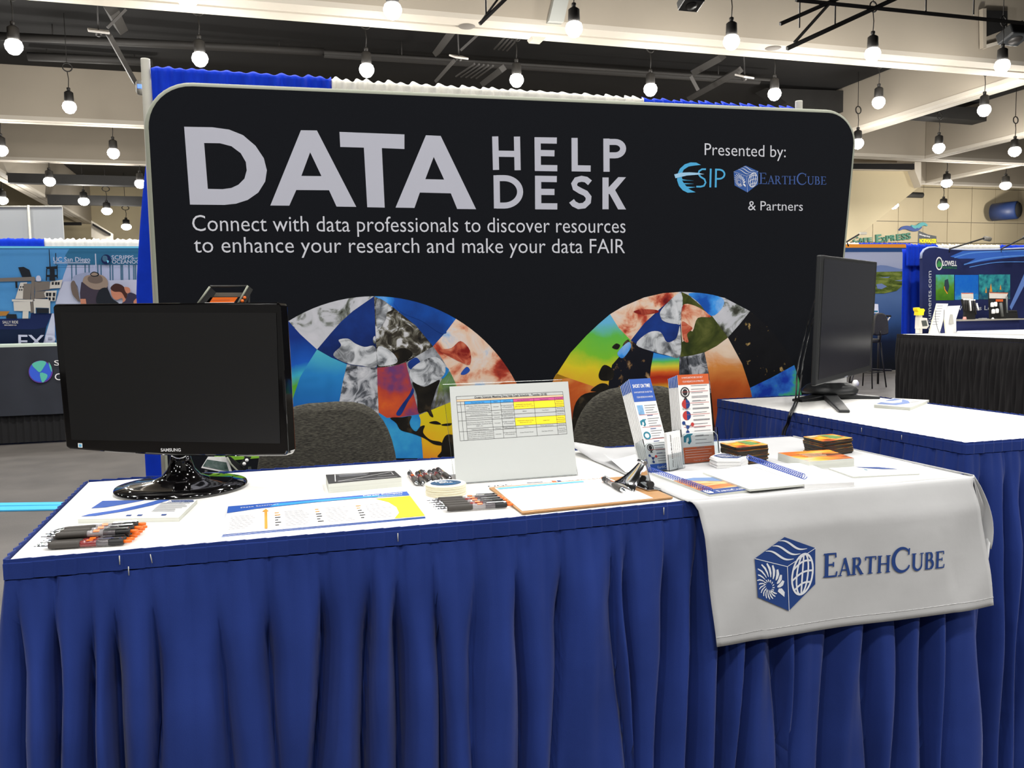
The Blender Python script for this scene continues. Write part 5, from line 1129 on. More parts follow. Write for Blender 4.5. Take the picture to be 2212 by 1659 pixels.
for (x, y) in ((1635, 790), (1715, 680)):
    p = rpx(x, y, -.002); MB().lathe([(.0055, 0), (.0055, .002)], 14, M=Matrix.Translation(p)@Matrix.Rotation(R(90), 4, 'X')).build('arm_hole', orange, e)
def lpx(x, y, d=0): return hy((440+x/11.06, 960+y/11.06), RY+d)
MB().prism([lpx(640, 300), lpx(860, 480), lpx(960, 560), lpx(930, 680), lpx(820, 640), lpx(560, 290)], (0, .01, 0)).build('cross_arm', card_black, e)
MB().prism([lpx(860, 480, -.01), lpx(1000, 290, -.01), lpx(1140, 300, -.01), lpx(960, 570, -.01)], (0, .01, 0)).build('side_arm', card_black, e)
m = MB(); m.tube([lpx(560, 300, -.005), lpx(650, 470, -.005), lpx(860, 680, -.005), lpx(900, 800, -.005)], .003, 6); m.build('wire_guide', edge_pale, e)
for (x, y) in ((1030, 378), (968, 462)):
    p = lpx(x, y, -.013); MB().lathe([(.006, 0), (.006, .002)], 14, M=Matrix.Translation(p)@Matrix.Rotation(R(90), 4, 'X')).build('arm_hole', paper, e)
for sx in (-.06, .08): MB().tube([lpx(500, 600)+Vector((sx, .02, .0)), lpx(500, 600)+Vector((sx*1.4, .02, -.98))], .006, 8).build('rack_leg', card_black, e)
MB().tube([rpx(1850, 600, .02), lpx(1000, 300, .0)], .006, 8).build('rack_upright', card_black, e); MB().tube([rpx(300, 800, .02), lpx(560, 300, .0)], .006, 8).build('rack_upright', card_black, e)
mg = empty('magazine', lpx(300, 500)[:], label='magazine with a dark green coast picture in the lower tray of the leaflet rack', cat='magazine')
coast = ramp_mat('coast_photo', [(.3, (40, 56, 54)), (.5, (84, 104, 98)), (.62, (110, 124, 122)), (.8, (190, 186, 172))], 30, rough=.3)
MB().prism([lpx(-60, 560, .02), lpx(100, 300, .02), lpx(560, 300, .02), lpx(690, 690, .02), lpx(640, 700, .02)], (0, .006, 0)).build('cover', paper, mg)
MB().prism([lpx(-20, 520, .018), lpx(80, 360, .018), lpx(540, 430, .018), lpx(610, 650, .018)], (0, .0015, 0)).build('cover_photo', coast, mg)
# ================================================================== HALL CEILING
beam_x('trim_1', 23.1, -45, 70, h=4.5, wd=1.35)
beam_y('trim_2', 26.15, 24.5, 38.5, h=4.5, wd=.95)
beam_x('trim_3', 38.5, -45, 70, h=4.5, wd=.8)
beam_x('trim_4', 48.0, -45, 30, h=4.5, wd=.65)
beam_y('trim_5', -13.6, 48.7, 78, h=4.5, wd=.95)
beam_y('trim_6', 34.9, 24.5, 38.5, h=4.5, wd=.7)
beam_x('trim_7', 46.0, 35, 70, h=4.5, wd=.6)
beam_y('trim_8', 41.8, 39.3, 46.0, h=4.5, wd=.6)
for i, (y0, y1, x0, x1) in enumerate(((24.5, 38.4, -45, 26.1), (24.5, 38.4, 27.2, 34.8), (48.8, 78, -12.6, 30), (24.5, 38.4, 35.7, 70))):
    MB().box(((x0+x1)/2, (y0+y1)/2, 11.6 if y0 < 30 else 12.6), (x1-x0, y1-y0, .2)).build('dark_ceiling_panel', void_black, kind='structure')
wall_m = mat('concrete_wall_panel', (188, 176, 150), .8, vary=.05, scale=.4); cream_m = mat('cream_wall', (206, 192, 158), .8)
MB().box((12, 78.2, 7), (134, .4, 14)).build('wall_back', cream_m, kind='structure')
wl = empty('wall_right', (48, 58, 0), kind='structure')
rnd = random.Random(3)
xs = [30.5+i*2.45 for i in range(16)]; zs_ = [0, 3.3, 5.0, 6.7, 8.4, 11.2, 14]
for i in range(len(xs)-1):
    for j in range(len(zs_)-1):
        MB().box(((xs[i]+xs[i+1])/2, 58.05+rnd.uniform(0, .02), (zs_[j]+zs_[j+1])/2), (xs[i+1]-xs[i]-.05, .1, zs_[j+1]-zs_[j]-.05)).build('panel', wall_m, wl)
MB().box((48.5, 58.25, 7), (37, .2, 14)).build('backing', groove_m, wl)
# slanted underside, window strip and corner post under the cross beam at the right
m = MB()
def pl(y, pts): return [tuple(hy(p, y)) for p in pts]
so = empty('trim_9', hy((1900, 440), 45)[:], kind='structure')
MB().prism(pl(45, [(1780, 364), (1780, 520), (1815, 540), (1988, 402), (1988, 366)]), (0, .5, 0)).build('slanted_soffit', cream_m, so)
MB().prism(pl(44.6, [(1780, 351), (1780, 366), (1990, 368), (1990, 351)]), (0, .4, 0)).build('window_frame', beige_lit, so)
MB().prism(pl(44.4, [(1780, 353), (1780, 363), (1975, 366), (1975, 354)]), (0, .2, 0)).build('window_strip', void_black, so)
MB().prism(pl(44.4, [(1976, 350), (1976, 368), (1990, 404), (1990, 350)]), (0, .8, 0)).build('corner_post', beige_lit, so)
# left far zone: white partition, dark window strips, concrete box
so = empty('trim_10', hy((230, 490), 72)[:], kind='structure')
MB().prism(pl(72, [(136, 480), (136, 486), (175, 486), (175, 480)]), (0, .3, 0)).build('window_strip', void_black, so)
MB().prism(pl(72, [(200, 482), (200, 487), (238, 509), (238, 504)]), (0, .3, 0)).build('window_strip', void_black, so)
MB().prism(pl(72.4, [(197, 476), (197, 512), (244, 530), (244, 505)]), (0, .3, 0)).build('corner_face', beige_lit, so)
wp = empty('white_partition', hy((67, 500), 16).xy[:]+(0,), label='tall pale grey partition with a thin pole, rising above the far left booth', cat='partition')
MB().prism([tuple(hy((-60, 448), 16)), tuple(hy((134, 447), 16)), (hy((134, 447), 16).x, 16, 0), (hy((-60, 448), 16).x, 16, 0)], (0, .05, 0)).build('panel', mat('partition_grey', (188, 192, 192), .7), wp)
a = hy((61, 443), 15.93); MB().tube([a, (a.x, a.y, 0)], .018, 10).build('pole', pole_m, wp)
MB().tube([hy((-60, 447), 15.97), hy((134, 446), 15.97)], .016, 8).build('top_rail', pole_m, wp)
for i, (p0, p1, y, th) in enumerate((((64, 385), (330, 375), 53, .55), ((141, 428), (330, 420), 62, .5))):
    a, b_ = hy(p0, y), hy(p1, y); hh = 18/1842*y
    MB().box(((a.x+b_.x)/2, y, (a.z+b_.z)/2-hh/2), (b_.x-a.x+2, th, hh)).build('black_duct', duct_black, label=('near' if i == 0 else 'far')+' black air duct crossing under the ceiling at the far left', cat='duct')
for i, (p0, p1, p2, p3, y) in enumerate((((1655, 190), (1700, 222), (1943, 262), (1943, 200), 34), ((1960, 228), (1960, 248), (2300, 275), (2300, 236), 34.5))):
    MB().prism([tuple(hy(p, y)) for p in (p0, p1, p2, p3)], (0, .9, 0)).build('black_duct', duct_black, label=('big black duct above the upper right corner of the black display' if i == 0 else 'long black duct under the ceiling at the right frame edge'), cat='duct')

# ducts and struts inside the black bay
rnd = random.Random(11)
def bay(p0, p1, y0, y1, r, lab, m_=duct_black, square=False, name='service_pipe'):
    a, b_ = hy(p0, y0), hy(p1, y1)
    m = MB(); m.tube([a, b_], r, 4 if square else 8, smooth=not square)
    if name == 'service_pipe':
        for t in (.15, .85): p = a.lerp(b_, t); m.tube([p, (p.x, p.y, max(11.52, p.z))], .02, 5)
    o = m.build(name, m_, label=lab, cat='pipe')
strut_m = mat('grey_black_strut', (62, 60, 58), .6)
bay((0, 78), (700, 112), 33, 33, .14, 'long dark pipe crossing the black bay above the blue valance', strut_m)
bay((60, 122), (330, 134), 36, 36, .16, 'dark pipe low in the black bay at the left, above the beige beam face', strut_m)
bay((700, 116), (1640, 175), 33, 33, .15, 'long dark pipe crossing the black bay above the white valance', strut_m)
bay((700, 113), (1680, 173), 32, 32, .07, 'thin conduit running just above the long dark pipe', strut_m)
bay((235, 75), (292, 178), 26, 29, .09, 'slanting grey strut hanging from the left antenna plate', strut_m, True, 'ceiling_strut')
bay((240, 18), (262, 62), 26, 30, .20, 'short broad grey strut high in the black bay at the left', strut_m, True, 'ceiling_strut')
bay((232, 60), (272, 20), 26, 26, .05, 'thin grey bar rising right from the left antenna plate', strut_m, True, 'ceiling_strut')
bay((980, 132), (942, 175), 26, 30, .07, 'slanting strut below the middle antenna plate', strut_m, True, 'ceiling_strut')
bay((980, 64), (942, 115), 26, 30, .13, 'broad slanting strut left of the middle antenna plate', strut_m, True, 'ceiling_strut')
bay((1040, 68), (996, 108), 26, 27, .05, 'thin strut above the middle antenna plate', strut_m, True, 'ceiling_strut')
bay((1086, 148), (1044, 180), 28, 31, .14, 'broad dark strut right of the middle antenna plate', strut_m, True, 'ceiling_strut')
bay((1598, 152), (1490, 212), 26, 30, .14, 'long slanting strut at the right end of the black bay', strut_m, True, 'ceiling_strut')
bay((1560, 122), (1500, 155), 26, 28, .16, 'broad slanting strut left of the right antenna plate', strut_m, True, 'ceiling_strut')
bay((1492, 165), (1508, 195), 27, 27, .08, 'short curved strut end above the blue valance', strut_m, True, 'ceiling_strut')
for k in range(4): bay((1095+k*9, 76+k), (1068+k*9, 106+k), 27, 29, .035, '%s thin conduit of the upper slanting row of four above the white valance' % ('leftmost', 'second', 'third', 'rightmost')[k], strut_m, name='ceiling_conduit')
for k in range(5): bay((1025+k*10, 138+k), (985+k*11, 165+k), 28, 30, .035, '%s thin conduit of the lower slanting row of five above the white valance' % ('leftmost', 'second', 'middle', 'fourth', 'rightmost')[k], strut_m, name='ceiling_conduit')
for (px, dy, lab) in (((213, 67), 7, 'pale rectangular antenna plate on a strut in the black bay, leftmost'), ((991, 123), 5, 'pale rectangular antenna plate in the black bay above the white valance'), ((1608, 165), 5, 'pale rectangular antenna plate in the black bay near its right end')):
    c = hy(px, 25.6); e = empty('antenna_plate', c[:], R(10), label=lab, cat='antenna')
    w_ = .26 if px[0] < 900 else .22
    MB().box((0, 0, 0), (w_*2, .5, .06), M=Matrix.Rotation(R(22), 4, 'X'), b=.015).build('plate', mat('antenna_white', (196, 192, 186), .5), e, local=True)
    MB().lathe([(.05, -.14), (.09, -.10), (.09, -.04)], 14).build('sensor', dark_metal, e, local=True); MB().tube([(0, 0, .03), (0, .1, 11.52-c.z)], .02, 6).build('rod', dark_metal, e, local=True)
# open triangular trusses high at the upper right
truss_m = mat('black_truss', (38, 37, 36), .6)
def truss(segs, label, y=18.5):
    e = empty('steel_truss', hy(segs[0][0], y)[:], label=label, cat='truss')
    for (a, b_, t) in segs:
        A_, B_ = hy(a, y), hy(b_, y); MB().tube([A_, B_], t/1842*y/2*1.25, 4, smooth=False).build('bar', truss_m, e)
    return e
truss([((1685, 52), (1830, -12), 8), ((1700, 105), (1960, -15), 9), ((1716, 92), (1812, -15), 6), ((1720, 0), (2230, 52), 9)], 'open black steel truss in the upper right corner above the beam')
truss([((1036, 52), (1098, -8), 7), ((1040, 46), (1080, -8), 4)], 'small black truss end hanging at the top middle of the picture')
for k, (px, top_) in enumerate(((1727, 60), (1804, 52), (2000, 25), (2103, 32), (1050, 30))):
    a = hy((px, top_), 18.5); MB().tube([a, a+Vector((0, 0, 3))], .02, 5).build('hanger_wire', dark_metal, label='thin hanger wire %s' % ['left of the V shaped truss bars', 'between the V shaped truss bars', 'over the middle of the long truss bar', 'over the right part of the long truss bar', 'above the small truss end at the top'][k], cat='wire')
# speakers
def speaker(px, y, w_, lab, blue=False):
    c = hy(px, y); e = empty('ceiling_speaker', c[:], label=lab, cat='speaker')
    MB().box((0, 0, 0), (w_, w_*.8, w_*.45), M=Matrix.Rotation(R(-20), 4, 'X'), b=w_*.06).build('cabinet', matte_black, e, local=True)
    MB().lathe([(w_*.25, -w_*.26), (w_*.28, -w_*.2)], 18, M=Matrix.Rotation(R(-20), 4, 'X')).build('driver', dark_metal, e, local=True)
    for s_ in (-1, 1): MB().tube([(s_*w_*.4, 0, w_*.15), (s_*w_*.4, 0, w_*.6)], w_*.03, 6).build('bracket', dark_metal, e, local=True)
speaker((1492, 4), 18, .5, 'black speaker cut by the top frame edge, right of the middle')
speaker((2190, 76), 21, .75, 'large black speaker at the right frame edge below the truss')
speaker((2152, 273), 36, .75, 'black speaker hanging under the long duct at the right')

for px, y, lab in (((2165, 293), 38.25, 'small camera with a blue light right of the hanging speaker'), ((2138, 357), 45.8, 'small camera with a blue light on the far ceiling beam, right side'), ((303, 196), 24, 'white antenna with a dark box beside the steel drape upright')):
    c = hy(px, y); e = empty('security_camera', c[:], label=lab, cat='camera')
    MB().lathe([(.10*y/36, -.1), (.16*y/36, 0), (.16*y/36, .2), (.1*y/36, .25)], 14).build('camera_body', mat('camera_grey', (130, 128, 120), .5), e, local=True)
    MB().box((0, -.16*y/36, .08), (.10, .05, .10)).build('status_light', mat('blue_status_light', (90, 130, 235), .5, emit=1.2), e, local=True)
# recessed round downlights in the soffit of the near beam, and the pale box column above it
for k, px in enumerate(((1008, 57), (1670, 104))):
    c = hz(px, BZ-.085); o = MB().lathe([(.22, -.015), (.24, 0)], 24).build('recessed_downlight', groove_m, loc=c[:], label=('round recessed light in the near beam soffit, %s of the two' % ('left', 'right')[k]), cat='light')
cb_ = empty('column_casing', hy((1205, 20), 23)[:], label='pale square casing running up the near beam face at the top', cat='casing')
MB().prism([tuple(hy(p, 22.9)) for p in ((1186, 45), (1218, 47), (1232, -15), (1200, -15))], (0, .25, 0)).build('casing', mat('casing_pale', (186, 188, 182), .7), cb_)
MB().prism([tuple(hy(p, 23.05)) for p in ((1148, 78), (1179, 80), (1175, 86), (1152, 84))], (0, .4, 0)).build('ceiling_sensor', beige_lit, label='small pale sensor box under the near beam', cat='sensor')
# dark opening with frame in the beam face at the right
so = empty('window_1', hy((2150, 40), 22.9)[:], kind='structure')
MB().prism([tuple(hy(p, 22.95)) for p in ((2132, 22), (2134, 78), (2176, 62), (2176, 24))], (0, .1, 0)).build('dark_opening', void_black, so)
MB().prism([tuple(hy(p, 22.9)) for p in ((2123, 18), (2124, 104), (2131, 103), (2131, 18))], (0, .15, 0)).build('frame', beige, so)
MB().prism([tuple(hy(p, 22.9)) for p in ((2131, 96), (2131, 104), (2190, 86), (2190, 79))], (0, .15, 0)).build('frame', beige_lit, so)
# ---- high-bay lamps
glow = mat('lamp_glow', (255, 252, 246), .5, emit=30); lampbody = mat('lamp_housing', (46, 44, 42), .5)
def make_lamp():
    e = empty('high_bay_lamp', (0, 0, 0), label='x', cat='lamp', group='hanging high bay lamps')
    MB().lathe([(.09, .50), (.14, .46), (.15, .20), (.13, .12)], 18).build('housing', lampbody, e, local=True)
    MB().lathe([(.05, .50), (.06, .60), (.05, .62)], 12).build('junction_box', lampbody, e, local=True)
    MB().lathe([(.02, -.22), (.12, -.18), (.20, -.07), (.215, .02), (.18, .12), (.10, .18)], 22).build('lens', glow, e, local=True)  # lens swollen so that its shape takes in the glare around the lamp
    m = MB(); m.tube([(0, 0, .60), (.02, 0, .9), (-.01, 0, 1.15)], .014, 5); m.build('cable', lampbody, e, local=True); MB().tube([(0, 0, 0), (0, 0, 1)], .012, 5).build('drop_cable', lampbody, e, loc=(-.01, 0, 1.42), local=True)
    MB().tube([(.14*math.cos(a), .03*math.cos(a), 1.28+.14*math.sin(a)) for a in [i*math.pi/8 for i in range(16)]], .022, 6, closed=True).build('cable_coil', lampbody, e, local=True)
    l = bpy.data.lights.new('lamp_light', 'POINT'); l.energy = 330; l.shadow_soft_size = .2; l.color = (1, .96, .90)
    o = bpy.data.objects.new('lamp_light', l); COL.objects.link(o); o.parent = e; o.location = (0, 0, -.45)
    return e
lamp = make_lamp()
LP = [((405, -2), 'lamp cut off by the top frame edge at the left'), ((848, 22), 'lamp in front of the near beam, left of the small truss end'), ((1240, 62), 'lamp below the pale casing on the near beam'), ((1580, 90), 'lamp left of the V shaped truss bars on the near beam'), ((1885, 117), 'lamp in the middle of the near beam at the right'), ((2165, 142), 'lamp in front of the near beam, beside the large right speaker'),
      ((30, 100), 'large glaring lamp at the upper left frame edge'), ((432, 127), 'lamp shining just over the left blue valance'), ((792, 151), 'lamp over the left part of the white valance'), ((1116, 173), 'lamp over the middle of the white valance'), ((1405, 193), 'lamp where the white and right blue valances meet'), ((1673, 203), 'lamp over the right end of the blue valance'), ((1898, 221), 'lamp before the black duct end box at the right'), ((2126, 238), 'lamp in front of the long black duct at the right'),
      ((150, 231), 'lamp before the wide beige beam face left of the drape upright'), ((-20, 245), 'lamp just outside the left edge'), ((245, 331), 'lamp on the second beige beam face at the left'), ((3, 325), 'lamp cut by the left frame edge at mid height'), ((107, 392), 'lamp in front of the upper black duct at the left'), ((181, 435), 'lamp in front of the lower black duct at the left'), ((5, 433), 'lamp at the left frame edge above the pale partition'), ((231, 456), 'small far lamp right of the lower black duct end'), ((273, 490), 'lowest small far lamp left of the drape upright'), ((303, 397), 'small lamp half hidden by the left drape upright, upper'), 
      ((1853, 310), 'lamp touching the right edge of the black display'), ((2028, 320), 'lamp hanging before the slanted shadow at the right'), ((2192, 327), 'lamp at the right frame edge below the small camera'), ((2045, 396), 'lamp on the far beam line at the right'), ((2172, 401), 'lamp above the round blue duct mouth'), ((1930, 444), 'small far lamp beside the slanted cream soffit'), ((2038, 446), 'small far lamp left of the round blue duct mouth')]
for i, (px, lab) in enumerate(LP):
    c = hz(px, 8.5); o = lamp if i == 0 else copy_tree(lamp); o.location = c; o['label'] = lab
    k = max(1, (c.length/34)**.7); o.scale = (k, k, min(k, 1.1)); kz_ = min(k, 1.1)
    if c.y < 24.5: zc_ = 14
    elif 38.4 < c.y < 39.4 or 48 < c.y < 48.7: zc_ = 9.42
    elif c.y < 38.4: zc_ = 9.42 if 26.1 < c.x < 27.15 or 34.8 < c.x < 35.7 else 11.5
    elif c.y > 48.7 and c.x > -12.6 and c.x < 30: zc_ = 12.5
    else: zc_ = 14
    for ch in o.children:
        if ch.name.startswith('drop_cable'): ch.scale.z = max(.1, (zc_-(8.5+1.42*kz_))/kz_)
# ---- cafe sign, banner and round duct on the far right wall
sg = empty('cafe_sign', hy((1915, 510), 57.9)[:], label='green raised letters CAFE EXPRESS with a blue wave on the far wall', cat='sign')
signg = mat('sign_green', (70, 124, 108), .6); sign_t = mat('sign_teal', (90, 170, 180), .6); sign_b = mat('sign_blue', (60, 84, 150), .6)
def zc(x, y): q = hy((1820+x/9.217, 470+y/9.217), 57.8); return (q.x, q.z)
WF = Frame((0, 57.85, 0), (1, 0, 0), (0, 0, 1)); s_ = 57.8/1842
for (tx, a, b_, cap) in (('C', (225, 490), (330, 482), 13), ('A', (345, 488), (420, 484), 10), ('F', (440, 482), (505, 478), 10), ('E', (525, 478), (600, 472), 10), ('E', (685, 488), (790, 480), 18.5), ('X', (790, 478), (880, 468), 11), ('P', (888, 470), (980, 462), 14), ('R', (985, 460), (1075, 450), 14), ('E', (1095, 446), (1180, 440), 14.5), ('S', (1195, 440), (1285, 430), 15), ('S', (1290, 428), (1375, 416), 15)):
    pr = Print(WF); text(pr, tx, zc(*a), zc(*b_), cap*s_, off=.03); o = pr.build('letter', signg, sg); solid(o, .16, -1)
for k, (P3, m_) in enumerate(((((1150, 245), (1210, 205), (1290, 195), (1360, 215), (1440, 238), (1520, 228), (1590, 185)), sign_b), (((1390, 155), (1440, 185), (1510, 180), (1570, 140), (1640, 125), (1700, 158)), sign_t))):
    pr = Print(WF); pts = smooth_poly([zc(*p) for p in P3], 4, closed=False); n_ = len(pts); pr.quads(rib(pts, [.10+.22*math.sin(math.pi*i/(n_-1)) for i in range(n_)])); o = pr.build('wave', m_, sg); solid(o, .16, -1)
bn = empty('hanging_banner', hy((2004, 515), 50)[:], label='dark banner with yellow letters rising behind the far right booth drapes', cat='banner')
bp = lambda x, y: tuple(hy((1820+x/9.217, 470+y/9.217), 50))
MB().prism([bp(1510, 600), bp(1870, 600), bp(1870, 370), bp(1700, 335), bp(1525, 265)], (0, .1, 0)).build('banner_cloth', mat('banner_grey', (66, 70, 74), .7), bn)
for xx in (1512, 1868): a = hy((1820+xx/9.217, 520), 50.05); MB().tube([a, (a.x, a.y, 0)], .03, 6).build('banner_pole', dark_metal, bn)
BFm = Frame((0, 49.99, 0), (1, 0, 0), (0, 0, 1)); b2 = lambda x, y: (bp(x, y)[0], bp(x, y)[2])
pr = Print(BFm); text(pr, 'NORWALKER', b2(1530, 500), b2(1865, 505), 10*50/1842, mi=0, h=.01, off=.03); text(pr, 'blueprint', b2(1530, 348), b2(1735, 398), 4*50/1842, mi=1, h=.01); pr.build('banner_lettering', [yellow, paper], bn)['kind'] = 'stuff'
c = hy((2172, 456), 56.5); e = empty('round_duct', c[:], label='short round duct mouth with a dark blue collar on the far right wall', cat='duct')
MB().lathe([(.62, -1.0), (.72, -.98), (.72, .9)], 32, M=Matrix.Translation((0, 0, 0))@Matrix.Rotation(R(20), 4, 'Z')@Matrix.Rotation(R(90), 4, 'X')).build('collar', mat('duct_blue', (34, 52, 98), .5), e, local=True)
MB().lathe([(.60, 0), (.60, .04)], 32, M=Matrix.Rotation(R(20), 4, 'Z')@Matrix.Translation((0, -1.0, 0))@Matrix.Rotation(R(90), 4, 'X')).build('duct_opening', void_black, e, local=True)
c = hy((1965, 421), 56); MB().tube([c+Vector((-2.2, 0, 0)), c+Vector((1.2, 0, 0))], .22, 12).build('black_duct', duct_black, label='small black pipe duct emerging above the cafe sign', cat='duct')
# ================================================================== FAR LEFT BOOTH
def flat_valances(y, segs, z0=2.47, drop=.42, groups=''):
    for (x0, x1, m_, nm, lab, seed) in segs: gathered(x0, x1, z0, z0-drop, y, seed, m_, nm, lab, amp=.02, per=.06, ragged=.02, n=max(20, int((x1-x0)/.02)))
BY = 12.0
flat_valances(BY, [(-5.2, -2.51, royal, 'blue_valance', 'blue gathered valance at the far left booth', 21), (-2.51, -.6, white_drape, 'white_valance', 'white gathered valance at the far left booth', 22)])
MB().box((-2.9, BY+.04, 1.2), (4.6, .02, 2.4)).build('back_drape', royal, label='blue drape hanging behind the research ship display at the far left', cat='drape')
SY = 11.75
sd = empty('ship_display', (-2.5, SY, 0), label='wide blue fabric display picturing a research ship and two scientists, far left booth', cat='display wall')
def sp(x, y): return hy((x/6.381, 500+y/6.381), SY)
ztop = sp(900, 205).z
o = MB().box(((sp(-700, 0).x-.3)/2+(-.9)/2, SY+.03, ztop/2+.3), (-.9-sp(-700, 0).x+.3, .06, ztop-.6)).build('fabric_panel', ramp_mat('display_sky', [(.2, (28, 84, 156)), (.5, (44, 108, 176)), (.8, (66, 124, 176))], 1.0, grad=(2, -.6, .9, .6)), sd)
SFm = Frame((0, SY, 0), (1, 0, 0), (0, 0, 1)); pr = Print(SFm)
s2 = lambda x, y: (sp(x, y).x, sp(x, y).z)
PM = {k: mat('ship_'+k, tuple(int(c*.86) for c in v), .85, spec=.1) for k, v in dict(edge=(120, 206, 246), hull=(28, 40, 84), dark=(34, 38, 46), white=(206, 200, 196), grey=(120, 112, 108), lt=(176, 186, 222), lt2=(192, 196, 222), teal=(70, 110, 140), hat=(150, 132, 120), hat2=(110, 96, 90), shirt=(148, 158, 190), body=(66, 58, 72), skin=(196, 130, 106), hair=(70, 44, 40), sea=(22, 34, 62), top=(52, 110, 150), jacket=(58, 54, 76), ship_orange=(170, 120, 60)).items()}
pk = list(PM); pi = {k: i for i, k in enumerate(pk)}
lay = [0]
def S(k, pts, sm=0):
    lay[0] += 1; q = [s2(*p) for p in pts]
    pr.poly(smooth_poly(q, 4) if sm else q, h=.002+lay[0]*.0006, mi=pi[k])
S('lt', [(935, 450), (2100, 450), (2100, 1000), (760, 1000), (880, 600)]); S('top', [(960, 235), (2100, 235), (2100, 460), (940, 460), (900, 330)])
for x in (980, 1040, 1165, 1220, 1340, 1385, 1510, 1545, 1660, 1680, 1770, 1835, 1860): S('teal', [(x, 450), (x+16, 450), (x+20, 670), (x+4, 670)])
S('lt2', [(880, 690), (2100, 660), (2100, 1000), (770, 1000), (820, 830)]); S('edge', [(-700, 205), (2100, 205), (2100, 232), (-700, 232)])
S('sea', [(-700, 1320), (640, 1320), (600, 1540), (-700, 1540)]); S('hull', [(-700, 1210), (420, 1200), (430, 1130), (720, 1130), (640, 1320), (480, 1350), (-700, 1350)]); S('lt2', [(720, 1130), (760, 1130), (760, 1540), (600, 1540)])
S('dark', [(90, 1140), (230, 1140), (240, 1200), (90, 1200)]); S('ship_orange', [(-300, 1100), (140, 1100), (90, 1160), (-300, 1180)])
S('dark', [(255, 495), (330, 488), (410, 530), (440, 630), (310, 630)]); S('grey', [(-300, 655), (480, 625), (500, 680), (-300, 700)]); S('grey', [(440, 640), (485, 640), (470, 1120), (420, 1120)])
S('white', [(285, 705), (380, 700), (320, 930), (215, 930)]); S('grey', [(330, 720), (440, 720), (420, 940), (320, 930)]); S('white', [(170, 935), (460, 940), (455, 970), (170, 965)]); S('white', [(190, 970), (420, 970), (430, 1100), (200, 1095)]); S('white', [(320, 1100), (400, 1100), (395, 1200), (315, 1200)])
for (x, y) in ((285, 765), (315, 765), (270, 805), (300, 805)): S('dark', [(x, y-10), (x+16, y-10), (x+14, y+10), (x-2, y+10)])
S('grey', [(480, 690), (690, 690), (700, 800), (490, 830)]); S('grey', [(490, 830), (640, 820), (640, 920), (480, 930)]); S('white', [(700, 690), (870, 665), (840, 780), (690, 790)])
for x in (720, 765, 800): S('dark', [(x, 700), (x+28, 696), (x+26, 735), (x, 738)])
S('white', [(615, 850), (640, 820), (790, 815), (770, 960), (670, 960), (665, 910), (630, 905)])
for x in (640, 680, 735): S('dark', [(x, 845), (x+36, 845), (x+32, 895), (x+2, 895)])
for x in (675, 730): S('dark', [(x, 910), (x+32, 910), (x+30, 950), (x, 950)])
S('white', [(480, 930), (680, 935), (690, 1055), (500, 1050)]); S('white', [(470, 960), (500, 960), (500, 1130), (480, 1130)]); S('white', [(680, 960), (700, 960), (700, 1130), (685, 1130)]); S('dark', [(510, 1060), (680, 1060), (680, 1125), (510, 1125)])
for q_ in (((680, 250), (690, 250), (720, 680), (700, 680)), ((640, 490), (800, 480), (790, 520), (650, 520)), ((640, 600), (805, 600), (800, 630), (645, 630)), ((645, 520), (660, 520), (655, 680), (640, 680)), ((790, 460), (802, 460), (806, 650), (792, 650)), ((700, 520), (760, 520), (770, 680), (690, 680)), ((770, 300), (782, 300), (785, 460), (775, 460)), ((220, 690), (250, 690), (255, 780), (225, 780))): S('dark', q_)
S('lt2', [(515, 620), (560, 615), (575, 680), (510, 680)], 1)
S('shirt', [(1000, 670), (1060, 600), (1250, 570), (1240, 700), (1130, 800), (1110, 960), (1100, 900), (1080, 760)], 1); S('hat2', [(985, 720), (1040, 690), (1100, 900), (1100, 965), (1010, 870)], 1)
S('body', [(1130, 700), (1480, 690), (1500, 820), (1540, 1000), (1120, 1000), (1110, 850)]); S('hat', [(1150, 680), (1200, 610), (1400, 600), (1490, 680), (1470, 780), (1300, 800), (1170, 720)], 1); S('hat2', [(1235, 620), (1390, 610), (1420, 690), (1330, 720), (1230, 690)], 1); S('dark', [(1250, 590), (1300, 555), (1370, 580), (1360, 615), (1290, 625)], 1); S('hat', [(1262, 592), (1305, 568), (1355, 588), (1340, 608), (1290, 612)], 1)
S('dark', [(1370, 820), (1480, 780), (1550, 920), (1640, 1000), (1350, 1000)], 1); S('skin', [(1115, 930), (1190, 930), (1200, 1000), (1120, 1000)])
S('skin', [(1540, 790), (1600, 830), (1680, 830), (1740, 930), (1700, 990), (1690, 920), (1610, 945), (1550, 890)], 1); S('hair', [(1530, 780), (1600, 720), (1700, 750), (1760, 850), (1740, 930), (1680, 840), (1580, 830)], 1); S('skin', [(1720, 770), (1790, 780), (1800, 840), (1750, 850)], 1)
S('jacket', [(1740, 950), (1780, 850), (1860, 860), (1950, 930), (2000, 1000), (1700, 1000)], 1); S('skin', [(1850, 960), (1900, 920), (1950, 960), (1940, 1000), (1860, 1000)], 1)
for (tx, a, b_, cap, mi) in (('UC San Diego', (750, 420), (1255, 420), 8.5, 'lt2'), ('SCRIPPS', (1548, 388), (1852, 388), 7.5, 'lt2'), ('INSTITUTION OF', (1862, 382), (2080, 382), 2.5, 'lt2'), ('OCEANOGRAPHY', (1553, 445), (2180, 448), 7, 'lt2'), ('SALLY RIDE', (52, 1268), (266, 1268), 5, 'white'), ('SAN DIEGO CA', (76, 1300), (244, 1300), 2.6, 'white'), ('EXPLORE', (270, 1600), (1500, 1610), 24, 'lt2')):
    A_, B_ = s2(*a), s2(*b_); text(pr, tx, A_, B_, cap*SY/1842*1.02, h=.05, mi=pi[mi], off=.01)
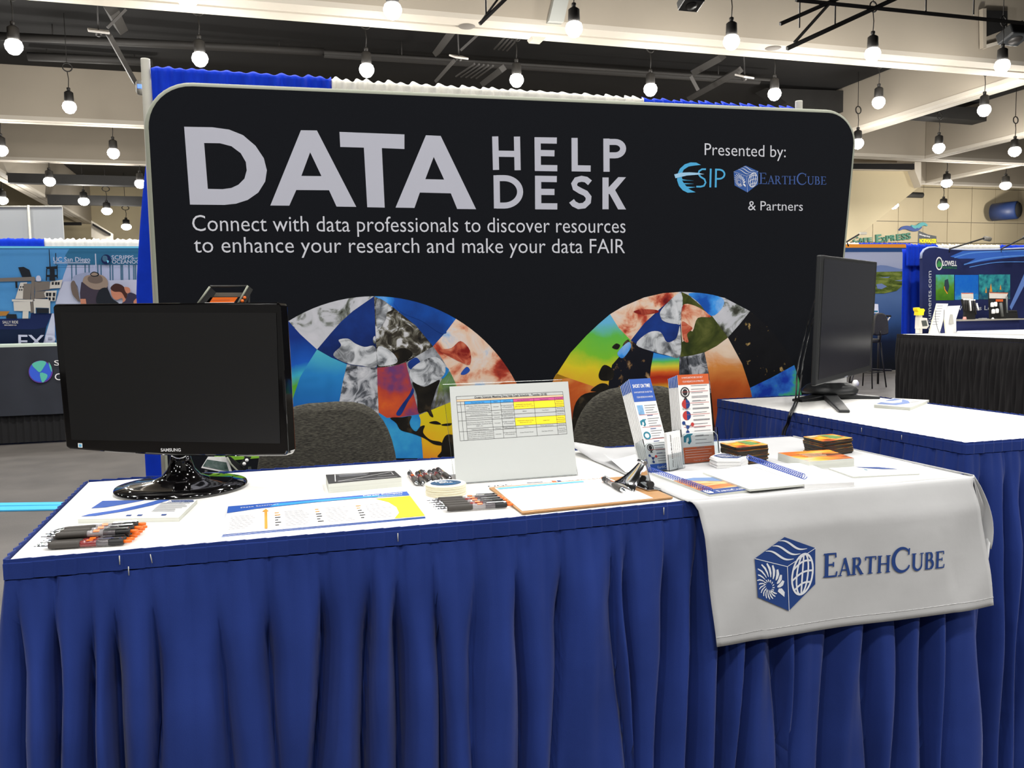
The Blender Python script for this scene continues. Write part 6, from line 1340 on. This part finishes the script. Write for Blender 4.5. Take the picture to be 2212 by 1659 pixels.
pr.quads(rib([s2(750, 436), s2(1250, 436)], .01), h=.05, mi=pi['lt2']); pr.quads(rib([s2(1325, 310), s2(1332, 470)], .012), h=.05, mi=pi['lt2'])
S('hull', [s__ for s__ in [(1470+68*math.cos(t), 388+68*math.sin(t)) for t in [i*math.pi/10 for i in range(20)]]]); S('teal', [(1430, 340), (1480, 345), (1490, 400), (1450, 420), (1420, 390)], 1); S('edge', [(1480, 400), (1510, 410), (1495, 440)], 1)
pr.build('display_print', [PM[k] for k in pk], sd)['kind'] = 'stuff'
# its table: pale top edge, navy runner with a globe, black skirt
TZ = 1.175; x0, x1 = -4.6, -.9
e = empty('banquet_table', (-2.5, 11.4, 0), label='table with a dark runner and globe emblem below the ship display', cat='table')
MB().box(((x0+x1)/2, 11.4, TZ-.02), (x1-x0, .5, .04)).build('tabletop', mat('pale_green_white', (206, 220, 206), .5), e)
runner = mat('runner_charcoal', (38, 42, 52), .8, vary=.15, scale=3)
MB().grid(lambda u, v: (x0+(x1-x0)*u, 11.14+.008*math.sin(u*60), TZ-.03-v*.80), 160, 4).build('runner', runner, e)
MB().grid(lambda u, v: (x0+(x1-x0)*u, 11.18+.02*abs(math.sin(u*150)), TZ-.04-v*(TZ-.06)), 500, 2).build('skirt', mat('black_skirt', (20, 20, 22), .9), e)
gp = lambda x, y: hy((x, y), 11.12)
pr = Print(Frame((0, 11.12, 0), (1, 0, 0), (0, 0, 1)))
G_ = lambda x, y: (gp(x/3.456, 500+y/3.456).x, gp(x/3.456, 500+y/3.456).z)
pr.poly([G_(304+90*math.cos(t), 1047-84*math.sin(t)) for t in [i*math.pi/16 for i in range(32)]], h=.004, mi=1); pr.poly([G_(302+82*math.cos(t), 1045-78*math.sin(t)) for t in [i*math.pi/16 for i in range(32)]], h=.006, mi=0)
pr.poly(smooth_poly([G_(*p) for p in ((240, 990), (300, 965), (345, 975), (330, 1010), (300, 1050), (270, 1030))], 3), h=.008, mi=2); pr.poly(smooth_poly([G_(*p) for p in ((300, 1055), (355, 1070), (340, 1110), (315, 1125))], 3), h=.008, mi=2); pr.poly(smooth_poly([G_(*p) for p in ((365, 975), (385, 1010), (388, 1050), (370, 1010))], 3), h=.008, mi=2)
text(pr, 'SCRIPPS', G_(405, 1000), G_(760, 1000), .06, h=.006, mi=3); text(pr, 'OCEAN', G_(410, 1110), G_(700, 1110), .08, h=.006, mi=3)
pr.build('emblem', [mat('emblem_blue', (48, 92, 214), .7), mat('emblem_violet', (98, 50, 150), .7), mat('emblem_green', (88, 190, 170), .7), paper], e)['kind'] = 'stuff'
for k, (a, b_, c_, d) in enumerate((((-250, 1089), (150, 1084), (150, 1090), (-250, 1096)), ((-250, 1098), (150, 1091), (150, 1099), (-250, 1107)))):
    MB().prism([tuple(hz(p, .012)) for p in (a, b_, c_, d)], (0, 0, -.01)).build('floor_tape', mat('cyan_tape', (70, 178, 230), .4), label='cyan tape strip on the hall floor at the left, %s of two' % ('farther', 'nearer')[k], cat='floor tape')
tp = [hz(p, .012) for p in ((1830, 858), (1930, 862), (1930, 866), (1830, 862))]; MB().prism([tuple(p) for p in tp], (0, 0, -.01)).build('floor_tape', mat('cyan_tape_far', (60, 150, 210), .4), label='cyan tape strip on the floor behind the sideways monitor', cat='floor tape')
# ================================================================== FAR RIGHT BOOTHS
RY2 = 11.3
flat_valances(RY2, [(9.93, 10.53, royal, 'blue_valance', 'short blue valance left of the underwater photo display', 31), (10.53, 11.80, white_drape, 'white_valance', 'white valance behind the underwater photo display', 32), (11.80, 13.6, royal, 'blue_valance', 'blue valance at the far right frame edge', 33)], z0=2.43, drop=.35)
gathered(9.9, 13.6, 2.36, .05, RY2+.05, 34, royal, 'back_drape', 'long blue drape behind the underwater photo display', amp=.03, per=.2, ragged=0, n=150)
ly = 10.9
def lp(x, y): return hy((1700+x/4.32, 480+y/4.32), ly)
l2 = lambda x, y: (lp(x, y).x, lp(x, y).z)
ld = empty('underwater_display', (11.0, ly, 0), label='curved top navy display with three underwater photos, far right booth', cat='display wall')
outl = [(1262, 1100), (1265, 340), (1270, 290), (1290, 260), (1330, 240), (1390, 236), (1430, 244), (1520, 256), (1700, 262), (1950, 258), (2250, 245), (2700, 230), (2700, 1100)]
navy_d = ramp_mat('display_navy', [(.3, (30, 36, 74)), (.6, (38, 46, 92)), (.8, (46, 60, 116))], 1.5)
MB().prism([tuple(lp(*p)) for p in outl], (0, .06, 0)).build('fabric_panel', navy_d, ld)
m = MB(); m.tube([lp(*p)+Vector((0, .03, 0)) for p in outl[1:-1]], .022, 8); m.build('fabric_edge', mat('edge_blue_white', (150, 160, 190), .6), ld)
LF = Frame((0, ly, 0), (1, 0, 0), (0, 0, 1)); pr = Print(LF)
LM = [mat('swoosh_blue', (44, 96, 190), .7), mat('swoosh_pale', (84, 140, 220), .7), paper, greenp, mat('band_blue', (96, 130, 200), .7), ramp_mat('photo_diver', [(.3, (60, 110, 30)), (.48, (86, 140, 36)), (.58, (80, 160, 110)), (.72, (90, 180, 190))], 9, grad=(2, 1.35, 2.15, .7)), ramp_mat('photo_reef', [(.3, (90, 170, 190)), (.44, (40, 110, 140)), (.5, (60, 150, 200)), (.62, (30, 110, 200)), (.8, (20, 100, 200))], 16, grad=(2, 1.3, 1.75, .5)), ramp_mat('photo_wreck', [(.3, (150, 170, 130)), (.45, (70, 120, 120)), (.6, (24, 80, 110)), (.8, (60, 170, 170))], 9, grad=(2, 1.35, 1.7, .4)), mat('diver_dark', (34, 54, 70), .8), amber, mat('logo_green', (50, 140, 70), .7), mat('display_grey', (190, 196, 206), .7)]
pr.poly([l2(*p) for p in ((1520, 320), (1640, 268), (1950, 266), (2250, 256), (2700, 250), (2700, 330), (2300, 310), (2000, 340), (1800, 370), (1640, 400), (1760, 340), (1600, 340))], h=.004, mi=0)
pr.quads(rib([l2(*p) for p in smooth_poly(((1560, 330), (1700, 290), (1900, 275), (2250, 262)), 5, False)], .02), h=.006, mi=1); pr.quads(rib([l2(*p) for p in smooth_poly(((1650, 395), (1850, 345), (2050, 320), (2250, 312)), 5, False)], .02), h=.006, mi=1); pr.quads(rib([l2(*p) for p in smooth_poly(((1700, 420), (1950, 375), (2250, 370)), 5, False)], .012), h=.006, mi=1)
pr.poly([l2(1418+32*math.cos(t), 386+62*math.sin(t)) for t in [-i*math.pi/12 for i in range(24)]], h=.004, mi=2); pr.poly([l2(1418+25*math.cos(t), 386+50*math.sin(t)) for t in [-i*math.pi/12 for i in range(24)]], h=.006, mi=8); pr.poly([l2(*p) for p in ((1394, 400), (1415, 355), (1425, 370), (1443, 390), (1438, 415), (1400, 418))], h=.008, mi=10)
text(pr, 'LOWELL', l2(1450, 405), l2(1582, 408), .075, h=.006, mi=2, off=.02); text(pr, 'INSTRUMENTS LLC', l2(1450, 434), l2(1584, 436), .035, h=.006, mi=10)
for k, (x0_, y0_, x1_, y1_) in enumerate(((1387, 490, 1557, 730), (1564, 492, 1785, 724), (1790, 488, 2080, 720))):
    pr.poly([l2(x0_, y1_), l2(x1_, y1_-2), l2(x1_, y0_), l2(x0_, y0_)], h=.004, mi=5+k)
pr.poly([l2(*p) for p in ((1470, 540), (1500, 530), (1512, 600), (1500, 650), (1475, 640), (1465, 600))], h=.006, mi=8); pr.quads(rib([l2(*p) for p in ((1465, 600), (1470, 630), (1495, 668))], .015), h=.007, mi=9)
for (x, y, w_, hh) in ((1900, 570, 14, 80), (1855, 600, 8, 60), (1990, 580, 8, 50)): pr.poly([l2(x-w_, y+hh), l2(x+w_, y+hh), l2(x, y)], h=.006, mi=9)
pr.poly([l2(*p) for p in ((2075, 790), (2092, 820), (2260, 500), (2260, 450), (2212, 480))], h=.004, mi=4)
A_, B_ = l2(1345, 940), l2(1345, 455); text(pr, 'instruments.com', (A_[0], A_[1]-.22), B_, .075, h=.006, mi=11); text(pr, 'Dissolved Oxygen', l2(1580, 760), l2(2000, 755), .06, h=.006, mi=11) if 0 else None
text(pr, 'Wireless Loggers', l2(1560, 822), l2(2050, 818), .07, h=.006, mi=11)
pr.build('display_print', LM, ld)['kind'] = 'stuff'
for k, (b0, b1, b2_) in enumerate((((1515, 250), (1695, 165), (1750, 175)), ((1998, 250), (2060, 160), (2130, 155)))):
    e = empty('arm_light', lp(*b0)[:], label='small clip-on arm light above the underwater display, %s of two' % ('left', 'right')[k], cat='lamp')
    MB().tube([lp(*b0)+Vector((0, 0, -.05)), lp(*b0), lp(*b1)+Vector((0, -.3, 0))], .012, 6).build('arm', dark_metal, e)
    MB().tube([lp(*b1)+Vector((0, -.3, 0)), lp(*b2_)+Vector((0, -.3, 0))], .035, 6).build('lamp_head', mat('lamp_head_grey', (120, 116, 108), .5), e)
e = empty('arm_light', hy((1832, 524), 15.6)[:], label='small arm light clipped on the orange topped marsh display', cat='lamp')
MB().tube([hy((1833, 532), 15.6), hy((1829, 522), 15.6), hy((1856, 506), 15.4)], .018, 6).build('arm', dark_metal, e); MB().box(hy((1864, 504), 15.4)[:], (.16, .06, .05)).build('lamp_head', mat('lamp_head_white', (226, 220, 200), .5), e)
# exhibitor table with black skirt
c4t = [hz(p, TOP) for p in ((1938, 722), (2212, 732.5))]; d_ = (c4t[1]-c4t[0]); c5 = c4t[0]+d_*1.9; nrm = Vector((-d_.y, d_.x, 0)).normalized()
if nrm.x < 0: nrm = -nrm
bk = [c4t[0]+nrm*.75, c5+nrm*.75]
e = empty('banquet_table', ((c4t[0]+c5)/2).xy[:]+(0,), label='white topped counter with a gathered black skirt at the right', cat='table')
MB().prism([tuple(c4t[0]), tuple(c5), tuple(bk[1]), tuple(bk[0])], (0, 0, -.03)).build('tabletop', white_top, e)
sk = mat('black_gathered_skirt', (34, 33, 34), .9, spec=.08)
cs = [bk[0], c4t[0], c5]
o = table_skirt([(p.x, p.y) for p in cs], TOP, 31, sk, 'gathered black skirt round the white topped counter at the right', fold=(.05, .11), depth=.06, step=.012, band=.04)
# second white table behind it and display counter
q4 = [hz(p, TOP) for p in ((2066, 719), (2300, 724), (2300, 710), (2068, 715))]
e = empty('banquet_table', q4[0].xy[:]+(0,), label='second white tabletop just behind the black skirted counter', cat='table'); MB().prism([tuple(p) for p in q4], (0, 0, -.03)).build('tabletop', white_top, e)
m = MB(); m.tube([q4[1]+Vector((-.3, .1, -.03)), (q4[1].x-.3, q4[1].y+.1, 0)], .015, 6); m.build('leg', dark_metal, e); MB().tube([q4[0]+Vector((.3, .15, -.03)), (q4[0].x+.3, q4[0].y+.15, 0)], .015, 6).build('leg', dark_metal, e)
cy_ = 10.3
a, b_, c_, d = [hy(p, cy_) for p in ((2066, 694), (2202, 692), (2200, 716), (2066, 716))]
e = empty('display_counter', ((a.x+b_.x)/2, cy_, 0), label='navy fronted counter with a grey top before the underwater display', cat='counter')
MB().prism([tuple(a), tuple(b_), (b_.x, cy_, .02), (a.x, cy_, .02)], (0, .45, 0)).build('front', mat('counter_navy', (32, 44, 104), .7), e)
MB().box(((a.x+b_.x)/2, cy_+.2, a.z+.012), (b_.x-a.x+.06, .56, .02)).build('counter_top', mat('counter_grey', (150, 146, 136), .6), e)
def cp(x, y, d_=0): return hy((1960+x/8.778, 620+y/8.778), cy_+.1+d_)
blkb = mat('board_black', (26, 26, 26), .7)
for k, (bd, hd, lab) in enumerate((([(1060, 640), (1250, 640), (1340, 640), (1260, 120), (1030, 115)], [(1030, 112), (1250, 112), (1255, 235), (1040, 230)], 'black sample board with hanging cylinders on the navy counter, left'), ([(1580, 630), (1870, 630), (1910, 220), (1910, 105), (1560, 100)], [(1562, 102), (1912, 108), (1870, 220), (1565, 215)], 'black sample board with instruments and an orange tag on the navy counter, right'))):
    e = empty('sample_board', cp(bd[0][0]+100, 640)[:], label=lab, cat='display board')
    MB().prism([tuple(cp(*p)) for p in (bd if k else [(1075, 640), (1290, 640), (1290, 470), (1230, 420), (1250, 235), (1040, 230), (1080, 430), (1090, 480)])], (0, .03, 0)).build('board', blkb, e)
    MB().prism([tuple(cp(x, y, -.01)) for x, y in hd], (0, .012, 0)).build('header_card', mat('header_white', (214, 208, 200), .6), e)
    MB().prism([tuple(cp(x, y, -.014)) for x, y in [hd[0], (hd[1][0], hd[1][1]), (hd[1][0], hd[1][1]+12), (hd[0][0], hd[0][1]+12)]], (0, .004, 0)).build('header_stripe', rust, e)
    if k == 0:
        for i, (x, y0_, y1_) in enumerate(((1075, 250, 430), (1110, 250, 450), (1145, 250, 450), (1185, 250, 450), (1225, 260, 460), (1270, 260, 520), (1315, 330, 440))):
            MB().tube([cp(x, y0_, -.05), cp(x+i*6, y1_, -.05)], .014, 8).build('sample_cylinder', (paper if i in (3, 6) else dark_metal), e)
            MB().lathe([(.012, 0), (.016, .01), (.012, .02)], 10, cp(x, y0_, -.05)[:]).build('cylinder_cap', paper, e)
    else:
        MB().prism([tuple(cp(x, y, -.02)) for x, y in ((1680, 232), (1815, 232), (1815, 278), (1680, 278))], (0, .006, 0)).build('orange_tag', rust, e)
        for (x, y) in ((1610, 345), (1670, 335), (1628, 470), (1698, 460)): MB().lathe([(.020, 0), (.026, .01), (.026, .055), (.015, .07)], 12, tuple(cp(x, y+35, -.05))).build('white_sensor', paper, e)
        MB().tube([cp(1770, 300, -.05), cp(1800, 560, -.05)], .022, 8).build('probe', mat('probe_grey', (96, 98, 96), .5), e); MB().tube([cp(1885, 180, -.04), cp(1890, 490, -.04)], .012, 8).build('rod', mat('rod_grey', (110, 116, 116), .5), e)
e = empty('equipment_case', cp(2000, 640)[:], label='low black case at the right end of the navy counter', cat='case')
MB().prism([tuple(cp(x, y, .1)) for x, y in ((1900, 630), (2110, 630), (2080, 450), (1930, 445))], (0, .2, 0)).build('case_body', blkb, e); MB().prism([tuple(cp(x, y, .09)) for x, y in ((1930, 440), (2080, 440), (2075, 462), (1935, 462))], (0, .2, 0)).build('case_lid', mat('case_lid', (60, 60, 60), .5), e)
e = empty('small_parts', cp(1080, 640)[:], label='small red and white gadget on the navy counter', cat='gadget'); MB().lathe([(.025, 0), (.03, .02), (.02, .06)], 10, tuple(cp(1085, 640, -.05))).build('gadget_body', mat('pinkish', (214, 150, 140), .5), e)
e = empty('loose_papers', cp(1400, 635)[:], label='white papers and small boxes lying on the navy counter', cat='papers'); MB().box(tuple(cp(1360, 628, -.03)), (.22, .1, .012)).build('paper', paper, e); MB().box(tuple(cp(1430, 600, -.02)), (.10, .06, .02)).build('small_box', mat('box_grey', (160, 160, 162), .6), e); MB().lathe([(.02, 0), (.022, .02), (.01, .04)], 10, tuple(cp(1620, 630, -.05))).build('white_knob', paper, e)
# things on the black skirted counter
def kp(x, y, d_=0):     # plane through the counter
    return hy((1960+x/8.778, 620+y/8.778), 9.35+d_)
e = empty('measuring_instrument', kp(250, 870)[:], label='white instrument with a yellow head and grey screen on the black skirted counter', cat='instrument')
zt = TOP
def kz(x, y): p = kp(x, y); return p
wh = mat('instrument_white', (214, 210, 200), .5)
MB().prism([tuple(kp(x, y)) for x, y in ((215, 880), (285, 880), (285, 540), (220, 530))], (0, .06, 0)).build('column', wh, e)
MB().prism([tuple(kp(x, y, -.02)) for x, y in ((225, 790), (370, 790), (405, 745), (375, 590), (235, 575))], (0, .08, 0)).build('housing', wh, e)
MB().prism([tuple(kp(x, y, -.03)) for x, y in ((300, 745), (385, 738), (360, 632), (275, 640))], (0, .02, 0)).build('screen', mat('screen_grey', (70, 74, 70), .4), e)
MB().prism([tuple(kp(x, y, -.02)) for x, y in ((210, 535), (310, 535), (315, 480), (335, 440), (310, 410), (250, 415), (230, 388), (190, 395), (195, 440), (215, 470))], (0, .08, 0)).build('yellow_head', yellow, e)
for k, (sh_, bp_, lab) in enumerate((([(410, 880), (620, 880), (775, 315), (560, 312)], [(365, 870), (600, 875), (600, 905), (370, 905)], 'leaning white info sheet in an acrylic stand on the black skirted counter, left'), ([(730, 880), (930, 880), (925, 610), (1005, 350), (780, 360), (700, 620)], [(730, 885), (930, 870), (930, 890), (740, 900)], 'white sheet stand seen from behind on the black skirted counter, right'))):
    e = empty('sheet_stand', kp(sh_[0][0]+80, 880)[:], label=lab, cat='sheet stand')
    MB().prism([tuple(kp(x, y)) for x, y in sh_], (0, .012, 0)).build('sheet', paper, e)
    MB().tube([kp(sh_[0][0], sh_[0][1], -.01), kp(sh_[-1][0], sh_[-1][1], -.01)], .004, 5).build('acrylic_edge', mat('acrylic_edge_tint', (226, 220, 170), .3), e)
    if k == 0:
        pr = Print(Frame((0, 9.35, 0), (1, 0, 0), (0, 0, 1)))
        for i in range(8):
            y = 360+i*50; o0 = (y-312)/568*-150+560; A_, B_ = kp(o0+15, y), kp(o0+120, y-4); pr.quads(rib([(A_.x, A_.z), (B_.x, B_.z)], .008), h=.004)
        pr.build('sheet_lines', mat('line_grey', (176, 176, 180), .6), e)['kind'] = 'stuff'
        m = MB(); m.tube([kp(x, y, -.03) for x, y in smooth_poly(((540, 440), (530, 560), (560, 740), (610, 880)), 4, False)], .003, 5); m.tube([kp(x, y, -.03) for x, y in smooth_poly(((700, 430), (690, 600), (640, 800), (620, 860)), 4, False)], .003, 5); m.build('wire_loop', dark_metal, e)
    else: MB().prism([tuple(kp(x, y, -.02)) for x, y in ((800, 700), (880, 700), (860, 520), (830, 520))], (0, .01, 0)).build('easel_leg', mat('easel_leg_grey', (190, 188, 180), .6), e)  # easel leg in a plain grey
# marsh landscape display
my = 16.0
ms = empty('marsh_display', hy((1890, 700), my).xy[:]+(0,), label='landscape display of a green marsh and blue water under an orange strip', cat='display wall')
mp_ = lambda x, y: hy((1700+x/4.32, 480+y/4.32), my); m2_ = lambda x, y: (mp_(x, y).x, mp_(x, y).z)
zb = mp_(900, 1385).z
MB().prism([tuple(mp_(-200, 205)), tuple(mp_(1160, 205)), (mp_(1160, 205).x, my, .02), (mp_(-200, 205).x, my, .02)], (0, .08, 0)).build('fabric_panel', ramp_mat('marsh_water', [(.1, (14, 18, 26)), (.35, (18, 28, 50)), (.6, (50, 80, 130)), (.85, (84, 112, 160))], 1.2, grad=(2, .1, 1.8, .85)), ms)
pr = Print(Frame((0, my, 0), (1, 0, 0), (0, 0, 1)))
pr.poly([m2_(*p) for p in ((-200, 238), (1160, 238), (1160, 205), (-200, 205))], h=.008, mi=0); pr.poly([m2_(*p) for p in ((-200, 280), (1160, 278), (1160, 238), (-200, 238))], h=.006, mi=1); pr.poly([m2_(*p) for p in ((-200, 470), (1158, 462), (1158, 278), (-200, 280))], h=.005, mi=2)
pr.poly([m2_(*p) for p in ((500, 470), (1158, 462), (1158, 440), (1050, 435), (930, 405), (870, 400), (780, 420), (500, 430))], h=.008, mi=3)
pr.poly([m2_(*p) for p in ((500, 470), (1156, 458), (1154, 670), (1120, 660), (1140, 600), (1075, 590), (1020, 640), (900, 665), (820, 665), (500, 670))], h=.010, mi=4)
for q_ in (((830, 580), (880, 572), (930, 600), (880, 625), (840, 620)), ((850, 515), (960, 508), (940, 520)), ((1000, 545), (1090, 535), (1060, 552))): pr.poly([m2_(*p) for p in q_], h=.012, mi=3)
pr.build('display_print', [mat('orange_strip', (236, 150, 40), .6), mat('deep_blue_strip', (24, 66, 120), .7), ramp_mat('hazy_sky', [(.2, (140, 152, 190)), (.8, (166, 172, 196))], 1, grad=(2, 1.8, 2.6, .8)), mat('hill_blue', (110, 130, 176), .7), ramp_mat('marsh_green', [(.35, (52, 66, 26)), (.5, (90, 106, 44)), (.62, (126, 138, 66))], 3.2, stretch=(1, 1, 3.5), dist=.6)], ms)['kind'] = 'stuff'
flat_valances(my+.25, [(11.2, 13.0, white_drape, 'white_valance', 'low white drape edge peeping over the orange strip', 41), (13.0, 14.4, royal, 'blue_valance', 'low blue drape edge peeping over the orange strip', 42)], z0=mp_(700, 190).z+.02, drop=2.85)
# stool and small table behind the sideways monitor
sp_ = hz((1896, 838), 0)
e2 = stool(sp_.x, sp_.y, hy((1896, 676), sp_.y).z, .24, R(200), 'grey stool standing behind the sideways monitor', 'far stools', seat_z=hy((1896, 734), sp_.y+.1).z)
e = empty('side_shelf', hy((1905, 683), 13.4)[:], label='thin shelf end with a white bracket right of the far stool', cat='shelf'); MB().tube([hy((1895, 681), 13.4), hy((1924, 683), 13.4)], .02, 6).build('shelf_edge', dark_metal, e); MB().tube([hy((1923, 683), 13.4), hy((1915, 697), 13.4)], .015, 6).build('bracket', pole_m, e); q_ = hy((1899, 683), 13.4); MB().tube([q_, (q_.x, q_.y, 0)], .02, 6).build('post', dark_metal, e)
e = empty('notice_card', hy((1892, 670), 13.5)[:], label='small white notice card peeping right of the sideways monitor', cat='card'); MB().prism([tuple(hy(p, 13.5)) for p in ((1882, 676), (1898, 677), (1897, 657), (1884, 656))], (0, .01, 0)).build('card', paper, e)
MB().prism([tuple(hy(p, 13.5)) for p in ((1884, 674), (1896, 674), (1896, 671), (1884, 671))], (0, -.004, 0)).build('card_line', teal, e)
m_ = empty('floor_rail', hz((1880, 850), 0)[:], label='low dark rail with a round white foot on the floor behind the sideways monitor', cat='rail')
MB().tube([hy((1838, 826), 12.6), hy((1842, 812), 12.7), hy((1850, 797), 12.9), hy((1925, 800), 12.9)], .02, 6).build('rail', truss_m, m_); MB().lathe([(.05, -.06), (.06, 0), (.03, .05)], 12, tuple(hy((1848, 827), 12.6))).build('round_foot', paper, m_)
